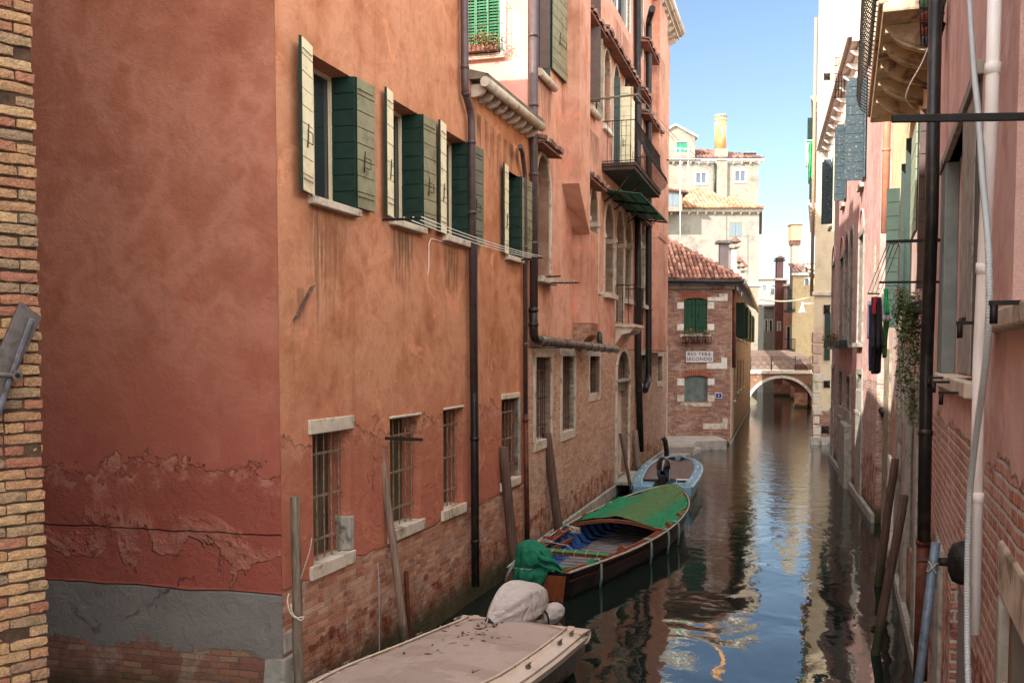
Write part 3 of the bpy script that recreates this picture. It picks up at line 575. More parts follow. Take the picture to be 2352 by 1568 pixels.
# second floor
r = W2.rect(1348, 1362, 70, 275); zt = W2.z(1355, 66)
def arched_sh(xl, xr, yt, zb, pane, depth=.25):
    r = W2.rect(xl, xr, yt, yt+200); zt = W2.z((xl+xr)/2, yt); a = (r[1]-r[0])/2
    return (r[0], r[1], zb, zt), window(W2, B2, (r[0], r[1], zb, zt), h2, depth, arch=zt-a*1.2, pane=pane, stone=M_stone, sw=.1, proud=.03, frame=M_white if pane is None else None)
r1, w_ = arched_sh(1347, 1365, 66, 10.55, M_dark); mb = MB(); mb.tube([(r1[0]-.1, -.1, 10.45), (r1[1]+.15, -.1, 10.45)], .09, 8); mb.build('sill', M_stone, w_, W2.M)
M_brsh = simple('brown_shutter_paint', (74, 52, 44), .2, .45, 8, .2, 0, (58, 42, 36))
lz1 = W2.z(1360, 105)
leaf(W2, w_, (r1[0]+.02, -.04), (r1[0]+.12, -.34), 10.6, lz1+1.05, 1, M_brsh, M_brsh, .04, latch=False)
leaf(W2, w_, (r1[1]+.02, -.06), (r1[1]+.62, -.1), 10.55, lz1+.9, 8, M_olive, M_brsh, .035)
r2, w_ = arched_sh(1386, 1401, 116, 10.55, None); mb = MB().box(r2[0]-.1, r2[1]+.1, -.1, .1, 10.4, 10.54); mb.build('sill', M_stonew, w_, W2.M, bevel=.02)
r3, w_ = arched_sh(1408, 1422, 152, 9.55, M_dark)
leaf(W2, w_, (r3[1]+.02, -.03), (r3[1]+.06, -.34), 9.6, r3[3]-.45, 9, M_cream, M_green, .035)
leaf(W2, w_, (r3[0]-.02, -.03), (r3[0]+.04, -.2), 9.6, r3[3]-.45, 9, M_green, M_green, .035, latch=False)
r4, w_ = arched_sh(1431, 1445, 176, 9.55, M_dark)
leaf(W2, w_, (r4[0]+.0, -.03), (r4[0]+.02, -.25), 9.6, r4[3]-.5, 9, M_green, M_green, .035, latch=False)
leaf(W2, w_, (r4[1]+.02, -.05), (r4[1]+.5, -.08), 9.6, r4[3]-.5, 9, M_cream, M_green, .035)
for xl, xr, yt, yb in ((1466, 1474, 225, 325), (1510, 1518, 265, 330)):
    r = W2.rect(xl, xr, yt, yb); window(W2, B2, r, h2, .2, arch=r[3]-.4, stone=M_stone, sw=.08)
# third floor windows, top left window
for xl, xr, yt, yb in ((1400, 1446, -60, 78), (1467, 1476, 43, 137), (1512, 1520, 128, 212)):
    r = W2.rect(xl, xr, yt, yb); zb = W2.z(xr, yb); window(W2, B2, (r[0], r[1], zb, min(zb+2.3, 16.6)), h2, .12, stone=M_stonew, sw=.12, frame=M_white)
r = W2.rect(1234, 1262, -200, 160); w_ = window(W2, B2, (r[0], r[1], r[2], r[2]+2.3), h2, .25, pane=M_dark)
mb = MB(); mb.tube([(r[0]-.12, -.08, r[2]-.08), (r[1]+.2, -.08, r[2]-.08)], .08, 8); mb.build('sill', M_stone, w_, W2.M)
leaf(W2, w_, (r[1]+.01, -.05), (W2.s(1302), -.12), W2.z(1280, 178), r[2]+2.4, 9, M_olive, M_green, .035)
leaf(W2, w_, (r[0]+.12, -.02), (r[0]+.22, -.2), r[2]+.05, r[2]+2.3, 1, M_brsh, M_brsh, .035, latch=False)
leaf(W2, w_, (r[1]-.25, .2), (r[1]-.02, -.02), r[2]+.05, r[2]+2.3, 8, M_green, M_green, .035, latch=False)
wall_part(W2, B2, M_pk, 0, sE, -1, 17.3, h2, 10, sides='noleft')
# side wall above the low wing
WP = Wall((W2.o.x-.96*9, W2.o.y+.28*9), (.96, -.28)); hp = []
M_pks = wall_mat('pink_render', [(190, 138, 124), (202, 150, 134), (208, 158, 142)], -5, .02, streaky=.15, plb=.35)
rp_ = (WP.s(1060, 60), WP.s(1150, 60), WP.z(1100, 128), WP.z(1100, 128)+2.4)
w_ = window(WP, B2, rp_, hp, .18, pane=M_dark, sill=.1, sillp=.1)
def louver():
    m = simple('bright_green_shutter', (46, 112, 74), .15, .5, 6, .2); mb = MB(); a, b, c, d = rp_
    for k in range(4): s_ = a+.03+(b-a-.06)*k/3; mb.box(s_-.025, s_+.025, .04, .08, c, d)
    for k in range(40): z_ = c+.03+k*(d-c)/40; mb.obox((a+.02, .05, z_), (b-a-.04, 0, 0), (0, .03, .035), (0, 0, .008))
    mb.build('louvred_shutter', m, w_, WP.M)
    mb = MB(); mb.box(b, b+.12, -.03, .1, c, d); mb.build('frame', M_stonew, w_, WP.M)
    g = MB(); z0 = c+.02
    for k in range(11): s_ = a+(b-a+.1)*k/10; g.tube([(s_, -.22, z0), (s_, -.24, z0+1.0)], .006, 4)
    for z_ in (z0, z0+.5, z0+1.0): g.tube([(a, -.23, z_), (b+.1, -.23, z_), (b+.1, 0, z_)], .008, 4)
    g.build('railing', M_rust, w_, WP.M)
louver()
def sillplants():
    a, b, c, d = rp_; t = thing('window_box', tuple(WP.w(b-.4, -.2, c)), 'trailing dry green plants in a box below the bright green louvred shutter', 'window box'); rnd = random.Random(8)
    MB().box(a+.05, b-.03, -.2, -.03, c+.02, c+.17).build('trough', M_terr, t, WP.M, bevel=.01); g = MB()
    for k in range(30):
        p = (rnd.uniform(a, b+.15), -.2+rnd.uniform(-.08, .05), c+.2+rnd.uniform(-.14, .12))
        for _ in range(26):
            q_ = Vector(p)+Vector((rnd.gauss(0, .06), rnd.gauss(0, .05), rnd.gauss(0, .06))); u = Vector((rnd.gauss(0, 1), rnd.gauss(0, 1), rnd.gauss(0, 1))).normalized(); v = u.orthogonal().normalized(); z_ = rnd.uniform(.014, .03); g.face([q_-u*z_, q_+v*z_*.6, q_+u*z_, q_-v*z_*.6])
    n = NT('dry_trailing_leaves'); gg = n.t.nodes.new('ShaderNodeNewGeometry'); m = n.done(n.ramp(gg.outputs['Random Per Island'], [(i/5, lin(c_)) for i, c_ in enumerate(((120, 108, 60), (88, 92, 46), (146, 112, 64), (74, 80, 40), (120, 80, 48)))], True), .7)
    g.build('plants', m, t, WP.M)
sillplants()
wall_part(WP, B2, M_pks, 0, 9-.003, 7, 17.3, hp, 6, sides=False)
# chimney breasts (projecting flues)
def breast(s0, s1, p, z0, z1, corb=None):
    mb = MB(); mb.box(s0, s1, -p, .1, z0, z1); o = mb.build('chimney_breast', M_pk, B2, W2.M)
    if corb:
        c = MB(); cz0 = corb; c.prism([(s0, .05, z0), (s0, -p-.02, z0), (s0, -p+.02, z0-.3), (s0, -.06, cz0), (s0, .05, cz0)], (s1-s0, 0, 0)); c.build('brick_corbel', wall_mat('corbel_brick', [(160, 100, 80)]*2, 99, .1, None, [(162, 108, 78), (176, 124, 92), (140, 88, 66)], (168, 146, 120), damp=-5, grime=0), o, W2.M)
bx0 = W2.s(1291, 300); bx1 = W2.s(1344, 300, .28); bx2 = W2.s(1317, 650); bx3 = W2.s(1363, 650, .28)
mb = MB(); mb.prism([(bx0, -.4, 17.2), (bx1, -.4, 17.2), (bx1, -.4, 7.1), (bx0, -.4, 8.1)], (0, .5, 0)); mb.build('chimney_breast', M_pk, B2, W2.M); breast(bx2, bx3, .4, W2.z(1350, 742, .28), 7.2, 4.35)
f0 = W2.s(1493, 600); breast(f0, f0+2.2, .3, W2.z(1500, 810), 17.0)
mb = MB(); mb.prism([(f0-.02, 0, W2.z(1497, 265*.293+459)), (f0-.02, -.36, W2.z(1497, 265*.293+459)), (f0-.02, -.34, W2.z(1497, 548)), (f0-.02, 0, W2.z(1497, 548))], (2.3, 0, 0)); mb.build('string_course', M_pk, B2, W2.M)
# tiled canopies
def canopy(x0, y0, x1, y1, pr=.32, nm='canopy'):
    s0, z0 = W2.hit(x0, y0, pr*.6); s1, z1 = W2.hit(x1, y1, pr); z_ = (z0+z1)/2 if abs(z0-z1) < .6 else z0
    m = MB(); m.prism([(s0, .03, z_+.09), (s0, -pr, z_-.02), (s0, -pr, z_-.06), (s0, .03, z_-.02)], (s1-s0, 0, 0)); o = m.build(nm, M_terr, B2, W2.M)
    t = MB(); n_ = max(2, int((s1-s0)/.2)); tiles(t, (s0, -pr-.03, z_-.02), (1, 0, 0), (0, 1, .3), n_, 1, (s1-s0)/n_, pr+.02); t.build('tiles', M_tiled, o, W2.M)
for c in ((1232, 325, 1292, 356), (1346, 30, 1396, 77), (1383, 84, 1470, 180), (1470, 207, 1497, 232), (1480, 107, 1545-30, 133), (1346, 407, 1395, 434), (1482, 275, 1522, 296), (1470, 505, 1500, 512)): canopy(*c)
# roof edge with stone gutter
cc = cornice(W2, B2, W2.s(1390), W2.s(1478), 19.4, M_stone, .45, .3, 0)
mb = MB(); mb.box(W2.s(1390), W2.s(1478), 0, 3, 17.2, 19.4); mb.build('attic_wall', M_pk, B2, W2.M)
c2 = cornice(W2, B2, W2.s(1478), sE+.1, 17.45, M_stone, .5, .3, 9)
mb = MB(); mb.tube([(W2.s(1480), -.52, 17.5), (sE+.1, -.52, 17.5)], .11, 10); mb.build('gutter', M_stonew, B2, W2.M)
# foundation and quoins
mb = MB(); mb.box(.2, sE, -.07, .2, -1, .3); mb.build('foundation', M_stoneg, B2, W2.M, bevel=.02, jitter=.015)
mb = MB(); mb.box(sE-.15, sE+.03, -.03, .3, .3, W2.z(1529, 795)); mb.build('quoin', M_stone, B2, W2.M, bevel=.01)
# pipes
o_ = .13
pipe(B2, [wp(W2, 1226, -80, o_), wp(W2, 1226, 715, o_)], .085, M_brownpipe, rings=((0, .2), (0, .4), (0, .6), (0, .8)))
pipe(B2, [wp(W2, 1225, 705, o_), wp(W2, 1226, 778, o_), wp(W2, 1250, 783, o_)], .09, M_darkpipe, rings=((0, .1), (0, .55)))
pipe(B2, [wp(W2, 1240, 782, o_+.02), wp(W2, 1416, 802, .42)], .1, simple('tinned_pipe', (104, 94, 86), .3, .35, 4, .2, .6, (70, 54, 44)), rings=[(0, t) for t in (.05, .2, .33, .45, .56, .66, .76, .88)])
pipe(B2, [wp(W2, 1372, 766, 0), wp(W2, 1377, 767, .3), wp(W2, 1378, 796, .32)], .075, M_copperpipe)
pipe(B2, [wp(W2, 1464, -30, o_), wp(W2, 1466, 830, o_), wp(W2, 1467, 880, o_), wp(W2, 1472, 1035, o_)], .11, M_darkpipe, rings=((0, .3), (0, .6), (2, .1)))
pipe(B2, [wp(W2, 1498, 20, .5), wp(W2, 1490, 52, .15), wp(W2, 1490, 870, .15), wp(W2, 1482, 896, .25)], .11, M_darkpipe, rings=((1, .2), (1, .45), (1, .8)))
# big balcony with belly railing
def balcony():
    s0, s1, z0, dp = 8.05-0, 12.9, 9.45, .95
    s0 = W2.s(1382, 387); s1 = W2.s(1518, 441, .95)
    mb = MB(); mb.box(s0, s1, -dp, 0, z0-.1, z0); mb.box(s0+.03, s1-.03, -dp+.04, 0, z0-.2, z0-.1)
    b = mb.build('balcony', simple('dark_balcony_stone', (66, 54, 48), .35, .9, 5, .6, 0, (40, 34, 30)), B2, W2.M, bevel=.01)
    g = MB()
    def bal(px, py, nx, ny):
        P = [(px+nx*o, py+ny*o, z0+h) for o, h in ((0, 0), (.16, .12), (.24, .26), (.2, .42), (.06, .62), (0, .8), (-.01, 1.12))]; g.tube(P, .0075, 4, False)
    n_ = 44
    for i in range(n_): bal(s0+(s1-s0)*i/(n_-1), -dp+.03, 0, -1)
    for i in range(7): bal(s0+.03, -dp+.03+(dp-.06)*i/7, -.35, 0)
    for z_ in (z0+.04, z0+1.12): g.tube([(s0, -.02, z_), (s0, -dp+.03, z_), (s1, -dp+.03, z_), (s1, -.02, z_)], .014, 5)
    g.build('railing', M_iron, b, W2.M)
    for s_ in (s0+.4, s0+2., s1-.5): k = MB(); k.tube([(s_, .02, z0-1.0), (s_, -.35, z0-.75), (s_, -.75, z0-.2)], .02, 6); k.build('bracket', M_iron, b, W2.M)
    # small lower balcony
    s0 = W2.s(1412, 745); s1 = W2.s(1479, 745, .6); z0 = 5.12; mb = MB(); mb.box(s0, s1, -.6, 0, z0-.1, z0); mb.box(s0+.05, s1-.05, -.52, 0, z0-.17, z0-.1)
    b = mb.build('stone_balcony', M_stone, B2, W2.M, bevel=.015)
    for s_ in (s0+.05, s1-.3): c = MB(); c.prism([(s_, 0, z0-.17), (s_, -.5, z0-.17), (s_, -.45, z0-.26), (s_, -.2, z0-.32), (s_, 0, z0-.62)], (.22, 0, 0)); c.build('corbel', M_stone, b, W2.M, bevel=.015)
    g = MB()
    for i in range(12): s_ = s0+.03+(s1-s0-.06)*i/11; g.tube([(s_, -.57, z0), (s_, -.57, z0+1.15)], .01, 4, False)
    for i in range(1, 4): g.tube([(s0+.03, -.57+.17*i, z0), (s0+.03, -.57+.17*i, z0+1.15)], .01, 4, False)
    g.tube([(s0+.03, 0, z0+1.15), (s0+.03, -.57, z0+1.15), (s1-.03, -.57, z0+1.15), (s1-.03, 0, z0+1.15)], .014, 5); g.build('railing', M_iron, b, W2.M)
balcony()
# ================================================================ brick corner house (BH)
pal_b = [(158, 112, 94), (172, 128, 106), (140, 98, 86), (188, 146, 122), (150, 114, 104), (128, 98, 92), (178, 134, 112)]
BH = thing('brick_house', (8.6, 46.9, 0), 'small red brick corner house with white stone quoins and a clay tile roof', 'house')
WF = Wall((5.2, 46.9), (1, 0)); hf = []; eF = WF.s(1678, 900)
M_bf = wall_mat('red_brick_front', [(130, 70, 56)]*2, 99, .1, None, pal_b, (120, 104, 92), damp=.2, bh=.085, bw=.3, grime=.2)
r = WF.rect(1571, 1624, 684, 765); wa = window(WF, BH, r, hf, .1, arch=r[3]-.12, pane=M_dark)
M_gsh = simple('bottle_green_shutter', (24, 66, 44), .2, .5, 7, .3, 0, (18, 48, 36))
for a, b in ((0, .5), (.5, 1)):
    mb = MB(); w0 = r[0]+(r[1]-r[0])*a+.01; w1 = r[0]+(r[1]-r[0])*b-.01
    for k in range(3): mb.box(w0+(w1-w0)*k/3, w0+(w1-w0)*(k+1)/3-.008, .02, .06, r[2]+.02, r[3]-.05 if k == (2 if a == 0 else 0) else r[3]-.1)
    o = mb.build('shutter', M_gsh, wa, WF.M, bevel=.004); hg = MB()
    for z_ in (r[2]+.25, r[3]-.35): hg.box(w0, w1, .01, .018, z_, z_+.03)
    hg.box(w1-.16 if a == 0 else w0+.1, w1-.1 if a == 0 else w0+.16, -.0, .02, (r[2]+r[3])/2-.1, (r[2]+r[3])/2+.1); hg.build('hinge', M_iron, o, WF.M)
r2 = WF.rect(1572, 1625, 862, 922); wb = window(WF, BH, r2, hf, .09, arch=r2[3]-.1, pane=simple('verdigris_board', (98, 108, 102), .25, .7, 2.5, .4, 0, (70, 82, 76)))
wall_part(WF, BH, M_bf, 0, eF, -.5, 7.6, hf, 12)
def stones(L, par=BH):
    for xl, xr, yt, yb in L:
        q = WF.rect(xl, xr, yt, yb); MB().box(q[0], q[1], -.02, .1, q[2], q[3]).build('stone_block', M_stonew if yt < 900 else M_stone, par, WF.M, bevel=.01)
X9 = lambda v: 1506.8+v*.2812
Y9 = lambda v: 624.8+v*.2812
stones([(X9(a), X9(b), Y9(c), Y9(d)) for a, b, c, d in ((172, 227, 248, 300), (420, 474, 245, 300), (172, 227, 424, 475), (420, 474, 422, 475), (172, 230, 868, 925), (422, 476, 870, 922), (172, 230, 1004, 1056), (422, 478, 1006, 1058),
    (420, 584, 205, 236), (515, 584, 176, 206), (533, 580, 697, 742), (413, 580, 742, 790), (544, 584, 1190, 1234), (382, 582, 1234, 1282), (198, 446, 505, 531), (200, 452, 1068, 1097))])
def arch_bricks(r_, par):
    m = simple('arch_brick', (150, 84, 62), .25, .9, 20, .6); z = r_[3]; mb = MB(); n_ = 16
    for k in range(n_):
        f = (k+.5)/n_; s_ = r_[0]-.1+(r_[1]-r_[0]+.2)*f; t = (f-.5)*.5; zz = z-.16+.14*(1-(2*f-1)**2)
        mb.obox((s_-.03, -.012, zz+.03), (.062, 0, 0), (0, .05, 0), (t*.3, 0, .28))
    mb.build('brick_arch', m, par, WF.M)
arch_bricks(r, wa); arch_bricks(r2, wb)
cz = WF.z(1600, 650); mb = MB(); mb.box(0, eF+.12, -.1, 0, cz-.28, cz-.1); mb.box(0, eF+.16, -.16, 0, cz-.1, cz+.06); mb.build('cornice', simple('sooty_stone', (132, 116, 104), .3, .85, 2.5, .5, 0, (58, 48, 44)), BH, WF.M, bevel=.01)
c3 = WF.w(eF, 0, 0); WS = Wall((c3.x, c3.y), (.267, 1)); hs = []
def sw(xl, xr, yt, yb): return WS.rect(xl, xr, yt, yb)
M_bs = wall_mat('warm_brick_side', [(176, 120, 80)]*2, 99, .1, None, [(190, 150, 120), (202, 166, 134), (174, 134, 106), (212, 180, 150), (184, 144, 118)], (206, 184, 156), damp=.3, bh=.085, bw=.3, grime=.25)
for k, (xa, xb) in enumerate(((1687, 1692), (1697, 1703), (1706, 1711), (1714, 1718))):
    q = sw(xa, xb, 700, 772); q = (q[0], q[1], 5.0+.1, 6.8); w_ = window(WS, BH, q, hs, .12, pane=M_dark, sill=.1)
    leaf(WS, w_, (q[0]-.02, -.03), (q[0]-.1, -.5), 5.1, 6.8, 1, M_gsh if k else M_green, M_green, latch=False); leaf(WS, w_, (q[1]+.02, -.03), (q[1]+.3, -.45), 5.1, 6.8, 1, M_olive if k else M_green, M_green, latch=False)
for xa, xb, za, zb_ in ((1686, 1689, 1.9, 4.0), (1694, 1697, 2.2, 3.9), (1700, 1703, 2.2, 3.9), (1707, 1709, 2.2, 3.9)):
    window(WS, BH, (WS.s(xa), WS.s(xb), za, zb_), hs, .15, pane=M_dark, sill=.1, bar=(3, 2, .012))
LS = WS.s(1733, 900); wall_part(WS, BH, M_bs, 0, 33, -.5, 7.6, hs, 8, sides=False)
MB().box(0, 33, -.04, .1, -1, .12).build('foundation', M_stoneg, BH, WS.M, jitter=.02)
# hip roof
def hiproof():
    e0 = Vector((5, 46.55, 7.68)); mb = MB(); tp = .68
    A = Vector((c3.x+.35, 46.55, 7.66)); side = Vector((.267, 1, 0)).normalized()*33
    hp_ = Vector((-3.6, 3.9, 3.9*tp)); P = A+hp_
    mb.face([(5-4, 46.55, 7.66), A, P, (5-4, P.y, P.z)]); mb.face([A, A+side+Vector((0, 0, 0)), A+side+Vector((-4.4, 0, 3.9*tp)), P])
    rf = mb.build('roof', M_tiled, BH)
    t = MB(); up = Vector((0, 1, tp)); n_ = 46
    tiles(t, (A.x-n_*.2, A.y, A.z+.02), (1, 0, 0), up, n_, 12, .2, .42, lambda c, r: (n_-c)*.2 > r*.42*.86*.83*.93+.05)
    sd = side.normalized(); upS = Vector((-sd.y, sd.x, 0))*1+Vector((0, 0, tp*.9))
    tiles(t, A+Vector((0, 0, .02)), sd, upS, 120, 9, .21, .42, lambda c, r: c*.21 > r*.42*.86*.8)
    ln = hp_.length; rd = hp_.normalized(); e_ = Vector((0, 0, 1)).cross(rd).normalized()
    for k in range(int(ln/.36)): p = A+rd*(k*.36)+Vector((0, 0, .07)); t.grid([[p+rd*(a*.4)+e_*math.cos(math.pi*j/6)*.12+Vector((0, 0, math.sin(math.pi*j/6)*.1+a*-.02)) for j in range(7)] for a in (0, 1)], True)
    t.build('tiles', M_tile, rf)
    g = MB(); g.tube([(2, 46.45, 7.62), (A.x+.1, 46.45, 7.6)], .09, 8); g.build('gutter', M_darkpipe, rf)
    g = MB(); g.tube([A+Vector((.12, 0, -.05)), A+side+Vector((.12, 0, -.05))], .13, 8); g.build('gutter', M_stone, rf)
hiproof()
pipe(BH, [tuple(WS.w(.2, -.1, 7.55)), tuple(WS.w(.35, -.12, 3.6)), ], .09, M_rustpipe, rings=((0, .3), (0, .7)))
# street name sign, number plate, flower box
def text(s, W, px, py, size, mat, par, off=.04, name='lettering', sx=1, al='CENTER', ext=.003):
    cu = bpy.data.curves.new('lettering', 'FONT'); cu.body = s; cu.size = size; cu.extrude = ext; cu.align_x = al; cu.offset = .002; cu.align_y = 'CENTER'; cu.space_character = 1.12
    t = bpy.data.objects.new('tmp', cu); COL.objects.link(t); bpy.context.view_layer.update()
    me = bpy.data.meshes.new_from_object(t.evaluated_get(bpy.context.evaluated_depsgraph_get())); bpy.data.objects.remove(t); me.materials.clear(); me.materials.append(mat)
    o = bpy.data.objects.new(name, me); s_, z_ = W.hit(px, py, off)
    return link(o, par, W.M @ Matrix.Translation((s_, -off, z_)) @ Matrix.Rotation(R(90), 4, 'X') @ Matrix.Diagonal((sx, 1, 1, 1)))
sg = WF.rect(1575, 1638, 806, 832); SG = thing('street_sign', tuple(WF.w(sg[0], -.03, sg[2])), 'white painted street name panel reading RIO TERA SECONDO on the brick house', 'sign')
MB().box(sg[0], sg[1], -.035, 0, sg[2], sg[3]).build('panel', simple('white_lime_panel', (206, 198, 196), .05, .85, 3, .2, 0, (188, 176, 172)), SG, WF.M, bevel=.005)
MB().box(sg[0]-.02, sg[1]+.02, -.03, -.001, sg[2]-.02, sg[3]+.02).build('border', M_darkpipe, SG, WF.M)
text('RIO TERÁ', WF, 1606, 813.5, .21, M_iron, SG, .038, sx=1.1); text('SECONDO', WF, 1606, 824.5, .21, M_iron, SG, .038, sx=1.1)
q = WF.rect(1644, 1657, 903, 913); NP = thing('number_plate', tuple(WF.w(q[0], -.03, q[2])), 'small blue plate with a white number on the brick house corner', 'sign')
MB().box(q[0], q[1], -.03, 0, q[2], q[3]).build('plate', simple('blue_enamel', (36, 56, 140), .08, .35, 5, .05), NP, WF.M); MB().box(q[0]-.02, q[1]+.02, -.026, -.001, q[2]-.02, q[3]+.02).build('border', M_white, NP, WF.M)
s_, z_ = WF.hit(1650.5, 907, .034); MB().box(s_-.012, s_+.012, -.034, -.03, z_-.01, z_+.035).build('number_mark', M_white, NP, WF.M); MB().box(s_-.04, s_+.05, -.034, -.03, z_-.05, z_-.035).build('number_mark', M_white, NP, WF.M)
def foliage(mb, pts, n, spread, size, rnd, up=.3):
    for p in pts:
        p = Vector(p)
        for _ in range(n):
            c = p+Vector((rnd.gauss(0, spread[0]), rnd.gauss(0, spread[1]), rnd.gauss(0, spread[2]))); a = Vector((rnd.gauss(0, 1), rnd.gauss(0, 1), rnd.gauss(0, 1)+up)).normalized(); b = a.orthogonal().normalized()
            s_ = size*rnd.uniform(.6, 1.4); a = a*s_; b = b*s_*.55; mb.face([c-a, c+b-a*.2, c+a, c-b-a*.2])
def leaf_mat(name, cols):
    n = NT(name); g = n.t.nodes.new('ShaderNodeNewGeometry'); k = n.ramp(g.outputs['Random Per Island'], [(i/len(cols), lin(c)) for i, c in enumerate(cols)], True)
    n.b.inputs['Transmission Weight'].default_value = 0; return n.done(k, .6, None, 0, .3)
M_leafd = leaf_mat('dry_foliage', [(104, 92, 52), (84, 88, 44), (130, 104, 60), (70, 78, 40), (112, 72, 42)])
M_leafg = leaf_mat('green_foliage', [(70, 92, 44), (88, 108, 56), (54, 76, 38), (104, 112, 62), (46, 66, 34)])
rnd = random.Random(11)
q = WF.rect(1567, 1631, 771, 790); FB = thing('flower_box', tuple(WF.w(q[0], -.2, q[2])), 'iron basket of small plants under the green shutter of the brick house', 'window box')
g = MB(); n_ = 11
for k in range(n_): s_ = q[0]+(q[1]-q[0])*k/(n_-1); g.tube([(s_, 0, q[2]+.1), (s_, -.12, q[2]), (s_, -.26, q[2]+.05), (s_, -.28, q[3]-.05)], .012, 4)
for z_, y_ in ((q[3]-.05, -.28), (q[2]+.06, -.25)): g.tube([(q[0], 0, z_), (q[0], y_, z_), (q[1], y_, z_), (q[1], 0, z_)], .014, 4)
g.build('basket', M_iron, FB, WF.M)
for f in (.16, .42, .6, .84): s_ = q[0]+(q[1]-q[0])*f; p = MB(); p.tube([(s_, -.14, q[2]+.03), (s_, -.14, q[3]-.02)], [.07, .1], 10); p.build('pot', M_terr, FB, WF.M)
g = MB(); foliage(g, [(q[0]+(q[1]-q[0])*f, -.15, q[3]+h_) for f, h_ in ((.12, .12), (.25, .16), (.4, .12), (.55, .04), (.85, .16), (.8, .05))], 60, (.09, .06, .08), .035, rnd); g.build('plants', M_leafd, FB, WF.M)
# quay in front of the brick house
def quay():
    m = simple('paving_stone', (150, 140, 130), .14, .8, 3, .4, 0, (110, 102, 94)); g = lambda px, py, z: at(px, py, z=z)
    mb = MB(); P = [g(1520, 1028, .42), g(1592, 1025, .42), g(1597, 1012, .42), g(1672, 1010, .42), g(1672, 996, .42), g(1500, 996, .42)]
    P[4] = Vector((P[3].x, 46.88, .42)); P[5] = Vector((4, 46.88, .42)); P[0] = Vector((4, P[0].y, .42)); P[3].x -= .05
    mb.prism(P, (0, 0, -1.4)); o = tag(mb.build('quay', m, bevel=.03), kind='structure')
    mb = MB(); P = [Vector((4, g(1520, 1050, .16).y, .16)), g(1570, 1048, .16), g(1610, 1028, .16), Vector((g(1610, 1028, .16).x, 45.8, .16)), Vector((4, 45.8, .16))]; mb.prism(P, (0, 0, -1)); tag(mb.build('quay_step', m, bevel=.03), kind='structure')
quay()
# ================================================================ pale houses behind
M_pale = wall_mat('pale_render', [(128, 121, 108), (142, 135, 121), (114, 107, 95)], -9, .1, patch=.3, palette=[(150, 118, 84), (140, 104, 72), (158, 132, 98)], mortar=(146, 132, 110), damp=-5, grime=0, streaky=.2, plb=.3)
M_pale2 = wall_mat('pale_grey_render', [(136, 131, 122), (146, 141, 132), (120, 115, 107)], -9, .1, damp=-5, grime=0, streaky=.15, plb=.3)
X8 = lambda v: 1506.8+v*.293
Y8 = lambda v: 238.9+v*.293
M_bgsh = simple('blue_grey_shutter', (112, 124, 130), .1, .6, 5, .2)
def block(nm, Y, xl, xr, ytop, label, mat, D=8, zb=0, xl_world=None):
    x0 = at(xl, 700, Y=Y).x if xl_world is None else xl_world; x1 = at(xr, 700, Y=Y).x; zt = at(1700, ytop, Y=Y).z
    return thing(nm, ((x0+x1)/2, Y, 0), label, 'house'), Wall((x0, Y), (1, 0)), x1-x0, zt
# lower white block
WH, WW, Lw, zt = block('white_house', 86, 1500, 1741, 485, 'white rendered house with a low tile roof behind the brick house', M_pale2, xl_world=9); hw = []
r = WW.rect(X8(577), X8(670), Y8(930), Y8(1042)); w_ = window(WW, WH, r, hw, .08, pane=M_dark)
for a, b in ((0, .5), (.5, 1)): MB().box(r[0]+(r[1]-r[0])*a+.01, r[0]+(r[1]-r[0])*b-.01, -.02, .04, r[2]+.02, r[3]-.02).build('shutter', M_bgsh, w_, WW.M)
r = WW.rect(X8(85), X8(213), Y8(1112), Y8(1190)); window(WW, WH, r, hw, .12, frame=M_white, stone=M_stonew)
wall_part(WW, WH, M_pale2, 0, Lw, 0, zt, hw, 18)
cornice(WW, WH, -1, Lw+.25, zt+.15, M_stonew, .4, .25, 18)
t = MB(); up = Vector((0, 1, .42)); e_ = Vector((WW.o.x+Lw+.3-48*.36, 85.4, zt+.16)); tiles(t, e_, (1, 0, 0), up, 48, 14, .36, .66, lambda c, r: (48-c)*.36 > r*.42)
A = Vector((WW.o.x+Lw+.3, 85.4, zt+.12)); mb = MB(); mb.face([(A.x-17, A.y, A.z), A, (A.x-6, A.y+6.8, A.z+2.85), (A.x-17, A.y+6.8, A.z+2.85)]); mb.face([A, (A.x, A.y+14, A.z), (A.x-6, A.y+14, A.z+2.85), (A.x-6, A.y+6.8, A.z+2.85)])
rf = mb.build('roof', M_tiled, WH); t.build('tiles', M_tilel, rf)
# small dormer wing at its left
DW, WD, Ld, zt2 = block('dormer_house', 84, 1490, X8(198), Y8(760), 'small gabled dormer with grey shutters above the white house roof', M_pale, xl_world=6); hd = []
zd0 = at(1540, Y8(840), Y=84).z; r = WD.rect(X8(85), X8(180), Y8(702), Y8(802)); w_ = window(WD, DW, r, hd, .08, pane=M_dark)
for a, b in ((0, .5), (.5, 1)): MB().box(r[0]+(r[1]-r[0])*a+.01, r[0]+(r[1]-r[0])*b-.01, -.02, .04, r[2]+.02, r[3]-.02).build('shutter', M_bgsh, w_, WD.M)
zdt = at(1540, Y8(690), Y=84).z; wall_part(WD, DW, M_pale, 0, Ld, zd0, zdt, hd, 3)
mb = MB(); zp = at(1530, Y8(610), Y=83.8).z; mb.prism([(-1, -.3, zp+.4), (Ld+.5, -.3, zdt-.1), (Ld+.5, -.3, zdt+.05), (-1, -.3, zp+.6)], (0, 3.5, 0)); mb.build('roof', M_tiled, DW, WD.M)
mb = MB(); mb.face([(0, 0, zdt), (Ld, 0, zdt), (0, 0, zdt+1.2)]); mb.build('gable', M_pale, DW, WD.M)
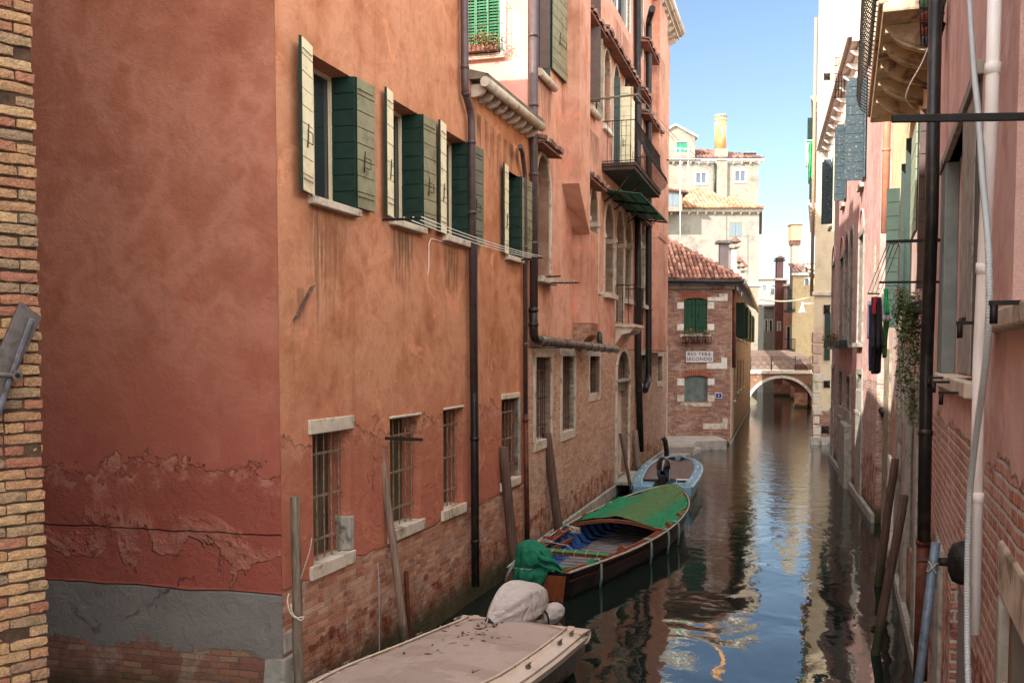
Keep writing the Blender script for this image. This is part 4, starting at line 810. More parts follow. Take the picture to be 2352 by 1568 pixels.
# upper block with big round chimney
UH, WU, Lu, ztu = block('upper_house', 97, 1500, X8(790), Y8(465), 'tall pale brick house with a bracketed cornice and a big round chimney', M_pale, xl_world=7); hu = []
for a, b, c, d in ((312, 395, 540, 622), (618, 702, 524, 608)):
    r = WU.rect(X8(a), X8(b), Y8(c), Y8(d)); window(WU, UH, r, hu, .1, pane=simple('curtained_glass', (84, 92, 104), .1, .2, 3, .1), frame=M_white, grid=(2, 1), stone=M_stonew, sw=.18, sill=.15)
wall_part(WU, UH, M_pale, 0, Lu, 5, ztu, hu, 8)
cornice(WU, UH, -1, Lu+.4, ztu+.35, M_stonew, .45, .3, 22)
r = WU.rect(X8(455), X8(552), Y8(440), Y8(760)); MB().box(r[0]+.2, r[1], -.35, 0, r[2], ztu+.4).build('chimney_breast', M_pale, UH, WU.M)
pipe(UH, [tuple(WU.w(r[0]+.05, -.15, ztu)), tuple(WU.w(r[0]+.05, -.15, r[2]))], .11, M_copperpipe)
q = WU.rect(X8(463), X8(557), Y8(100), Y8(360)); cx = (q[0]+q[1])/2; mb = MB(); mb.tube([(cx, .3, q[2]), (cx, .3, q[3])], (q[1]-q[0])/2*.98, 28)
ch = mb.build('chimney', simple('ochre_chimney_render', (206, 142, 88), .12, .85, 1.2, .3, 0, (226, 190, 140)), UH, WU.M); mb = MB(); mb.tube([(cx, .3, q[3]-.35), (cx, .3, q[3]-.25)], (q[1]-q[0])/2*1.04, 28); mb.tube([(cx, .3, q[3]), (cx, .3, q[3]+.2)], (q[1]-q[0])/2*1.05, 28); mb.build('chimney_cap', M_stoneg, ch, WU.M)
MB().box(q[0]-.05, q[1]+.05, -.35, 1.2, ztu+.3, q[2]+.05).build('chimney_base', M_pale, UH, WU.M, bevel=.03)
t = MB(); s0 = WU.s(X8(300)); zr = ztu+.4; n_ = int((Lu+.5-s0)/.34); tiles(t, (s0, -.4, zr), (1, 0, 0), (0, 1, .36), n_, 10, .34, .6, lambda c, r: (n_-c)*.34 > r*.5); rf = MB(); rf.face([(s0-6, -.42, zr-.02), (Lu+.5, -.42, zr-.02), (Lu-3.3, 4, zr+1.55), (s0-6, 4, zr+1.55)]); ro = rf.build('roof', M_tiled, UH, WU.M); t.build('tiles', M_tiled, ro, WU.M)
q = WU.rect(X8(708), X8(790), Y8(365), Y8(425)); c4 = MB().box(q[0], q[1], .6, 1.6, q[2]-.4, q[3]).build('chimney', M_stoneg, UH, WU.M); MB().box(q[0]-.08, q[1]+.08, .5, 1.7, q[3]-.25, q[3]-.1).build('chimney_cap', M_darkpipe, c4, WU.M)
# attic dormer with green windows
r = WU.rect(1480, X8(303), Y8(262), Y8(462)); DA = thing('attic_house', tuple(WU.w(r[0], 1, r[2])), 'gabled white attic storey with green shuttered windows', 'house'); ha = []; WA = Wall((WU.o.x, WU.o.y-.2), (1, 0))
for a, b in ((160, 245), (10, 96)):
    g_ = WA.rect(X8(a), X8(b), Y8(300), Y8(378)); w_ = window(WA, DA, g_, ha, .08, pane=simple('fresh_green_paint', (36, 138, 96), .08, .5, 5, .1), stone=M_stonew, sw=.08)
wall_part(WA, DA, M_pale, r[0], r[1], r[2], r[3], ha, 5)
zpk = WA.z(X8(135), Y8(172)); sp = WA.s(X8(135)); mb = MB(); mb.prism([(sp-(r[1]-sp), 0, r[3]), (r[1], 0, r[3]), (sp, 0, zpk)], (0, 5, 0)); mb.build('gable', M_pale, DA, WA.M)
mb = MB(); mb.prism([(sp, -.25, zpk+.0), (r[1]+.25, -.25, r[3]-.12), (r[1]+.25, -.25, r[3]+.05), (sp, -.25, zpk+.17), (sp-(r[1]-sp)-.25, -.25, r[3]+.05), (sp-(r[1]-sp)-.25, -.25, r[3]-.12)], (0, 5.4, 0)); mb.build('roof', M_stonew, DA, WA.M)
# TV aerials
def aerial(px, py0, py1, Y, label, arms):
    t = thing('aerial', tuple(at(px, py1, Y=Y)), label, 'aerial', None); mb = MB(); mb.tube([at(px, py1, Y=Y), at(px, py0, Y=Y)], .035, 6); m_ = mb.build('mast', M_white, t)
    a = MB()
    for z_, L in arms: p = at(px, z_, Y=Y); a.tube([p-Vector((L, 0, 0)), p+Vector((L, 0, 0))], .02, 4); [a.tube([p+Vector((k*L/3, -.25, 0)), p+Vector((k*L/3, .25, 0))], .01, 3) for k in (-3, -2, -1, 1, 2, 3)]
    a.build('antenna', M_white, t)
aerial(X8(190), Y8(340), Y8(1120), 79, 'tall thin white aerial mast standing left of the white house', ((Y8(350), .5), (Y8(534), .4)))
aerial(X8(253), Y8(352), Y8(690), 82, 'shorter aerial mast with a bent foot beside the dormer', ((Y8(357), .4),))
# chimneys of the row behind the brick house (on the side range)
def stack(nm, xl, xr, yt, yb, Y, mat, label, cap=M_stoneg, cy=None, hood=True):
    a = at(xl, yb, Y=Y); b = at(xr, yt, Y=Y); t = thing(nm, ((a.x+b.x)/2, Y, a.z), label, 'chimney', 'chimneys standing on the roofs by the canal'); w_ = b.x-a.x
    MB().box(a.x, b.x, Y, Y+w_, a.z-1.2, b.z).build('shaft', mat, t, bevel=.02); c = MB().box(a.x-.16, b.x+.16, Y-.16, Y+w_+.16, b.z-.16, b.z).build('cap', cap, t, bevel=.02)
    if hood: h = MB(); h.prism([(a.x-.2, Y-.2, b.z+.12), (b.x+.2, Y-.2, b.z+.12), ((a.x+b.x)/2, Y-.2, b.z+.4)], (0, w_+.4, 0)); h.build('hood', M_tiled, t); k = MB(); [k.box(x_, x_+.08, Y-.02, Y+w_, b.z, b.z+.12) for x_ in (a.x, (a.x+b.x)/2-.04, b.x-.08)]; k.build('hood_support', cap, t)
stack('chimney', X8(502), X8(572), Y8(1068), Y8(1300), 51, simple('mauve_grey_render', (150, 138, 138), .1, .85, 3, .3), 'square mauve grey chimney with a flat stone cap above the tile roof', hood=False)
stack('chimney', X8(594), X8(636), Y8(1100), Y8(1320), 54, M_stonew, 'tallest white chimney with a tiled hood behind the grey chimney')
stack('chimney', X8(640), X8(662), Y8(1255), Y8(1400), 57, M_stonew, 'short white chimney with tiled hood, nearer of the low pair')
stack('chimney', X8(672), X8(694), Y8(1290), Y8(1420), 60, M_stonew, 'short white chimney with tiled hood, farther of the low pair')
stack('chimney', X8(574), X8(590), Y8(1110), Y8(1290), 52.5, M_stonew, 'slim white chimney squeezed between the grey one and the tall white one', hood=False)
# side range of white house along canal
SR = thing('narrow_white_house', (20.6, 86, 0), 'narrow white house flank with dark shutters between the brick house and the bridge', 'house')
WN = Wall((at(1741, 700, Y=86).x, 86), (.246, 1)); hn = []; wall_part(WN, SR, M_pale2, 0, 16, 0, zt, hn, 3)
MB().box(-.1, 16, -.25, 0, zt-.1, zt+.1).build('cornice', M_stoneg, SR, WN.M)
G2 = Wall((at(1716, 700, Y=84.6).x, 84.6), (1, 0)); MB().box(0, .95, 0, 6, 0, G2.z(1720, Y8(1430))).build('wall', M_pale, SR, G2.M); MB().box(-.1, 1.3, -.1, 6, G2.z(1720, Y8(1430)), G2.z(1720, Y8(1400))).build('balcony', M_stonew, SR, G2.M, bevel=.03)
# ================================================================ bridge
def bridge():
    Y = 80.; x0 = 17.9; x1 = 24.4; B = thing('stone_bridge', (21.2, Y, 0), 'arched canal bridge with pale stone edge and scrolled iron railing', 'bridge'); D = 3.2
    m = wall_mat('bridge_render', [(126, 94, 78), (142, 110, 92), (114, 86, 74)], .9, .3, None, None, patch=.42, damp=.2); cx = at(1793, 900, Y=Y).x; zc = 2.36; hw_ = 2.5; z0 = .75; Rr = (hw_**2+(zc-z0)**2)/(2*(zc-z0)); zc0 = zc-Rr
    n_ = 24; A = [(cx+hw_*(-1+2*i/n_), zc0+math.sqrt(Rr**2-(hw_*(-1+2*i/n_))**2)) for i in range(n_+1)]
    mb = MB()
    for (a, b) in zip(A[:-1], A[1:]): mb.quad((a[0], Y, a[1]), (b[0], Y, b[1]), (b[0], Y, 2.75), (a[0], Y, 2.75)); mb.quad((a[0], Y, a[1]), (a[0], Y+D, a[1]), (b[0], Y+D, b[1]), (b[0], Y, b[1]))
    mb.quad((x0, Y, -.5), (A[0][0], Y, -.5), (A[0][0], Y, 2.75), (x0, Y, 2.75)); mb.quad((A[-1][0], Y, -.5), (x1, Y, -.5), (x1, Y, 2.75), (A[-1][0], Y, 2.75)); mb.quad((x0, Y, 2.75), (x1, Y, 2.75), (x1, Y+D, 2.75), (x0, Y+D, 2.75))
    mb.quad((A[0][0], Y, -.5), (A[0][0], Y+D, -.5), (A[0][0], Y+D, A[0][1]), (A[0][0], Y, A[0][1])); mb.quad((A[-1][0], Y, -.5), (A[-1][0], Y+D, -.5), (A[-1][0], Y+D, A[-1][1]), (A[-1][0], Y, A[-1][1]))
    mb.build('span', m, B); s_ = MB()
    for (a, b) in zip(A[:-1], A[1:]):
        f = lambda p, k: (p[0]+(p[0]-cx)/Rr*k, Y-.06, p[1]+(p[1]-zc0)/Rr*k); s_.prism([f(a, 0), f(b, 0), f(b, .22), f(a, .22)], (0, .3, 0))
    s_.build('arch_ring', M_stonew, B); MB().box(x0, x1, Y-.12, Y+D, 2.7, 2.98).build('deck_edge', M_stonew, B, bevel=.03)
    g = MB(); zt_ = 4.02
    for z_ in (3.05, 3.2, zt_-.12, zt_): g.tube([(x0, Y-.02, z_), (x1, Y-.02, z_)], .022, 5)
    for k in range(6):
        x_ = x0+.7+k*1.16; pass
    posts = [at(X9(v), 830, Y=Y).x for v in (772, 942, 1138, 1258)]
    for x_ in posts: g.tube([(x_, Y-.02, 2.98), (x_, Y-.02, zt_+.1)], .05, 6)
    for a, b in zip(posts[:-1], posts[1:]):
        n_ = 3
        for k in range(n_):
            c = a+(b-a)*(k+.5)/n_; w_ = (b-a)/n_/2*.92
            for sgn in (-1, 1):
                for (zc_, vs) in ((3.42, 1), (3.72, -1)): g.tube([(c+sgn*w_*.5+math.cos(t)*w_*.5*(1-t/14), Y-.02, zc_+math.sin(t)*.15*(1-t/14)) for t in [i*.7 for i in range(13)]], .016, 4)
            g.tube([(c-w_, Y-.02, 3.2), (c+w_, Y-.02, 3.9)], .016, 4); g.tube([(c+w_, Y-.02, 3.2), (c-w_, Y-.02, 3.9)], .016, 4); g.tube([(c-w_, Y-.02, 3.2), (c-w_, Y-.02, 3.9)], .014, 4)
    g.build('railing', simple('old_iron_railing', (84, 74, 70), .2, .6, 9, .3, .3), B)
    MB().box(x0, x1, Y+D-.15, Y+D, 2.98, 3.95).build('parapet', simple('parapet_render', (128, 108, 98), .15, .9, 2, .3), B)
    q = MB(); q.prism([(x0, Y+D+.1, 2.9), (x0+1.6, Y+D+.1, 4.7-.1), (x0+5.0, Y+D+.1, 4.7-.1), (x1, Y+D+.1, 4.2), (x1, Y+D+.1, 2.9)], (0, .2, 0)); q.build('rear_parapet', simple('parapet_render2', (112, 94, 86), .12, .9, 2, .3), B)
bridge()
# ================================================================ beyond the bridge
def simple_house(nm, Y, xl, xr, yt, mat, label, wins=(), D=10, skew=None, side=None, corn=M_stonew, group=None, ybase=None):
    t = thing(nm, (at((xl+xr)/2, 700, Y=Y).x, Y, 0), label, 'house', group); x0 = at(xl, 700, Y=Y).x; x1 = at(xr, 700, Y=Y).x; W_ = Wall((x0, Y), (1, 0)); z_ = W_.z((xl+xr)/2, yt); hh = []
    for a, b, c, d, pn in wins: window(W_, t, W_.rect(a, b, c, d), hh, .1, pane=pn, stone=M_stonew, sw=.1, proud=.01)
    if skew:
        ws = Wall((x0+skew*D, Y+D), (-skew, -1)); wall_part(ws, t, mat, 0, math.hypot(skew*D, D), -.5, z_, (), .3, sides=False); D = .3
    wall_part(W_, t, mat, 0, x1-x0, -.5, z_, hh, D); MB().box(-.15, x1-x0+.15, -.25, .1, z_-.1, z_+.12).build('cornice', corn, t, W_.M); return t, W_, z_
simple_house('cream_house', 118, 1735, 1786, 600+98, M_pale, 'sunlit cream house closing the view beyond the bridge', ((X9(935), X9(967), Y9(135), Y9(185), M_bgsh), (X9(838), X9(872), Y9(505), Y9(612), simple('pale_green_shutter', (150, 176, 150), .1, .6, 4, .1)), (X9(980), X9(1000), Y9(700), Y9(760), None)))
simple_house('white_annex', 150, 1730, 1810, 640, M_pale2, 'farthest white house seen over the cream one', ((1752, 1760, 655, 668, M_bgsh), (1772, 1780, 655, 668, M_bgsh)))
simple_house('cornice_house', 112, 1755, 1779, 702, M_pale, 'low cream wing with small arches under its eaves beyond the bridge', ((1758, 1762, 735, 760, None), (1768, 1773, 735, 760, None)))
M_redh = wall_mat('dark_red_render', [(110, 66, 58), (124, 76, 66), (98, 58, 52)], 1.2, .2, damp=.3); M_pinkf = wall_mat('far_pink_render', [(196, 132, 112), (206, 144, 122)], 1.2, .2, damp=.3)
M_och = wall_mat('ochre_render', [(164, 142, 104), (176, 154, 116), (150, 128, 94)], 1.3, .3, damp=.3, streaky=.2)
t, W_, z_ = simple_house('red_house', 104, 1781, 1806, Y9(60), M_redh, 'tall dark red house with balconies beyond the bridge', ((X9(995), X9(1012), Y9(410), Y9(480), M_stoneg),), 8, .29)
simple_house('pink_annex', 103, 1801, 1823, 655, M_pinkf, 'pink strip of house with blue shutters beside the dark red house', ((1808, 1818, 657, 718, M_bgsh), (1808, 1814, 750, 800, M_dark)), 8, .3)
tO, WO, zO = simple_house('ochre_house', 96, 1820, 1872, 630, M_och, 'ochre yellow house with a tile roof just beyond the bridge', ((1849, 1857, 640, 655, M_bgsh),), 10, .3)
t_ = MB(); tiles(t_, (at(1818, 700, Y=96).x, 95.7, zO+.12), (1, 0, 0), (0, 1, .5), 10, 5, .3, .5); t_.build('roof_tiles', M_tiled, tO)
for ya, yb in ((Y9(225), Y9(320)), (Y9(535), Y9(640))):
    q = WO.rect(1801, 1823, ya, yb); q = (q[0], q[1]-.1, q[2], q[3]); b = MB().box(q[0], q[1], -.9, 0, q[2]-.1, q[2]+.05).build('balcony', M_iron, tO, WO.M); g = MB()
    for k in range(9): x_ = q[0]+(q[1]-q[0])*k/8; g.tube([(x_, -.88, q[2]), (x_, -.88, q[2]+1.1)], .02, 4)
    for z_2 in (q[2]+1.1, q[2]+.15): g.tube([(q[0], 0, z_2), (q[0], -.88, z_2), (q[1], -.88, z_2), (q[1], 0, z_2)], .03, 4)
    g.build('railing', M_iron, b, WO.M)
stack('chimney', 1784, 1800, 589+7, 650, 106, simple('mauve_chimney_render', (120, 86, 84), .1, .85, 3, .3), 'dark mauve chimney with a pointed cap on the dark red house', cap=M_darkpipe)
def pale_stack():
    Y = 99; a = at(1819, 640, Y=Y); b = at(1836, 555, Y=Y); c0 = at(1816, 555, Y=Y); c1 = at(1841, 518, Y=Y); t = thing('chimney', (a.x, Y, a.z), 'tall pale chimney with a wide box head on the ochre house', 'chimney')
    MB().box(a.x, b.x, Y, Y+.8, a.z-1, b.z).build('shaft', simple('chalky_stone', (150, 142, 128), .1, .85, 3, .3), t); MB().box(c0.x, c1.x, Y-.2, Y+1, c0.z+.1, c1.z).build('head', simple('pale_yellow_render', (166, 150, 112), .08, .85, 3, .2, 0, (196, 160, 110)), t, bevel=.03)
    k = MB(); [k.box(c0.x+.05+i*.2, c0.x+.15+i*.2, Y-.15, Y+.9, c0.z-.3, c0.z+.1) for i in range(5)]; k.build('collar', M_terr, t); MB().box(c0.x-.06, c1.x+.06, Y-.26, Y+1.06, c1.z, c1.z+.12).build('cap', M_terr, t)
pale_stack()
# side walls of the canal beyond the bridge (right bank in shade)
FR = thing('canal_wall', (26, 88, 0), 'low brick canal wall receding beyond the bridge on the right', 'wall'); WFR = Wall((24.4+2, 92), (-.32, -1)); wall_part(WFR, FR, M_redh, -60, 12, -.5, 3.4, (), 1); MB().box(-60, 12, -.1, 0, -.5, .25).build('foundation', M_stoneg, FR, WFR.M)
# street lamp on the bridge end and its cable
def lamp():
    Y = 70; p = at(1858, 697, Y=Y); t = thing('street_lamp', tuple(p), 'white bell shaped street lamp hanging from a wall arm near the bridge', 'street lamp'); q = at(1843, 697, Y=Y)
    m = MB(); m.tube([p+Vector((.5, 0, 0)), q], .04, 6); m.build('arm', M_white, t); z1 = q.z; m = MB(); m.grid([[(q.x+math.cos(a*math.pi/6)*r_, Y+math.sin(a*math.pi/6)*r_, z1+h_) for a in range(12)] for r_, h_ in ((.04, .1), (.06, -.15), (.13, -.25), (.16, -.45), (.3, -.6), (.28, -.62))], True, True); m.build('lamp_shade', M_white, t)
    a, b = at(1742, 686, Y=62), at(1862, 682, Y=70); m = MB(); m.tube([a.lerp(b, k/10)-Vector((0, 0, .9*(k/10)*(1-k/10))) for k in range(11)], .05, 5); tag(m.build('overhead_cable', M_white), 'pale overhead cable sagging across the canal above the bridge', 'cable')
lamp()
# ================================================================ RIGHT BANK
X10 = lambda v: 1837.5+v*.3281
Y10 = lambda v: v*.3281
X12 = lambda v: 1837.5+v*.3517
Y12 = lambda v: 459.4+v*.3517
# ---- cream building with the corner towards the camera (RC)
RC = thing('cream_building', (14.5, 47, 0), 'tall cream building with stone quoins and crossed iron wall ties, far right bank', 'building')
WC = Wall((at(1868, 800, Y=47).x, 47), (1, 0)); hc = []
M_crm = wall_mat('cream_render', [(190, 170, 140), (198, 180, 150), (180, 160, 132)], 1.6, .5, None, [(150, 100, 84), (170, 126, 104), (132, 90, 80)], (170, 150, 132), damp=.35, streaky=.1, plb=.3, grime=.1)
M_crm2 = simple('white_lime_render', (226, 214, 190), .05, .85, 2, .3)
q = WC.rect(X12(160), X12(195), Y12(740), Y12(1045)); MB().box(q[0], q[1], -.06, -.02, q[2], q[3]).build('shutter', M_green, RC, WC.M)
wall_part(WC, RC, M_crm, 0, 9, -.5, 8.45, hc, 8, sides=False); wall_part(WC, RC, M_crm, 0, 9, 8.45, 21, (), 8, sides=False)
MB().box(-.12, 3, -.12, 0, WC.z(1890, 679), WC.z(1890, 670)).build('string_course', M_stone, RC, WC.M, bevel=.02)
MB().box(-.06, 3, -.06, 0, -.5, .35).build('foundation', M_stoneg, RC, WC.M, jitter=.02)
for k, (a, b, c, d) in enumerate(((1868, 1884, 1000, 1012), (1868, 1886, 975, 999), (1868, 1882, 955, 973), (1868, 1888, 930, 952), (1868, 1880, 905, 928), (1868, 1884, 880, 903), (1868, 1896, 858, 878), (1868, 1884, 838, 856), (1868, 1880, 815, 836), (1868, 1889, 790, 813), (1868, 1892, 762, 788))):
    q = WC.rect(a, b, c, d); MB().box(q[0]-.02, q[1], -.025, .2, q[2]+.01, q[3]-.01).build('stone_block', simple('rough_pink_stone', (178, 150, 132), .2, .9, 3, .7) if k > 6 else M_stone, RC, WC.M, bevel=.02, jitter=.02)
for a, b, c, d in ((1892, 1906, 169, 184), (1892, 1906, 700, 720), (1892, 1906, 874, 890), (1887, 1904, 978, 994)):
    q = WC.rect(a, b, c, d); w0 = q[1]-q[0]; g = MB(); g.box(q[0], q[1], -.03, 0, q[2], q[3]); g.tube([(q[0], -.05, q[2]), (q[1], -.05, q[3])], .025, 4); g.tube([(q[0], -.05, q[3]), (q[1], -.05, q[2])], .025, 4); g.build('wall_tie', M_iron, RC, WC.M)
WCs = Wall((WC.o.x+.306*34, 81), (-.306, -1)); Lc = math.hypot(34*.306, 34); hcs = []
wall_part(WCs, RC, M_crm, 0, Lc, -.5, 21, hcs, 6, sides=False)
for z_, s_a, s_b, p_ in ((13.2, 8, 22, .5), (17.5, 10, 30, .35), (9.4, 20, 24, .6)):
    cornice(WCs, RC, s_a, s_b, z_, M_stonew, p_, .3, 8)
for s_ in (12, 18, 24, 30): leaf(WCs, RC, (s_, -.02), (s_+.05, -.5), 14, 16.4, 1, M_green, M_green, latch=False)
pipe(RC, [tuple(WCs.w(Lc-1, -.12, 20)), tuple(WCs.w(Lc-1, -.12, 7))], .08, simple('tan_pipe', (160, 132, 112), .1, .5, 5, .2))
# ---- pink building (RP)
RP = thing('pink_house', (11, 32, 0), 'mauve pink house with tall arched windows above a flaking brick base, right bank', 'house')
WQ = lineW(.247, 2.93, 40.6, False); hq = []; Lp = WQ.s(2016)
M_mv = wall_mat('mauve_pink_render', [(186, 150, 142), (198, 164, 156), (176, 138, 130), (208, 180, 172)], 3.5, .25, 1.6, [(182, 134, 122), (196, 148, 136), (166, 118, 110), (206, 168, 154)], (196, 180, 170), wash=(204, 160, 148), streaky=.35, plb=.4, damp=.5, bh=.08, mort=.018, patch=.28, salt=.6)
M_board = simple('white_washed_boards', (196, 192, 190), .08, .7, 2, .3, 0, (150, 144, 140), .2, .004, (9, 9, .5))
for xl, xr, yt, yb, pn in ((X12(210), X12(230), Y12(430), Y12(905), M_mott), (X12(262), X12(285), Y12(385), Y12(880), M_mott), (X12(292), X12(320), Y12(232), Y12(870), M_board), (X12(326), X12(350), Y12(196), Y12(865), M_board), (X12(385), X12(415), Y12(238), Y12(862), M_board)):
    r = WQ.rect(xl, xr, yt, yb); zt = WQ.z((xl+xr)/2, yt); ar = pn is M_board and xl < X12(360); r = (r[0], r[1], 4.55, zt)
    w_ = window(WQ, RP, r, hq, .16, arch=zt-(r[1]-r[0])*.6 if ar else None, pane=pn, stone=M_stoneg, sw=.13, proud=.04, sill=.12, sillp=.16)
    if not ar: g = MB(); A = arc(r[0]-.05, r[1]+.05, zt+.05, zt+.75, 10); g.tube([(a, -.02, b) for a, b in A], .035, 5); g.build('relief_arch', M_mv, w_, WQ.M)
for xl, xr, yt, yb, ar in ((1911, 1916, 845, 938, 0), (1927, 1935, 852, 950, 0), (1944, 1953, 862, 990, 1), (1969, 1980, 858, 940, 0)):
    r = WQ.rect(xl, xr, yt, yb); window(WQ, RP, (r[0], r[1], r[2], r[3]), hq, .2, arch=r[3]-.3 if ar else None, pane=M_stoneg, stone=M_stoneg, sw=.14, proud=.03, sill=.1)
for xl, xr in ((1911, 1916), (1927, 1935), (1969, 1982), (1941, 1955)):
    r = WQ.rect(xl, xr, 900, 1000); MB().box(r[0], r[1], -.05, .02, .2, 2.4 if xl < 1960 else 3.2).build('stone_pier', M_stoneg, RP, WQ.M, bevel=.03, jitter=.03)
r = WQ.rect(1943, 1957, 900, 1100); MB().box(r[0], r[1], -.22, .02, -.5, 2.0).build('buttress', M_stoneg, RP, WQ.M, bevel=.04, jitter=.04)
wall_part(WQ, RP, M_mv, 0, Lp, -1, 12.6, hq, 6)
MB().box(0, Lp, -.1, .1, -1, .22).build('foundation', M_stoneg, RP, WQ.M, bevel=.03, jitter=.03)
M_peel = NT('peeling_blue_black_paint'); M_peel = M_peel.done(M_peel.mix(M_peel.sstep(M_peel.noise(7, 6, .7, M_peel.scale(1.5, 1.5, 3.6)), .57, .62), lin((58, 74, 80)), lin((132, 126, 114))), .6, M_peel.bump(M_peel.noise(9, 5), .5, .005), 0, .3)
for px, pr, z0, z1 in ((1915, .42, 9.6, 12.25), (1944, .36, 9.6, 12.25), (1987, .52, 9.2, 12.1)):
    s_ = WQ.s(px, 350); w_ = window(WQ, RP, (s_-1.1, s_, z0, z1), [], .1, pane=M_dark) if 0 else None
    g = MB(); g.box(s_-1.15, s_-.05, -.12, 0, z0-.18, z0-.05); g.build('sill', M_stone, RP, WQ.M, bevel=.02)
    leaf(WQ, RP, (s_, -pr-.03), (s_-.04, -.02), z0, z1, 11, M_peel, M_peel, .04, latch=False, arch=.1); leaf(WQ, RP, (s_+.03, -.04), (s_+.5, -.06), z0, z1, 11, M_peel, M_peel, .04, latch=False)
def smallgrid():
    s_ = WQ.s(1962, 90); g = MB()
    for k in range(6): g.tube([(s_, -.1-.09*k, 12.6), (s_, -.1-.09*k, 13.9)], .014, 4)
    for k in range(6): g.tube([(s_, -.05, 12.6+.26*k), (s_, -.6, 12.6+.26*k)], .012, 4)
    g.build('balcony_grille', M_iron, RP, WQ.M)
smallgrid()
cornice(WQ, RP, WQ.s(1893), WQ.s(1975), 13.5, M_stonew, .5, .35, 12)
# ---- building with sunlit top and stone balcony (RY)
RY = thing('yellow_house', (7.5, 18, 0), 'sunlit cream yellow house with bracketed stone balcony and dark shutters, right bank', 'house')
WY = lineW(.33, 1.09, 24.2, False); hy = []; Ly = WY.s(2149)
M_ye = wall_mat('yellow_render', [(214, 190, 146), (224, 204, 164), (200, 170, 128)], 4.9, .02, None, [(160, 96, 74), (176, 112, 88)], (170, 150, 130), streaky=.5, plb=.4, grime=.1)
M_yl = wall_mat('salmon_grey_render', [(194, 158, 146), (184, 148, 136), (184, 172, 164), (204, 172, 160)], 3.1, .7, 1.8, [(182, 126, 108), (198, 144, 124), (166, 112, 98)], (166, 150, 138), streaky=.4, plb=.5, damp=.5, bh=.08, mort=.016)
def sY(x, y=815): return WY.s(x, y)
for xl, xr, za, zb in ((2040, 2050, 4.9, 7.6), (2073, 2080, 4.9, 7.7), (2110, 2122, 5.1, 7.2)):
    a, b = sY(xl), sY(xr); window(WY, RY, (a, b, za, min(zb, 7.4)), hy, .2, pane=M_dark, stone=M_stone, sw=.08)
r = WY.rect(2094, 2112, 889, 1100); window(WY, RY, (r[0], r[1], 1.2, WY.z(2103, 889)), hy, .25, arch=3.1, pane=M_stoneg, stone=M_stoneg, sw=.14, proud=.05)
wall_part(WY, RY, M_yl, 0, Ly, -1, 6.4, [h for h in hy if h[2] < 6], 5, sides=False)
wall_part(WY, RY, M_ye, 0, Ly, 6.4, 12.2, [h for h in hy if h[3] > 6.4], 5); MB().box(0, Ly, -.004, .1, 6.38, 6.42).build('joint', M_ye, RY, WY.M)  # paler upper render begins at the shadow line, sunlight put into its colour
for px0, px1, z0, z1, f in ((2012, 2033, 5.1, 6.9, M_sage), ): leaf(WY, RY, (sY(2034), -.3), (sY(2036), -.02), 4.85, 7.0, 9, simple('mint_board', (150, 164, 140), .08, .6, 5, .3), M_green, latch=False)
def perp(px, pr, z0, z1, m, n_=10): s_ = sY(px, 600); leaf(WY, RY, (s_, -pr), (s_+.02, -.02), z0, z1, n_, m, M_green, .04, latch=False)
perp(2066, .26, 4.75, 7.5, simple('deep_green_boards', (44, 62, 54), .15, .5, 6, .3)); perp(2080, .1, 4.9, 7.6, M_green, 1); perp(2094, .12, 4.8, 7.7, M_green, 1); perp(2125, .1, 5.1, 7.5, M_brsh, 8)
leaf(WY, RY, (sY(2112, 400), -.1), (sY(2128, 400), -.12), 5.9, 7.4, 9, simple('pale_sage_boards', (150, 160, 134), .06, .6, 5, .3), M_green, latch=False)
pipe(RY, [tuple(WY.w(.15, -.14, 12)), tuple(WY.w(.15, -.14, 7.1))], .09, simple('pink_copper_pipe', (176, 120, 98), .1, .5, 5, .2), rings=((0, .3), (0, .6)))
pipe(RY, [wp(WY, 2022, 845, .12), wp(WY, 2022, 935, .12), wp(WY, 2031, 952, .05)], .085, M_darkpipe)
for a, b, zt_, m_ in ((2034, 2049, 4.35, M_mott), (2050, 2060, 2.0, M_stonew), (2068, 2074, 4.6, M_stoneg), (2086, 2093, 4.2, M_stoneg), (2114, 2122, 3.4, M_stoneg)):
    MB().box(sY(a), sY(b), -.06, .02, -.4, zt_).build('stone_pier', m_, RY, WY.M, bevel=.02, jitter=.03)
MB().box(0, Ly, -.08, .1, -1, .2).build('foundation', M_stoneg, RY, WY.M, bevel=.02, jitter=.02)
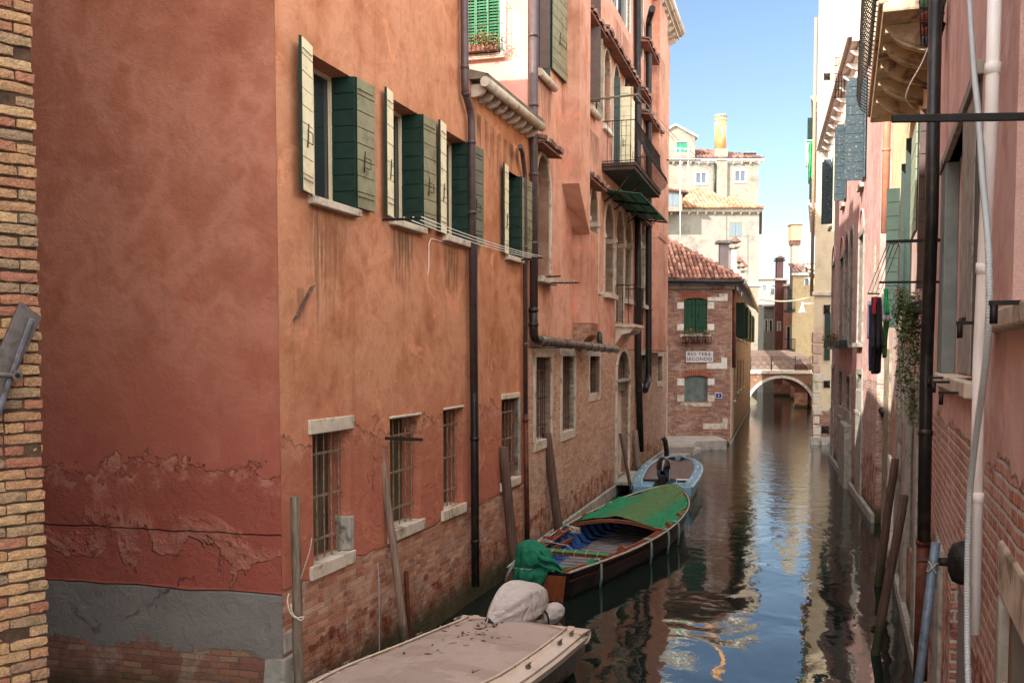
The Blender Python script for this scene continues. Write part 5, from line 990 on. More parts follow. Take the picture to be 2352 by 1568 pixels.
def rbalcony():
    M_bst = simple('ochre_balcony_stone', (184, 164, 134), .14, .8, 4, .5, 0, (104, 84, 66)); p = .66; s0 = sY(2093, 260); s1 = Ly-.02; z0 = 8.22
    b = MB().box(s0-.1, s1, -p, 0, z0, z0+.12).build('balcony', M_bst, RY, WY.M, bevel=.03)
    MB().box(s0-.12, s1, -p-.05, -p+.06, z0+.1, z0+.2).build('coping', M_bst, b, WY.M, bevel=.03)
    for Y_ in (15.75, 14.75, 13.85, 13.05, 12.35):
        s_ = (24.2-Y_)*math.hypot(.33, 1); P = [(0, z0), (-p+.05, z0), (-p+.05, z0-.09)]+[(-(p-.1)*math.cos(t*math.pi/2/8)-.0, z0-.1-.26*math.sin(t*math.pi/2/8)**1.4) for t in range(0, 9)]+[(0, z0-.42)]
        c = MB(); c.prism([(s_-.06, y_, z_) for y_, z_ in P], (.12, 0, 0)); c.build('bracket', M_bst, b, WY.M, bevel=.008)
    g = MB()
    for i in range(30):
        s_ = s0-.1+(s1-s0)*i/29; g.tube([(s_, -p-.02-o, z0+.15+h_) for o, h_ in ((0, 0), (.14, .1), (.2, .28), (.17, .48), (.05, .72), (0, .95))], .009, 4, False)
    for h_, o in ((.15, 0), (.45, .2), (.95, 0)): g.tube([(s0-.1, -p-.02-o, z0+h_+.02), (s1, -p-.02-o, z0+h_+.02)], .014, 4)
    g.build('railing', M_iron, b, WY.M)
rbalcony()
# ---- near right building (RN)
RN = thing('near_red_building', (4.6, 10, 0), 'near right building of weathered red render and eroded brick with a white waste pipe', 'building')
WZ = lineW(.36, .73, 12.0, False); hz = []; Lz = 10.5
M_rn = wall_mat('faded_red_render', [(206, 166, 156), (214, 178, 168), (196, 154, 144), (222, 196, 186)], 3.55, .3, 2.2, [(206, 136, 110), (190, 120, 98), (214, 156, 132), (176, 108, 92), (198, 130, 110)], (222, 208, 200), wash=(196, 176, 166), streaky=.45, plb=.6, damp=.3, bh=.088, bw=.26, wear=.012, mort=.026, grime=.0, patch=.3, salt=.6)
r = WZ.rect(2160, 2236, 600, 858); zt_ = 6.15; r = (WZ.s(2159), WZ.s(2240), WZ.z(2163, 857), zt_)
w1 = window(WZ, RN, r, hz, .1, pane=M_rn, sill=.12, sillp=.08)
MB().box(r[0], WZ.s(2170), -.03, .1, r[2], zt_-.01).build('stone_jamb', simple('blue_grey_jamb', (120, 128, 124), .15, .8, 4, .4), w1, WZ.M, bevel=.01)
MB().box(WZ.s(2206), WZ.s(2232), -.02, .1, r[2]+.03, zt_-.01).build('stone_jamb', M_stoneg, w1, WZ.M, bevel=.02, jitter=.02)
MB().box(WZ.s(2232), WZ.s(2241), -.01, .1, r[2]+.03, zt_-.01).build('dark_jamb', simple('dark_grey_stone', (86, 82, 78), .3, .9, 6, .8), w1, WZ.M, jitter=.015)
MB().box(r[0]-.1, r[1]+.1, -.05, .1, zt_, zt_+.1).build('lintel', M_stoneg, w1, WZ.M, bevel=.01)
r = (WZ.s(2322), WZ.s(2322)+1.6, WZ.z(2320, 715), 7.2); w2 = window(WZ, RN, r, hz, .06, pane=simple('blue_grey_lime', (176, 180, 184), .06, .85, 1.5, .6, 0, (130, 138, 148)), label='blind window rendered blue grey')
MB().box(WZ.s(2284), Lz, -.1, .05, WZ.z(2284, 765), WZ.z(2284, 727)).build('sill', M_stone, w2, WZ.M, bevel=.015, jitter=.015)
# lower openings: cement door recess and meshed window
M_cem = simple('sprayed_cement', (132, 126, 122), .08, .95, 60, .9, 0, None, .2, .01)
a0, a1 = WZ.s(2183, 1400), WZ.s(2222, 1400); window(WZ, RN, (a0, a1, .2, WZ.z(2185, 1290)), hz, .06, pane=M_cem)
MB().box(WZ.s(2146, 1400), WZ.s(2164, 1400), -.03, .05, .1, 2.3).build('stone_jamb', M_stoneg, RN, WZ.M, bevel=.02, jitter=.02)
a0, a1 = WZ.s(2308, 1450), WZ.s(2308, 1450)+.75; zl = WZ.z(2290, 1345); w3 = window(WZ, RN, (a0, a1, 1.2, zl), hz, .22, pane=M_dark)
MB().box(a0-.22, a1+.3, -.025, .2, zl, zl+.3).build('lintel', M_stone, w3, WZ.M, bevel=.02, jitter=.02); MB().box(a0-.2, a0, -.03, .2, 1.0, zl-.002).build('stone_jamb', M_stoneg, w3, WZ.M, bevel=.02, jitter=.02)
MB().box(a0, a0+.05, .02, .12, 1.2, zl).build('frame', wood('old_frame_wood', (96, 70, 54)), w3, WZ.M)
g = MB(); [g.tube([(a0+.06+k*.022, .03, 1.2), (a0+.06+k*.022, .03, zl)], .0022, 3, False) for k in range(28)]; [g.tube([(a0+.05, .028, 1.2+k*.022), (a1, .028, 1.2+k*.022)], .0022, 3, False) for k in range(40)]; g.build('wire_mesh', simple('wire', (120, 112, 104), .1, .5, 9, .1, .3), w3, WZ.M)
wall_part(WZ, RN, M_rn, 0, Lz, -1, 8.6, hz, 4)
# pipes
pipe(RN, [wp(WZ, 2150, -60, .14), wp(WZ, 2140, 500, .14), wp(WZ, 2128, 830, .14), wp(WZ, 2122, 1245, .14)], .068, M_darkpipe, rings=((2, .4),))
pipe(RN, [wp(WZ, 2122, 1235, .14), wp(WZ, 2113, 1560, .14)], .072, M_rustpipe, rings=((0, .03),))
M_pvc = simple('white_pvc', (236, 230, 226), .03, .4, 4, .05); o2 = .12
pipe(RN, [wp(WZ, 2286, -60, o2), wp(WZ, 2278, 250, o2), wp(WZ, 2262, 560, o2), wp(WZ, 2249, 830, o2), wp(WZ, 2237, 1455, o2)], .035, M_pvc, 'waste_pipe', rings=((0, .7), (2, .2), (3, .5)))
def conduit():
    P = [Vector(wp(WZ, x, y, .17)) for x, y in ((2223, -60), (2236, 150), (2247, 260), (2256, 400), (2270, 560), (2272, 720), (2262, 850), (2242, 1000), (2228, 1130), (2222, 1300), (2222, 1480), (2226, 1640))]
    Q = []
    for i in range(len(P)-1):
        a, b, c, d = P[max(i-1, 0)], P[i], P[i+1], P[min(i+2, len(P)-1)]; m = int((c-b).length/.004)
        for k in range(m): t = k/m; Q.append(.5*((2*b)+(c-a)*t+(2*a-5*b+4*c-d)*t*t+(3*b-a-3*c+d)*t**3))
    mb = MB(); mb.tube(Q, [.0175 if (i//2) % 2 else .0145 for i in range(len(Q))], 9); mb.build('corrugated_conduit', simple('grey_plastic', (176, 182, 184), .03, .45, 4, .05), RN)
conduit()
# ties, plate and small irons
for x, y in ((2250, 735), (2235, 1268)): s_, z_ = WZ.hit(x, y, .05); g = MB(); g.box(s_-.05, s_+.25, -.17, -.15, z_-.012, z_+.012); g.build('pipe_clip', M_iron, RN, WZ.M)
for x, y in ((2160, 870), (2175, 880), (2195, 905), (2247, 745), (2342, 700)): s_, z_ = WZ.hit(x, y, .1); g = MB(); g.box(s_-.015, s_+.015, -.22, 0, z_, z_+.02); g.tube([(s_, -.2, z_), (s_, -.2, z_-.08)], .018, 6); g.build('shutter_stay', M_iron, RN, WZ.M)
def plate():
    c_ = Vector(wp(WZ, 2206, 1292, .12)); n_ = -WZ.n; t = thing('iron_fender', tuple(c_), 'black dished iron plate with a bolt sticking out of the near right wall', 'iron plate')
    g = MB(); u = WZ.u; rows = [[c_+u*math.cos(a*math.pi/8)*r_+Vector((0, 0, math.sin(a*math.pi/8)*r_*1.05))+n_*h_ for a in range(16)] for r_, h_ in ((.13, -.08), (.14, 0), (.12, .05), (.06, .075), (.0, .08))]; g.grid(rows, True, True); g.build('dish', M_iron, t)
    g = MB(); g.tube([c_+n_*.05, c_+n_*.14], .03, 6); g.build('nut', M_iron, t); g = MB(); g.tube([c_+n_*.05, c_+n_*.26], .015, 8); g.build('bolt', M_rust, t); return c_+n_*.24
tip = plate()
def bluepole():
    t = thing('blue_grey_pole', tuple(at(2110, 1568, Y=9.6)), 'blue grey metal pole lashed with wire to the iron plate bolt', 'pole'); d0 = (tip-Vector((0, 0, H))); Yt = tip.y
    g = MB(); a = at(2150, 1245, Y=Yt-.02); b = at(2106, 1600, Y=Yt-.1); b = a+(b-a)*1.35; g.tube([a, b], .03, 12); g.build('shaft', simple('blue_grey_paint', (98, 112, 128), .15, .5, 8, .4, .2, (70, 76, 84)), t)
    w_ = MB(); c_ = a.lerp(b, .12); d = (b-a).normalized(); x_ = d.cross(Vector((0, 1, 0))).normalized(); y_ = d.cross(x_)
    w_.tube([c_+x_*math.cos(k*.6)*.036+y_*math.sin(k*.6)*.036+d*(.035*math.sin(k*.9)) for k in range(60)], .004, 4); w_.build('binding', M_rope, t)
bluepole()
def irons():
    a = Vector(wp(WZ, 2352, 268, .0)); Yb = 5.0; p0 = at(2050, 272, Y=Yb); p1 = at(2420, 266, Y=Yb-.25); g = MB(); h_ = .038; g.obox(p0-Vector((0, 0, h_/2)), p1-p0, (0, .02, 0), (0, 0, h_)); t = g.build('iron_bracket', M_iron, bevel=.004); tag(t, 'long black flat iron bar sticking out high on the near right wall', 'bracket')
irons()
# ================================================================ mooring posts
def post(px0, py0, px1, py1, z1, wpx, mat, label, group='mooring posts along the canal walls', n=10, name='mooring_post', lean=0, r1=None, top=None):
    """bottom pixel (px1,py1) sits at height z1 on a vertical above the canal bed; top pixel at nearly the same depth"""
    b = at(px1, py1, z=z1); Y = b.y+lean; a = at(px0, py0, Y=Y); r = wpx*b.y/F/2; d = (b-a); e = b+d.normalized()*(z1+.8)/max(.3, -d.normalized().z); rnd = random.Random(int(px0))
    P = [a.lerp(e, k/9)+Vector((rnd.uniform(-.008, .008), rnd.uniform(-.008, .008), 0))*(0 < k < 9) for k in range(10)]
    mb = MB(); mb.tube([a+Vector((0, 0, .012))]+P, [r*.75]+[r*(.93+.012*k) for k in range(10)], n); t = mb.build(name, mat); tag(t, label, 'mooring post' if name == 'mooring_post' else 'pole', group); return t
M_bark = pile_mat('bark_wood', (108, 94, 80), (12, 12, 1.6))
post(678, 1142, 686, 1568, .68, 24, M_bark, 'rough bark covered post with white rope at the orange house corner')
post(876, 1036, 927, 1452, .42, 19, pile_mat('grey_brown_plank', (126, 104, 90), (14, 14, .6)), 'pale grey brown leaning post between the first two barred windows', n=7)
post(933, 1312, 938, 1420, .45, 11, M_rustpipe, 'thin rusty metal stake beside the pale leaning post', None, name='metal_stake')
post(1155, 1027, 1183, 1300, .3, 24, M_pile, 'dark brown leaning post beside the green wrapped stern')
post(1256, 994, 1284, 1230, .25, 22, M_pile, 'dark brown leaning post farther along, behind the wooden boat rail')
post(1425, 996, 1450, 1130, .2, 8, M_pile, 'thin dark pole leaning in front of the arched water door', None, name='thin_pole')
post(1457, 988, 1467, 1090, .2, 16, M_pile2, 'weathered grey post just past the water door')
mb = MB(); mb.tube([at(x, y, Y=39.5) for x, y in ((1523, 1005), (1528, 1012), (1531, 1035), (1532, 1062), (1532, 1080))], .1, 7); tag(mb.build('mooring_post', M_iron), 'short black curved post at the far corner of the pink palazzo', 'mooring post', 'mooring posts along the canal walls')
post(2056, 1054, 2017, 1345, 0, 20, M_pile, 'farther of two dark brown posts leaning by the right wall', n=6)
post(2077, 1138, 2010, 1502, 0, 23, M_pile, 'nearer and longer of two brown posts leaning by the right wall', n=6)
def rope_thing(pts, r, mat, label, name='rope', cat='rope'):
    P = [Vector(p) for p in pts]; Q = []
    for i in range(len(P)-1):
        a, b, c, d = P[max(i-1, 0)], P[i], P[i+1], P[min(i+2, len(P)-1)]
        for k in range(6): t = k/6; Q.append(.5*((2*b)+(c-a)*t+(2*a-5*b+4*c-d)*t*t+(3*b-a-3*c+d)*t**3))
    Q.append(P[-1]); mb = MB(); mb.tube(Q, r, 6); return tag(mb.build(name, mat), label, cat)
yp = at(686, 1568, z=.68).y
rope_thing([at(x, y, Y=yp-.12) for x, y in ((716, 1236), (712, 1262), (700, 1300))]+[at(690, 1330, Y=yp-.08)], .006, M_rope, 'frayed white cord hanging from the first barred window to the bark post')
rope_thing([at(664, 1362, Y=yp-.02), at(660, 1380, Y=yp-.06), at(668, 1408, Y=yp-.13), at(682, 1418, Y=yp-.15), at(697, 1416, Y=yp-.1), at(690, 1424, Y=yp-.14), at(672, 1408, Y=yp-.14), at(668, 1385, Y=yp-.1)], .009, M_rope, 'white rope looped round the rough bark post')
s_ = W1.s(862, 1300); rope_thing([tuple(W1.w(s_, -.04, W1.z(863, y))) for y in (1290, 1300)]+[tuple(W1.w(s_, -.05, W1.z(866, y))) for y in (1330, 1380, 1430, 1470, 1500)], .007, simple('blue_white_rope', (150, 150, 160), .2, .9, 40, .5), 'thin pale rope hanging down the brick base of the orange house')
# ================================================================ boats
def hull_frame(stern, bow): d = Vector((bow[0]-stern[0], bow[1]-stern[1], 0)); L = d.length; return Matrix.Translation((stern[0], stern[1], 0)) @ Matrix.Rotation(math.atan2(d.y, d.x), 4, 'Z'), L
def interp(T, t):
    for (a, b) in zip(T[:-1], T[1:]):
        if t <= b[0]: u = (t-a[0])/(b[0]-a[0]); u = u*u*(3-2*u) if False else u; return a[1]+(b[1]-a[1])*u
    return T[-1][1]
def smooth_tab(T, n=24): # resample a table smoothly
    out = []
    for i in range(n+1):
        t = i/n; P = T; k = max(j for j in range(len(P)) if P[j][0] <= t+1e-9); k = min(k, len(P)-2); u = (t-P[k][0])/(P[k+1][0]-P[k][0])
        m = lambda j: (P[min(j+1, len(P)-1)][1]-P[max(j-1, 0)][1])/(P[min(j+1, len(P)-1)][0]-P[max(j-1, 0)][0]); h = P[k+1][0]-P[k][0]
        out.append((t, (2*u**3-3*u*u+1)*P[k][1]+(u**3-2*u*u+u)*h*m(k)+(-2*u**3+3*u*u)*P[k+1][1]+(u**3-u*u)*h*m(k+1)))
    return out
def section(x, hb, sh, kl, n=6, side=1, flare=.78, inset=0.):
    """points from keel to sheer on one side"""
    P = []
    for i in range(n+1):
        t = i/n; y = hb*(flare*min(1, t*2.2)**.6 if t < .45 else flare+(1-flare)*((t-.45)/.55)); z = kl+(sh-kl)*(max(0, (t-.3)/.7))**1.05 if t > .3 else kl
        P.append(Vector((x, side*max(0, y-inset), z+inset*.5)))
    return P
def make_hull(M, L, HB, SH, KL, mat, root, name='hull', th=.05, n=28, rake=.0, transom=True, inner=None, flare=.8, stripe=None):
    hb = smooth_tab(HB, n); sh = smooth_tab(SH, n); kl = smooth_tab(KL, n); mb = MB(); rows = []
    for i in range(n+1):
        x = L*i/n; h_ = max(.012, hb[i][1]); s_ = sh[i][1]; k_ = kl[i][1]
        a = section(x, h_, s_, k_, 8, -1, flare)[::-1]; b = section(x, h_, s_, k_, 8, 1, flare)[1:]
        P = a+b
        for p in P: p.x += rake*(p.z-k_)*(i/n)**6*1.0-rake*.25*(p.z-k_)*(1-i/n)**8
        rows.append(P)
    mb.grid(rows, True); mb.face(rows[0][::-1]); mb.build(name, mat, root, M)
    return hb, sh, kl, rows
def strip(mb, M_pts, w, h): pass
# ---- boat B: long dark wooden boat with blue ribs
def wooden_boat():
    M, L = hull_frame((.45, 17.1), (4.15, 26.0)); t = thing('wooden_boat', (.45, 17.1, 0), 'long dark wooden rowing boat with blue ribbed inside and brown rails', 'boat')
    M_hb = simple('black_hull_paint', (25, 24, 24), .2, .35, 5, .2, 0, (36, 30, 28)); M_bw = simple('varnished_brown_wood', (122, 66, 40), .25, .4, 2.5, .3, 0, (84, 46, 32), .4, .003, (.8, 9, 9)); M_bl = simple('blue_paint_inside', (48, 84, 138), .22, .6, 4, .3, 0, (34, 50, 78)); M_gr = simple('pale_rail_edge', (150, 136, 124), .15, .7, 7, .3)
    HB = [(0, .56), (.15, .8), (.35, 1.02), (.55, 1.1), (.75, .98), (.88, .7), (.96, .34), (1, .03)]; SH = [(0, .5), (.3, .46), (.6, .52), (.85, .66), (1, .82)]; KL = [(0, -.12), (.5, -.16), (.9, -.1), (1, .1)]
    n = 32; hb, sh, kl, rows = make_hull(M, L, HB, SH, KL, M_hb, t, n=n, rake=.35, flare=.86)
    # inner skin, floor
    hbX = lambda x: hb[min(n, int(x/L*n))][1]
    mb = MB(); R_ = []
    for i in range(1, n-1):
        x = L*i/n; h_ = hb[i][1]-.05; s_ = sh[i][1]-.02; f_ = .02; a = [Vector((x, sd*(h_*(.86+.14*k/4)), f_+(s_-f_)*k/4)) for sd in (-1,) for k in range(4, -1, -1)]; b = [Vector((x, h_*(.86+.14*k/4), f_+(s_-f_)*k/4)) for k in range(5)]; R_.append(a+b)
    mb.grid(R_, True); mb.face(R_[0]); mb.build('inner_skin', M_bl, t, M)
    mb = MB()
    for k in range(24): x_ = .45+k*.29; hw = hbX(x_)*.55; mb.box(x_, x_+.2, -hw, hw, .07, .095)
    fb_ = mb.build('floorboards', simple('grey_floorboard', (112, 104, 104), .18, .8, 4, .4, 0, (72, 64, 64)), t, M); 
    for i in range(2, 19):          # ribs
        x = .35+i*.42; 
        if x > L*.88: break
        f = x/L*n; i0 = int(f); h_ = hb[i0][1]+(hb[i0+1][1]-hb[i0][1])*(f-i0); s_ = sh[i0][1]
        for sd in (-1, 1):
            r_ = MB(); r_.prism([(x, sd*(h_-.06), s_-.05), (x, sd*(h_-.11), s_-.05), (x, sd*(h_*.7), .12), (x, sd*(h_*.45), .08), (x, sd*(h_*.45), .05), (x, sd*(h_*.76), .08), (x, sd*(h_-.07), s_*.6)], (.05, 0, 0)); r_.build('rib', M_bl, t, M)
    # side decks and rails
    for sd in (-1, 1):
        dk = MB(); ra = MB(); inn = MB(); D_ = []; E_ = []; I_ = []
        for i in range(0, n):
            x = L*i/n; h_ = hb[i][1]; s_ = sh[i][1]; wd = min(.17, h_*.9); D_.append([(x, sd*(h_-.01), s_-.045), (x, sd*(h_-wd), s_-.03)]); E_.append(Vector((x, sd*(h_+.012), s_))); I_.append(Vector((x, sd*(h_-wd), s_-.01)))
        x = L; E_.append(Vector((L+.1, 0, sh[n][1])))
        dk.grid(D_, True); dk.build('side_deck', M_bw, t, M, solid=.02); ra.tube(E_, .022, 6); ra.build('rail', M_gr, t, M); inn.tube(I_, .02, 5); inn.build('inner_rail', M_bw, t, M)
        m_ = MB(); m_.tube([(L*i/n, sd*(hb[i][1]-.085), sh[i][1]-.02) for i in range(2, int(n*.72))], .012, 5); m_.build('inner_rail', M_bw, t, M)
        for x in (1.2, 2.1, 3.6, 5.6) if sd == 1 else (2.4, 5.2, 6.3):
            i = int(x/L*n); h_ = hb[i][1]; c = MB(); c.prism([(x, sd*(h_-.01), sh[i][1]-.03), (x, sd*(h_-.19), sh[i][1]-.03), (x, sd*(h_-.19), sh[i][1]+.04), (x, sd*(h_-.1), sh[i][1]+.12), (x, sd*(h_-.02), sh[i][1]+.05)], (.05, 0, 0)); c.build('knee', M_bw, t, M, bevel=.008)
    st = MB(); st.prism([(-.03, -.47, -.05), (-.03, .47, -.05), (-.085, .54, .45), (-.085, -.54, .45)], (-.025, 0, 0)); st.build('transom', M_bw, t, M)
    rs = MB(); rs.grid([[(L*i/n, -(hb[i][1]*.995+.012), sh[i][1]-.13), (L*i/n, -(hb[i][1]*.985+.012), sh[i][1]-.17)] for i in range(0, n-1)], True); rs.build('rubbing_stripe', simple('dull_red_paint', (84, 34, 28), .2, .5, 4, .1), t, M)
    # thwarts
    i = int(1.75/L*n); h_ = hb[i][1]; th_ = MB().box(1.62, 1.84, -h_+.05, h_-.05, .44, .5).build('thwart', M_bw, t, M, bevel=.008); MB().box(1.6, 1.85, -h_+.06, h_-.06, .502, .515).build('green_covering', simple('green_felt', (64, 108, 66), .12, .9, 8, .3), th_, M)
    for k in range(6): y_ = -h_+.25+k*(2*h_-.5)/5; c = MB(); c.tube([(1.59, y_, .45), (1.59, y_, .522), (1.86, y_+.05, .522), (1.86, y_+.05, .45)], .006, 5); c.build('lashing', M_rope, th_, M)
    MB().box(2.6, 4.1, hb[14][1]-.3, hb[14][1]-.24, .25, .32).build('stringer', M_bw, t, M)
    # hoop holding the green cover, fenders
    A = [Vector((4.7, -1.0+2.0*k/14, .5+.15*math.sin(math.pi*k/14))) for k in range(15)]; c = MB(); c.tube(A, .022, 6); c.build('hoop', M_bw, t, M)
    bk = MB(); [bk.quad(A[k]-Vector((0, 0, .0)), A[k+1], A[k+1]*1-Vector((0, 0, .06)), A[k]-Vector((0, 0, .06))) for k in range(14)]; bk.build('hoop_board', M_bw, t, M, solid=.02)
    for x in (1.15, 3.55, 4.7, 5.6): i = int(x/L*n); h_ = hb[i][1]; c = MB(); c.tube([(x, -h_+.1, sh[i][1]+.03), (x, -h_-.02, sh[i][1]+.04), (x, -h_-.06, sh[i][1]-.05), (x+.02, -h_-.06, sh[i][1]-.28), (x+.05, -h_-.03, sh[i][1]-.48)], .026, 8); c.build('hose_fender', simple('pale_green_hose', (108, 128, 118), .1, .6, 5, .2), t, M)
    for x in (2.6, 4.3): i = int(x/L*n); h_ = hb[i][1]; c = MB(); c.tube([(x, h_-.25, sh[i][1]+.02), (x, h_-.05, sh[i][1]+.06), (x, h_+.05, sh[i][1]-.0), (x, h_+.05, sh[i][1]-.25)], .026, 8); c.build('hose_fender', MC['pale_green_hose'], t, M)
    return M, L, hb, sh, n
MBt, LB, hbB, shB, nB = wooden_boat()
def cloth_mat(name, col, worn=None, var=.2):
    n = NT(name); c = lin(col); k = n.mix(n.noise(1.6, 5, .6), tuple(v*(1-var) for v in c), tuple(v*(1+var) for v in c))
    if worn: k = n.mix(n.math('MULTIPLY', n.sstep(n.math('ADD', n.math('ABSOLUTE', n.math('ADD', n.xyz()[1], .1)), n.math('MULTIPLY', n.math('SUBTRACT', n.noise(1.8, 6, .65), .5), .7)), .3, .62, 1, 0), .75), k, lin(worn))
    wv = n.noise(3.2, 4, .6, n.scale(1, 2.6, 1), 1.2); rd = n.math('SUBTRACT', 1., n.math('MULTIPLY', n.math('ABSOLUTE', n.math('SUBTRACT', n.noise(2.6, 2, .5, n.scale(.6, 2.2, 1), .8), .5)), 4.)); w3 = n.noise(11, 4, .6, n.scale(1, 1.8, 1), .8)
    return n.done(k, .85, n.bump(n.math('ADD', n.math('ADD', wv, n.math('MULTIPLY', rd, .5)), n.math('ADD', n.math('MULTIPLY', w3, .3), n.math('MULTIPLY', n.noise(160, 1), .06))), .9, .05), 0, .2)
M_tarp = cloth_mat('green_tarpaulin', (30, 104, 78)); M_tarpw = cloth_mat('worn_green_net', (36, 112, 76), (84, 100, 60))
def tarps():
    M, L = MBt, LB; rows = []; nx, ny = 70, 56
    for i in range(nx+1):
        x = 4.72+(L-4.72+.05)*i/nx; f = min(x/L, .999)*nB; i0 = int(f); h_ = hbB[i0][1]+(hbB[i0+1][1]-hbB[i0][1])*(f-i0); s_ = shB[i0][1]+(shB[i0+1][1]-shB[i0][1])*(f-i0); t = i/nx; crown = .17*(1-t)+.03-.07*math.sin(math.pi*t); row = []
        for j in range(ny+1):
            v = -1+2*j/ny; edge = abs(v)**6; y = v*(h_*.97+.02)+.02; e2 = max(abs(v)**4, (1-t)**9*0, t**5); wr = mnoise.noise(Vector((x*1.1, y*2.2, 1)))*.07+mnoise.noise(Vector((x*5, y*4, 2)))*.1*(e2+.2)+abs(mnoise.noise(Vector((x*2.4+y*1.5, y*1.2, 7))))*-.05
            row.append((x+.05*math.sin(v*3)*(1-t), y*(1-.1*abs(mnoise.noise(Vector((x*1.8, v, 9))))*edge)+mnoise.noise(Vector((x*5, v*2, 5)))*.1*edge, s_+.02+crown*math.cos(v*math.pi/2)**.8+wr-.03*edge+.02*edge*math.sin(x*17)))
        rows.append(row)
    mb = MB(); mb.grid(rows, True); tag(mb.build('boat_tarpaulin', M_tarpw, None, M, solid=.006), 'faded green tarpaulin stretched over the bow of the wooden boat', 'tarpaulin')
    # bundle over the stern end (covers a small motor)
    # bundle over the stern end (covers a small motor): rings following the wrapped shape
    S_ = [(1217, 1238, 8), (1214, 1246, 24), (1222, 1258, 36), (1226, 1272, 42), (1228, 1285, 43), (1222, 1296, 38), (1220, 1300, 33), (1222, 1306, 40), (1222, 1318, 42), (1218, 1330, 38), (1214, 1345, 36), (1210, 1362, 33)]
    rows = []; Yc = 17.05
    for i, (x_, y_, hw_) in enumerate(S_):
        c = at(x_, y_, Y=Yc); r_ = hw_*Yc/F; row = []
        for k in range(40):
            a = 2*math.pi*k/40; f_ = 1+(.05+.006*i)*math.sin(a*8+i*.25+math.sin(a*3))+.06*mnoise.noise(Vector((a*2, i*.4, 3))); row.append(c+Vector((math.cos(a)*r_*f_, math.sin(a)*r_*.8*f_, .03*mnoise.noise(Vector((a*3, i, 0))))))
        rows.append(row)
    mb = MB(); mb.grid(rows, True, True); mb.face(rows[0]); o = mb.build('green_motor_cover', M_tarp, None, None, sub=1); tag(o, 'dark green cloth wrapped and tied over the motor at the wooden boat stern', 'cover')
    P = [Vector(p)+Vector((0, 0, .02*math.cos(k*.16))) for k, p in enumerate(rows[6])]; ce = at(1220, 1300, Y=Yc); P = [ce+(p-ce)*1.04 for p in P]; P.append(P[0]); c = MB(); c.tube(P, .008, 5); c.build('cord', M_rope, o)
    c = MB(); q_ = [at(x, y, Y=Yc+.15) for x, y in ((1183, 1290), (1168, 1315), (1161, 1334))]; c.tube(q_, .028, 8); c.build('hose_fender', MC['pale_green_hose'], o)
    fl = MB(); fl.grid([[at(1240+(48+14*v)*u-6*v, 1262+38*u+30*v*(1-.3*u)+3*math.sin(u*7), Y=Yc-.25+.12*u+.03*math.sin(v*9+u*4)) for v in [j/10 for j in range(11)]] for u in [j/12 for j in range(13)]], True); fl.build('loose_flap', M_tarp, o, solid=.008)
    rows = []
    for i in range(16):
        t = i/15; rows.append([(.15+1.05*t, -.22-.45*t+(v-.5)*.34*(1-t*.6), .5+.05*math.sin(v*9+t*5)-.08*math.sin(t*3)) for v in [j/12 for j in range(13)]])
    mb = MB(); mb.grid(rows, True); tag(mb.build('green_cloth', M_tarp, None, M, solid=.008), 'green cloth end knotted over the stern quarter of the wooden boat', 'cloth')
    for (x, y, z, n_, rr, mat, lb) in ((3.75, .62, .56, 5, .1, M_rope, 'coil of pale rope hung on the blue ribs of the wooden boat'), (2.75, .85, .52, 4, .09, simple('red_cord', (150, 30, 44), .2, .8, 20, .3), 'bundle of red cord on the left rail of the wooden boat')):
        P = [Vector((x+math.cos(k*.5)*rr*.5+.02*math.sin(k*1.7), y+math.sin(k*.5)*rr+.03*math.cos(k*2.3), z+.05*math.sin(k*.9)-.04*(k % 7)/7)) for k in range(n_*13)]
        mb = MB(); mb.tube(P, .0075, 5); tag(mb.build('rope_coil', mat, None, M), lb, 'rope')
    mb = MB(); mb.tube([(2.5, 1.05, .5), (2.5, .7, .5), (2.7, .4, .42), (2.6, .1, .2)], .008, 5); tag(mb.build('mooring_line', M_rope, None, M), 'thin pale line stretched from the left rail into the wooden boat', 'rope')
tarps()
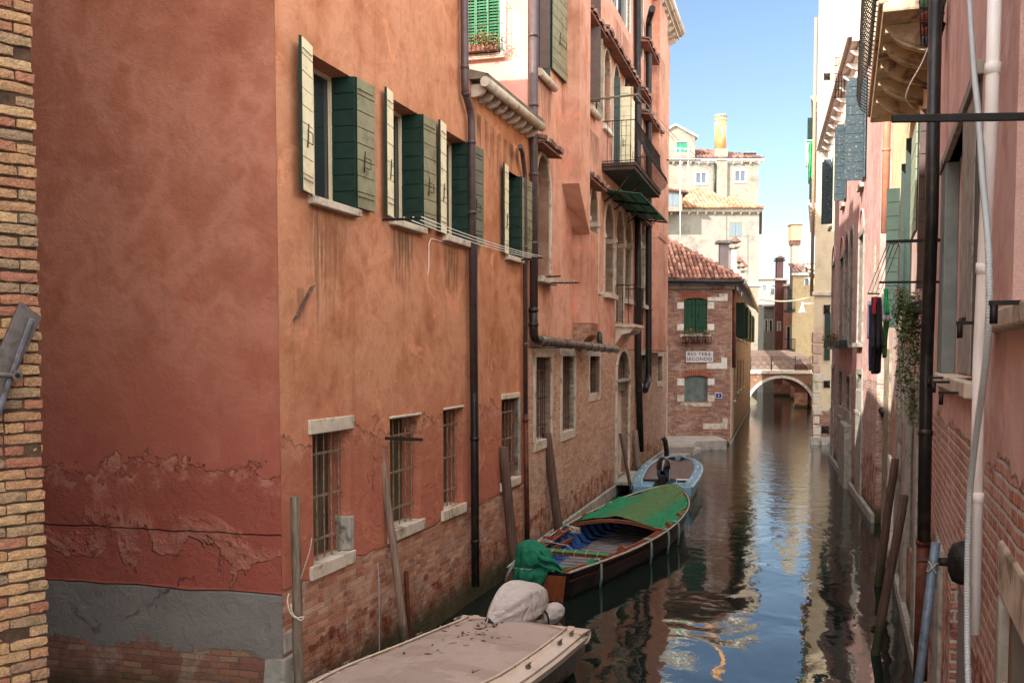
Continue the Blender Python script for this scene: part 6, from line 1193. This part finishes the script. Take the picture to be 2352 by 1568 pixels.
# ---- near boat A with beige cover
def beige_boat():
    M, L = hull_frame((.15, 13.35), (-2.0, 8.4)); t = thing('beige_motorboat', (.15, 13.35, 0), 'beige motorboat under a tight dusty deck cover in the foreground', 'boat')
    M_h = simple('cream_gelcoat', (198, 178, 160), .06, .35, 3, .1, 0, (170, 148, 130)); M_dk = simple('dark_green_hull_side', (44, 46, 40), .2, .3, 3, .1)
    HB = [(0, .86), (.3, .95), (.6, .95), (.85, .6), (1, .05)]; SH = [(0, .56), (.5, .68), (1, .95)]; KL = [(0, -.15), (.8, -.15), (1, .1)]; n = 24
    hb, sh, kl, rows = make_hull(M, L, HB, [(a, b-.08) for a, b in SH], KL, M_dk, t, n=n, rake=.3, flare=.84); sh = smooth_tab(SH, n)
    mb = MB(); rr = []       # gunwale moulding with stepped profile
    for sd in (-1, 1):
        prof = [(.0, -.14), (.045, -.13), (.06, -.06), (.03, -.03), (.03, .0), (-.1, .03), (-.13, .06), (-.2, .06), (-.22, .02)]
        mb.grid([[(L*i/n-.0, sd*(hb[i][1]+o), sh[i][1]+h_) for o, h_ in prof] for i in range(n+1)], False)
    g = mb.build('gunwale', M_h, t, M, solid=.01)
    mb = MB(); prof = [(.12, -.12), (.0, -.12), (-.07, -.08), (-.09, -.02), (-.04, .02), (.25, .04)]; yy = [-.93+1.86*k/12 for k in range(13)]
    mb.grid([[(-o*-1 if False else o*1.0-.02, y_, sh[0][1]+h_-(.10 if abs(y_) < .3 else 0)) for o, h_ in prof] for y_ in yy], False); mb.build('transom', M_h, t, M, solid=.02)
    c = MB(); rows = []
    for i in range(31):
        x = .22+(L-.5)*i/30; f = min(x/L, .999)*n; i0 = int(f); h_ = hb[i0][1]-.15; s_ = sh[i0][1]; rows.append([(x, h_*v, s_+.065+(.05*(1-v*v)+.012*mnoise.noise(Vector((x*1.3, v*2, 0))))) for v in [-1+2*j/16 for j in range(17)]])
    c.grid(rows, True); M_cv = NT('dusty_beige_canvas'); kk = M_cv.mix(M_cv.noise(1.1, 6, .6), lin((150, 132, 122)), lin((176, 156, 144))); kk = M_cv.mix(M_cv.math('MULTIPLY', M_cv.sstep(M_cv.noise(2.4, 6, .7, None, .5), .54, .68), .45), kk, lin((146, 112, 88))); kk = M_cv.mix(M_cv.math('MULTIPLY', M_cv.sstep(M_cv.noise(1.3, 4, .6, None, 1.2), .52, .56), .3), kk, lin((118, 100, 92)))
    M_cv = M_cv.done(kk, .8, M_cv.bump(M_cv.math('ADD', M_cv.math('MULTIPLY', M_cv.noise(1.6, 3, .5, M_cv.scale(.5, 2.2, 1), 1), 8.), M_cv.noise(120, 2)), .5, .01), 0, .25); cv = c.build('deck_cover', M_cv, t, M, solid=.01)
    rnd = random.Random(4)
    for sd in (-1, 1):
        m_ = MB(); m_.tube([(L*i/n, sd*(hb[i][1]-.165), sh[i][1]+.085) for i in range(1, n-1)], .014, 5); m_.build('cover_rail', M_h, t, M)
        for k in range(9): x = .5+k*.42; f = x/L*n; i0 = int(f); r_ = MB(); r_.tube([(x, sd*(hb[i0][1]-.14), sh[i0][1]+.08), (x, sd*(hb[i0][1]-.14), sh[i0][1]+.105)], .011, 7); r_.build('stud', M_stoneg, t, M)
        for x in ((.35, .85, 2.0) if sd == 1 else (.3, 1.3, 2.9)):
            i0 = int(x/L*n); y_ = sd*(hb[i0][1]-.05); z_ = sh[i0][1]+.05; r_ = MB(); r_.box(x-.03, x+.03, y_-.02, y_+.02, z_-.02, z_+.02); r_.tube([(x-.07, y_, z_+.03), (x+.07, y_, z_+.03)], .012, 6); r_.build('cleat', simple('steel_fitting', (120, 116, 112), .1, .35, 8, .2, .8), t, M)
    for x in (1.45, 3.0):
        f = x/L*n; i0 = int(f); h_ = hb[i0][1]-.16; sm_ = MB(); sm_.tube([(x, h_*v, sh[i0][1]+.07+.05*(1-v*v)+.012*mnoise.noise(Vector((x*1.3, v*2, 0)))) for v in [-1+2*j/14 for j in range(15)]], .006, 5); sm_.build('seam', M_cv, cv, M)
    # painted marks on the cover and leaves fallen on it
    mk_ = MB(); z_ = .85
    def covz(x, v): f = min(x/L, .999)*n; i0 = int(f); return sh[i0][1]+.065+.05*(1-v*v)+.012*mnoise.noise(Vector((x*1.3, v*2, 0)))+.008
    def marks(x0, y0, strokes, nm, mat):
        g_ = MB(); i0 = int(x0/L*n); h_ = hb[i0][1]-.15
        for (a, b, c_, d) in strokes: p = Vector((x0+a, y0+b, covz(x0, y0/h_))); q_ = Vector((x0+c_, y0+d, covz(x0, y0/h_))); g_.tube([p, q_], .008, 4, flat=.3)
        return g_.build(nm, mat, cv, M)
    marks(2.55, .55, ((0, 0, .14, -.02), (.14, -.02, .02, -.06), (.02, -.06, .14, -.1), (0, -.14, .14, -.16), (.0, -.2, .14, -.18)), 'registration_mark', M_iron)
    marks(.38, -.55, ((0, 0, .05, .1), (.04, -.02, .08, .08), (0, .05, .07, .03)), 'registration_mark', M_iron)
    return M, L, hb, sh, n, covz
MAt, LA, hbA, shA, nA, covzA = beige_boat()
def litter():
    rnd = random.Random(9); mats = [simple('dry_leaf', (92, 70, 58), .3, .9, 9, .4), simple('dark_leaf', (58, 46, 40), .3, .9, 9, .4)]
    for k in range(46):
        x = rnd.choice((rnd.gauss(.95, .28), rnd.uniform(.4, 2.6))); y = rnd.gauss(-.18, .25); x = max(.35, x); L_ = rnd.uniform(.02, .06); a = rnd.uniform(0, 6.28); hh = hbA[int(x/LA*nA)][1]-.15; z = covzA(x, y/hh)+.004
        mb = MB(); d = Vector((math.cos(a), math.sin(a), 0))*L_; w_ = Vector((-d.y, d.x, 0))*.3; p = Vector((x, y, z)); mb.face([p-d, p+w_+Vector((0, 0, .008)), p+d+Vector((0, 0, .006)), p-w_]); o = mb.build('fallen_leaf', mats[k % 2], None, MAt, solid=.003)
        tag(o, 'scrap of dry leaf or twig on the beige boat cover', 'leaf', 'dry leaves scattered on the beige boat cover')
litter()
def covered_motor():
    t = thing('outboard_motor', (.0, 13.9, .4), 'outboard motor wrapped in a taut grey cover on the beige boat', 'outboard motor'); M = MAt; M_c = cloth_mat('grey_motor_cover', (178, 166, 160), None, .06); M_c2 = cloth_mat('tan_motor_cloth', (158, 140, 122), None, .1)
    P0, P1 = at(1116, 1437, Y=12.95), at(1246, 1364, Y=13.65); ax = (P1-P0).normalized(); x_ = ax.cross(Vector((0, 0, 1))).normalized(); y_ = x_.cross(ax); rows = []
    prof = [.03, .07, .12, .165, .2, .232, .255, .272, .283, .288, .287, .28, .268, .25, .225, .19, .13]
    for i, r_ in enumerate(prof):
        t_ = i/(len(prof)-1); c = P0.lerp(P1, t_)+y_*(.05*math.sin(t_*3.14)); row = []
        for k in range(48):
            a = 2*math.pi*k/48; sq = 1/(abs(math.cos(a))**3+abs(math.sin(a))**3)**(1/3); fold = 1+(.06*math.sin(a*9+t_*2+math.sin(a*2))+.035*math.sin(a*16-t_*3))*(1-t_*.75)+.05*mnoise.noise(Vector((math.cos(a)*1.6, math.sin(a)*1.6, t_*2.2))); rg = .1*math.exp(-((a-1.9)/.16)**2)*math.sin(min(1, t_*1.2)*3.14)
            row.append(c+x_*math.cos(a)*r_*.86*sq*fold+y_*(math.sin(a)*r_*.92*sq*fold+rg))
        rows.append(row)
    mb = MB(); mb.grid(rows, True, True); mb.face(rows[0][::-1]); mb.face(rows[-1]); mb.build('cowl_cover', M_c, t)
    rows = []
    for i in range(10):
        t_ = i/9; c = at(1206+6*t_, 1418+60*t_, Y=13.5); rows.append([c+Vector((math.cos(a)*(.26-.02*t_)*(1+.07*math.sin(a*9+t_)), math.sin(a)*.15*(1+.08*math.sin(a*7+t_)), 0)) for a in [2*math.pi*k/44 for k in range(44)]])
    mb = MB(); mb.grid(rows, True, True); mb.build('leg_cover', M_c2, t)
    rows = []; Q0, Q1 = at(1236, 1424, Y=13.6), at(1294, 1398, Y=13.95); dx = (Q1-Q0).normalized(); qx = dx.cross(Vector((0, 0, 1))).normalized(); qy = qx.cross(dx)
    for i, r_ in enumerate((.16, .13, .12, .125, .135, .14, .135, .12, .09, .04)):
        c = Q0.lerp(Q1, i/9); rows.append([c+qx*math.cos(a)*r_*.8*(1+.07*math.sin(a*7+i*.6))+qy*math.sin(a)*r_*1.1*(1+.05*math.sin(a*5+i)) for a in [2*math.pi*k/30 for k in range(30)]])
    mb = MB(); mb.grid(rows, True, True); mb.face(rows[-1]); mb.build('propeller_cover', M_c, t)
    c = Q0.lerp(Q1, .16); m = MB(); m.tube([c+qx*math.cos(k*.33)*.125+qy*math.sin(k*.33)*.155 for k in range(20)], .013, 5); m.build('strap', M_iron, t)
    c = at(1278, 1432, Y=13.9); m = MB(); m.prism([c+Vector((-.05, 0, .05)), c+Vector((.03, 0, .04)), c+Vector((.1, 0, -.05)), c+Vector((.06, 0, -.07))], (0, .03, .0)); m.build('propeller_blade', simple('pale_metal', (190, 176, 150), .06, .4, 5, .1), t, bevel=.008)
    m = MB(); q0 = at(1120, 1432, Y=12.95); m.tube([q0+Vector((-.02, 0, .06)), q0+Vector((.12, .05, -.03)), q0+Vector((.2, .1, .0))], [.03, .045, .05], 8); m.build('tiller', M_iron, t)
    m = MB(); m.grid([[at(1102+16*u+4*v, 1450-28*u*v-8*u, Y=12.9+.06*math.sin(u*6)) for u in [j/8 for j in range(9)]] for v in [j/4 for j in range(5)]], True); m.build('cloth_end', M_c, t, solid=.008)
    m = MB(); q1 = at(1190, 1470, Y=13.45); m.obox(q1+Vector((-.22, -.25, -.1)), (.44, 0, 0), (0, .3, 0), (0, 0, .3)); m.build('clamp', M_iron, t, bevel=.02)
covered_motor()
# ---- light blue boat C
def blue_boat():
    M, L = hull_frame((4.2, 27.9), (5.75, 34.6)); t = thing('light_blue_motorboat', (4.2, 27.9, 0), 'light blue motorboat with a brown cover moored behind the wooden boat', 'boat')
    M_b = simple('light_blue_gelcoat', (112, 152, 172), .08, .3, 3, .1, 0, (88, 124, 146)); HB = [(0, .8), (.3, .92), (.6, .92), (.82, .74), (.94, .42), (1, .05)]; SH = [(0, .55), (1, .72)]; KL = [(0, -.15), (.8, -.15), (1, .2)]; n = 28
    hb, sh, kl, rows = make_hull(M, L, HB, [(a, b-.1) for a, b in SH], KL, M_b, t, n=n, rake=.2, flare=.84); sh = smooth_tab(SH, n); mb = MB()
    for sd in (-1, 1): mb.grid([[(L*i/n, sd*max(.0, hb[i][1]+o), sh[i][1]+h_) for o, h_ in ((.0, -.14), (.05, -.12), (.05, -.03), (.0, 0), (-.2 if hb[i][1] > .3 else -hb[i][1], .03), (-.24 if hb[i][1] > .3 else -hb[i][1], .0))] for i in range(n+1)], False)
    mb.build('gunwale', M_b, t, M, solid=.012)
    MB().box(-.02, .8, -.82, -.25, .25, .56).build('stern_locker', M_b, t, M, bevel=.04); MB().box(-.02, .8, .25, .82, .25, .56).build('stern_locker', M_b, t, M, bevel=.04); MB().box(0, .1, -.3, .3, .0, .38).build('transom', M_b, t, M, bevel=.03)
    rows = []
    for i in range(25):
        x = 1.1+(L-1.9)*i/24; f = x/L*n; i0 = int(f); h_ = hb[i0][1]+(hb[i0+1][1]-hb[i0][1])*(f-i0)-.24; rows.append([(x, h_*v, sh[i0][1]+.02-.1*(1-v*v)*math.sin(min(1, i/8)*1.57)+.03*math.sin(x*2+v*2.2)*(1-v*v)) for v in [-1+2*j/14 for j in range(15)]])
    mb = MB(); mb.grid(rows, True); mb.build('cover', cloth_mat('taupe_canvas', (112, 96, 90), None, .06), t, M, solid=.01)
    for sd in (-1, 1):
        for x in (1.4, 2.6, 3.8, 4.9): i0 = int(x/L*n); y_ = sd*(hb[i0][1]-.12); c = MB(); c.tube([(x-.1, y_, sh[i0][1]+.02), (x-.08, y_, sh[i0][1]+.06), (x+.08, y_, sh[i0][1]+.06), (x+.1, y_, sh[i0][1]+.02)], .012, 5); c.build('cleat', M_white, t, M)
    c = MB(); c.tube([(.1, -.75, .58), (.1, -.75, .72), (.1, -.4, .72), (.1, -.4, .58)], .02, 6); c.build('ladder_rail', M_white, t, M)
    # black outboard
    om = MB(); rows = []
    for i in range(16):
        t_ = i/15; c = Vector((.75-.75*t_, .0, .62+.42*math.sin(t_*2.3)+.05)); r_ = .05+.2*math.sin(min(1, .12+t_*1.0)*math.pi)**.6; rows.append([c+Vector((math.sin(a)*r_*.35, math.cos(a)*r_*.85, math.sin(a)*r_*1.1)) for a in [2*math.pi*k/18 for k in range(18)]])
    om.grid(rows, True, True); om.face(rows[0]); om.face(rows[-1]); o = om.build('outboard_motor', simple('glossy_black_cowl', (20, 18, 22), .2, .12, 3, .05, 0, None, .6), t, M, sub=1)
    MB().box(.0, .35, -.1, .1, .2, .85).build('motor_leg', M_iron, o, M, bevel=.03); sw_ = MB(); sw_.grid([[(.12+.25*u, -.19, .62+.3*u+.1*v) for v in (0, 1)] for u in [j/6 for j in range(7)]], True); sw_.build('grey_flash', simple('silver_decal', (150, 146, 150), .05, .3, 4, .05), o, M, solid=.01)
blue_boat()
# ================================================================ awning, pole, drying rack, pigeon on the palazzo
def awning():
    t = thing('awning', tuple(W2.w(W2.s(1380), 0, 8.8)), 'green corrugated awning on a dark frame below the iron balcony', 'awning'); p = [at(1380, 441, Y=W2.w(*W2.hit(1380, 441)[:1], 0, 0).y), at(1459, 495, Y=W2.w(W2.s(1459, 495), 0, 0).y)]
    s0, z0 = W2.hit(1380, 441); s1, z1 = W2.hit(1459, 495); zz = (z0+z1)/2; s3, z3 = W2.hit(1533, 501, 1.15); s2, z2 = W2.hit(1472, 453, 1.15); m = MB(); rows = []; n_ = 60
    for i in range(n_+1): f = i/n_; rows.append([(s0+(s1-s0)*f, 0, zz+.015*math.sin(i*1.6)), (s2+(s3-s2)*f, -1.15, (z2+z3)/2+.015*math.sin(i*1.6))])
    m.grid(rows, True); nn = simple('green_plastic', (34, 128, 104), .1, .5, 3, .1); m.build('sheet', nn, t, W2.M, solid=.01)
    zo = (z2+z3)/2
    for f in (0, .33, .66, 1): b = MB(); b.obox((s0+(s1-s0)*f, 0, zz-.06), (s2-s0+((s3-s2)-(s1-s0))*f, -1.15, zo-zz), (.04, 0, 0), (0, 0, .05)); b.build('rafter', M_iron, t, W2.M)
    for g in (.35, .7, 1): b = MB(); b.tube([(s0+(s2-s0)*g, -1.15*g, zz+(zo-zz)*g-.05), (s1+(s3-s1)*g, -1.15*g, zz+(zo-zz)*g-.05)], .02, 5); b.build('batten', M_iron, t, W2.M)
awning()
def pole():
    a = W2.w(W2.s(1342, 231), 0, W2.z(1342, 231)); b = at(1468, 217, Y=a.y+.2); t = thing('washing_pole', tuple(a), 'long pole with washing cords sticking out beside the iron balcony', 'washing line'); m = MB(); m.tube([a, b], .03, 7); m.build('pole', simple('weathered_pole', (104, 92, 76), .2, .7, 8, .3), t)
    c0 = at(1610, 368, Y=40.5); m = MB(); m.tube([W2.w(W2.s(1526, 368), 0, W2.z(1526, 368)), c0], .03, 6); m.build('arm', M_iron, t)
    for k in (0, .08): m = MB(); q = b.lerp(a, k); e = c0-Vector((k*2, 0, 0)); m.tube([q.lerp(e, i/8)-Vector((0, 0, .25*4*(i/8)*(1-i/8)*.5)) for i in range(9)], .009, 4); m.build('line', M_rope, t)
pole()
def rack():
    a = Vector(wp(W2, 1236, 641, .0)); t = thing('drying_rack', tuple(a), 'small folding drying rack with pegs under the first arched window', 'drying rack')
    P = [at(1236, 637, Y=a.y-.05), at(1288, 634, Y=a.y-.1)]; m = MB(); m.tube(P, .018, 6); m.build('arm', M_iron, t); Q = [at(1250, 650, Y=a.y+.3), at(1331, 649, Y=a.y+.4)]; m = MB(); m.tube(Q, .018, 6); m.build('arm', M_iron, t)
    for k in range(5): m = MB(); f = k/4; m.tube([P[1].lerp(P[0], f*.8), Q[1].lerp(Q[0], f*.8)], .006, 4); m.build('line', M_rope, t)
    for k in range(6): m = MB(); c = Q[0].lerp(Q[1], .2+.13*k); m.tube([c+Vector((0, 0, .03)), c-Vector((0, 0, .05))], .012, 4); m.build('peg', M_stone, t)
rack()
def pigeon():
    s_, z_ = W2.hit(1366, 668, .08); o = Vector((s_, -.1, z_)); m = MB()
    rows = []
    for i, (x, z, r_) in enumerate(((-.2, -.0, .008), (-.15, .015, .025), (-.08, .05, .055), (0, .09, .07), (.05, .13, .06), (.075, .175, .036), (.085, .2, .032), (.1, .215, .03), (.125, .215, .018), (.15, .205, .006))):
        rows.append([o+Vector((x, math.cos(a)*r_*.85, z+math.sin(a)*r_)) for a in [2*math.pi*k/12 for k in range(12)]])
    m.grid(rows, True, True); m.face(rows[0]); m.face(rows[-1]); b = m.build('pigeon', simple('pigeon_grey', (66, 66, 76), .3, .6, 12, .2), None, W2.M); tag(b, 'dark grey pigeon sitting on a window sill of the pink palazzo', 'pigeon')
    for sd in (-1, 1): g = MB(); g.tube([o+Vector((.0, sd*.02, .03)), o+Vector((.01, sd*.02, -.02))], .006, 4); g.build('leg', M_terr, b, W2.M)
pigeon()
# ================================================================ right bank: window box, ivy, washing, pots
q = WQ.rect(1918, 1961, 769, 785); FBR = thing('window_box', tuple(WQ.w(q[0], -.3, 4.5)), 'dark trough of dry plants on the mauve pink house sill', 'window box')
for a, b in ((0, .48), (.52, 1)): MB().box(q[0]+(q[1]-q[0])*a, q[0]+(q[1]-q[0])*b, -.42, -.2, 4.5, 4.68).build('trough', simple('dark_green_plastic', (26, 44, 44), .1, .5, 4, .1), FBR, WQ.M, bevel=.015)
g = MB(); rnd = random.Random(2); foliage(g, [(q[0]+(q[1]-q[0])*f, -.3, 4.78) for f in (.05, .15, .25, .4, .55)], 70, (.2, .1, .1), .035, rnd); g.build('plants', M_leafd, FBR, WQ.M)
def ivy():
    Y = 12.9; c = at(2100, 705, Y=Y); t = thing('planter_with_ivy', tuple(c), 'long trailing ivy hanging from a dark green planter by the right wall', 'plant')
    a, b = at(2078, 697, Y=Y+1.0), at(2122, 692, Y=Y-.2); m = MB(); d = b-a; dv = Vector((d.x, d.y, 0)); m.obox(a-Vector((0, 0, .17)), dv, (.17, .05, 0), (0, 0, .17)); m.build('trough', MC['dark_green_plastic'], t, bevel=.02)
    rnd = random.Random(21); pts = []; g = MB()
    for k in range(16): p = a.lerp(b, rnd.uniform(-.25, 1)); pts.append(p+Vector((rnd.uniform(-.08, .1), 0, rnd.uniform(-.02, .12))))
    strands = []
    for k in range(12):
        p = a.lerp(b, rnd.uniform(-.25, .4))+Vector((rnd.uniform(-.12, .05), 0, 0)); ln = rnd.choice((.5, .9, 1.3, 1.7, 1.95))*rnd.uniform(.8, 1.1); Q = []
        for i in range(12): f = i/11; Q.append(p+Vector((.05*math.sin(f*5+k)+.10*f, .04*math.cos(f*4+k), -ln*f)))
        strands.append(Q); pts += [Q[i] for i in range(1, 12)]
    for p in pts: foliage(g, [p], rnd.randint(8, 26), (.045, .05, .06), rnd.uniform(.017, .03), rnd)
    g.build('leaves', leaf_mat('ivy_leaves', [(66, 88, 42), (82, 102, 52), (50, 70, 34), (104, 112, 62), (40, 56, 30)]), t)
    s_ = MB(); [s_.tube(Q, .004, 4, False) for Q in strands]; o = s_.build('stems', simple('ivy_stem', (104, 80, 60), .2, .9, 20, .3), t); o['kind'] = 'stuff'
    w_ = MB(); P = at(2068, 640, Y=Y); foliage(w_, [at(2065, 672, Y=Y)+Vector((0, 0, .02))], 60, (.07, .05, .04), .02, rnd); w_.build('dry_leaves', M_leafd, t)
ivy()
def washing():
    Y = 11.0; t = thing('washing_line_frame', tuple(at(2157, 651, Y=Y)), 'two dark iron arms and cords holding washing over the canal on the right', 'washing line')
    A1, A0 = at(2036, 559, Y=Y), at(2160, 555, Y=Y-.3); m = MB(); m.obox(A1, A0-A1, (0, .012, 0), (0, 0, .035)); m.build('arm', M_iron, t)
    B1_, B0_ = at(2020, 651, Y=Y), at(2158, 650, Y=Y-.3); m = MB(); m.obox(B1_, B0_-B1_, (0, .012, 0), (0, 0, .025)); m.build('arm', M_iron, t)
    C1, C0 = at(1993, 674, Y=22.5), at(2020, 675, Y=22.3); m = MB(); m.tube([C1, C0], .02, 5); m.build('arm', M_iron, t)
    for k, (f, g_) in enumerate(((.02, .0), (.06, .35), (.12, .7), (.2, 1))): m = MB(); p, q_ = A1.lerp(A0, f*1.2), C1.lerp(C0, g_); m.tube([p, q_], .006, 4); m.build('cord', M_rope, t)
    def garment(name, poly, Y_, col, label, th=.02, nz=12, hem=.015):
        (xl, xr, yt, yb, xl2, xr2) = poly; m = MB(); rows = []; n_ = 14
        for i in range(nz+1):
            f = i/nz; l_, r_ = xl+(xl2-xl)*f, xr+(xr2-xr)*f; y_ = yt+(yb-yt)*f; rows.append([at(l_+(r_-l_)*j/n_+.7*math.sin(f*7+j), y_+(2*math.sin(j*1.3) if i == nz else 0), Y=Y_+.035*math.sin(j*1.1+f*2)*(0.3+f)) for j in range(n_+1)])
        m.grid(rows, True); tag(m.build(name, simple(name+'_'+'fabric_%d' % (sum(col)), col, .2, .9, 25, .4), solid=th), label, name.replace('_', ' '), 'washing on the line')
    garment('shirt', (2003, 2022, 682, 800, 2000, 2029), 11.1, (48, 44, 50), 'dark grey marled shirt with a red stripe on the washing line')
    garment('red_cloth', (2008, 2014, 681, 722, 2004, 2009), 11.05, (170, 34, 50), 'narrow red strip of cloth in front of the dark shirt', .01)
    garment('trousers', (2006, 2026, 790, 857, 2002, 2020), 11.2, (20, 18, 22), 'black trousers hanging lowest on the washing line')
    garment('jeans', (1997, 2006, 700, 850, 1997, 2005), 11.5, (36, 46, 84), 'blue garment hanging behind the dark shirt')
    garment('towel', (1994, 2003, 690, 776, 1993, 2001), 11.9, (196, 192, 204), 'white towel hanging leftmost on the washing line')
    garment('blouse', (2026, 2036, 674, 736, 2028, 2048), 11.3, (206, 200, 206), 'white cloth beside the green one on the washing line')
    garment('green_cloth', (2030, 2038, 663, 722, 2031, 2043), 11.0, (54, 156, 92), 'bright green cloth pegged at the top of the washing line', .012)
    garment('green_shirt', (2030, 2041, 732, 820, 2028, 2034), 11.4, (66, 112, 48), 'olive green garment hanging low behind the white cloth')
washing()
def pots():
    Y = 11.1; t = thing('hanging_flower_pots', tuple(at(2140, 60, Y=Y)), 'dark iron basket of red and green pots high beside the dark downpipe', 'flower pots')
    g = MB(); x0, x1 = 2112, 2170
    for k in range(7): a = at(x0+(x1-x0)*k/6, 0, Y=Y-.15); b = at(x0+4+(x1-x0-14)*k/6, 104, Y=Y-.1); g.tube([a, b], .008, 4)
    for y_ in (18, 52, 82, 104): g.tube([at(x0+y_*.03, y_, Y=Y+.15), at(x0+y_*.03, y_, Y=Y-.15), at(x1-y_*.08, y_, Y=Y-.15), at(x1-y_*.08, y_, Y=Y+.15)], .008, 4)
    g.build('basket', M_iron, t)
    for x, y, r_, h_, m_ in ((2142, 6, .14, .12, simple('sage_pot', (90, 132, 100), .08, .5, 4, .1)), (2140, 38, .125, .1, simple('red_pot', (150, 62, 50), .1, .6, 4, .1)), (2146, 62, .11, .1, M_iron), (2138, 72, .1, .08, simple('red_pot', (150, 62, 50), .1, .6, 4, .1)), (2135, 90, .08, .07, simple('blue_pot', (90, 112, 124), .1, .6, 4, .1))):
        c = at(x, y, Y=Y); m = MB(); m.tube([c-Vector((0, 0, h_)), c+Vector((0, 0, .0)), c+Vector((0, 0, .02))], [r_*.75, r_, r_*1.06], 18); m.build('pot', m_, t)
    rope_thing([at(2136, 100, Y=Y-.3), at(2115, 150, Y=Y-.4), at(2092, 190, Y=Y-.5), at(2080, 225, Y=Y-.5), at(2092, 245, Y=Y-.4), at(2120, 268, Y=Y-.2)], .008, M_rope, 'white cable looping below the hanging flower pots', 'cable', 'cable')
pots()
# washing far away on the cream building
def far_wash():
    Y = 52; m = MB(); m.tube([at(1850, 323, Y=Y), at(1874, 322, Y=Y)], .03, 5); tag(m.build('clothes_pole', M_white), 'thin white arm holding a green towel high on the cream building', 'washing line')
    for nm, (xl, xr, yt, yb), col, lb in (('green_towel', (1858, 1867, 325, 412), (60, 168, 100), 'green towel hanging high on the cream building'), ('white_shirt', (1850, 1857, 328, 384), (210, 206, 204), 'white shirt hanging left of the green towel on the cream building')):
        g = MB(); g.grid([[at(xl+(xr-xl)*j/8+math.sin(i+j), yt+(yb-yt)*i/10, Y=Y+.08*math.sin(j*1.2+i*.4)) for j in range(9)] for i in range(11)], True); tag(g.build(nm, simple(nm+'_fabric', col, .12, .9, 10, .3), solid=.02), lb, nm.replace('_', ' '))
far_wash()
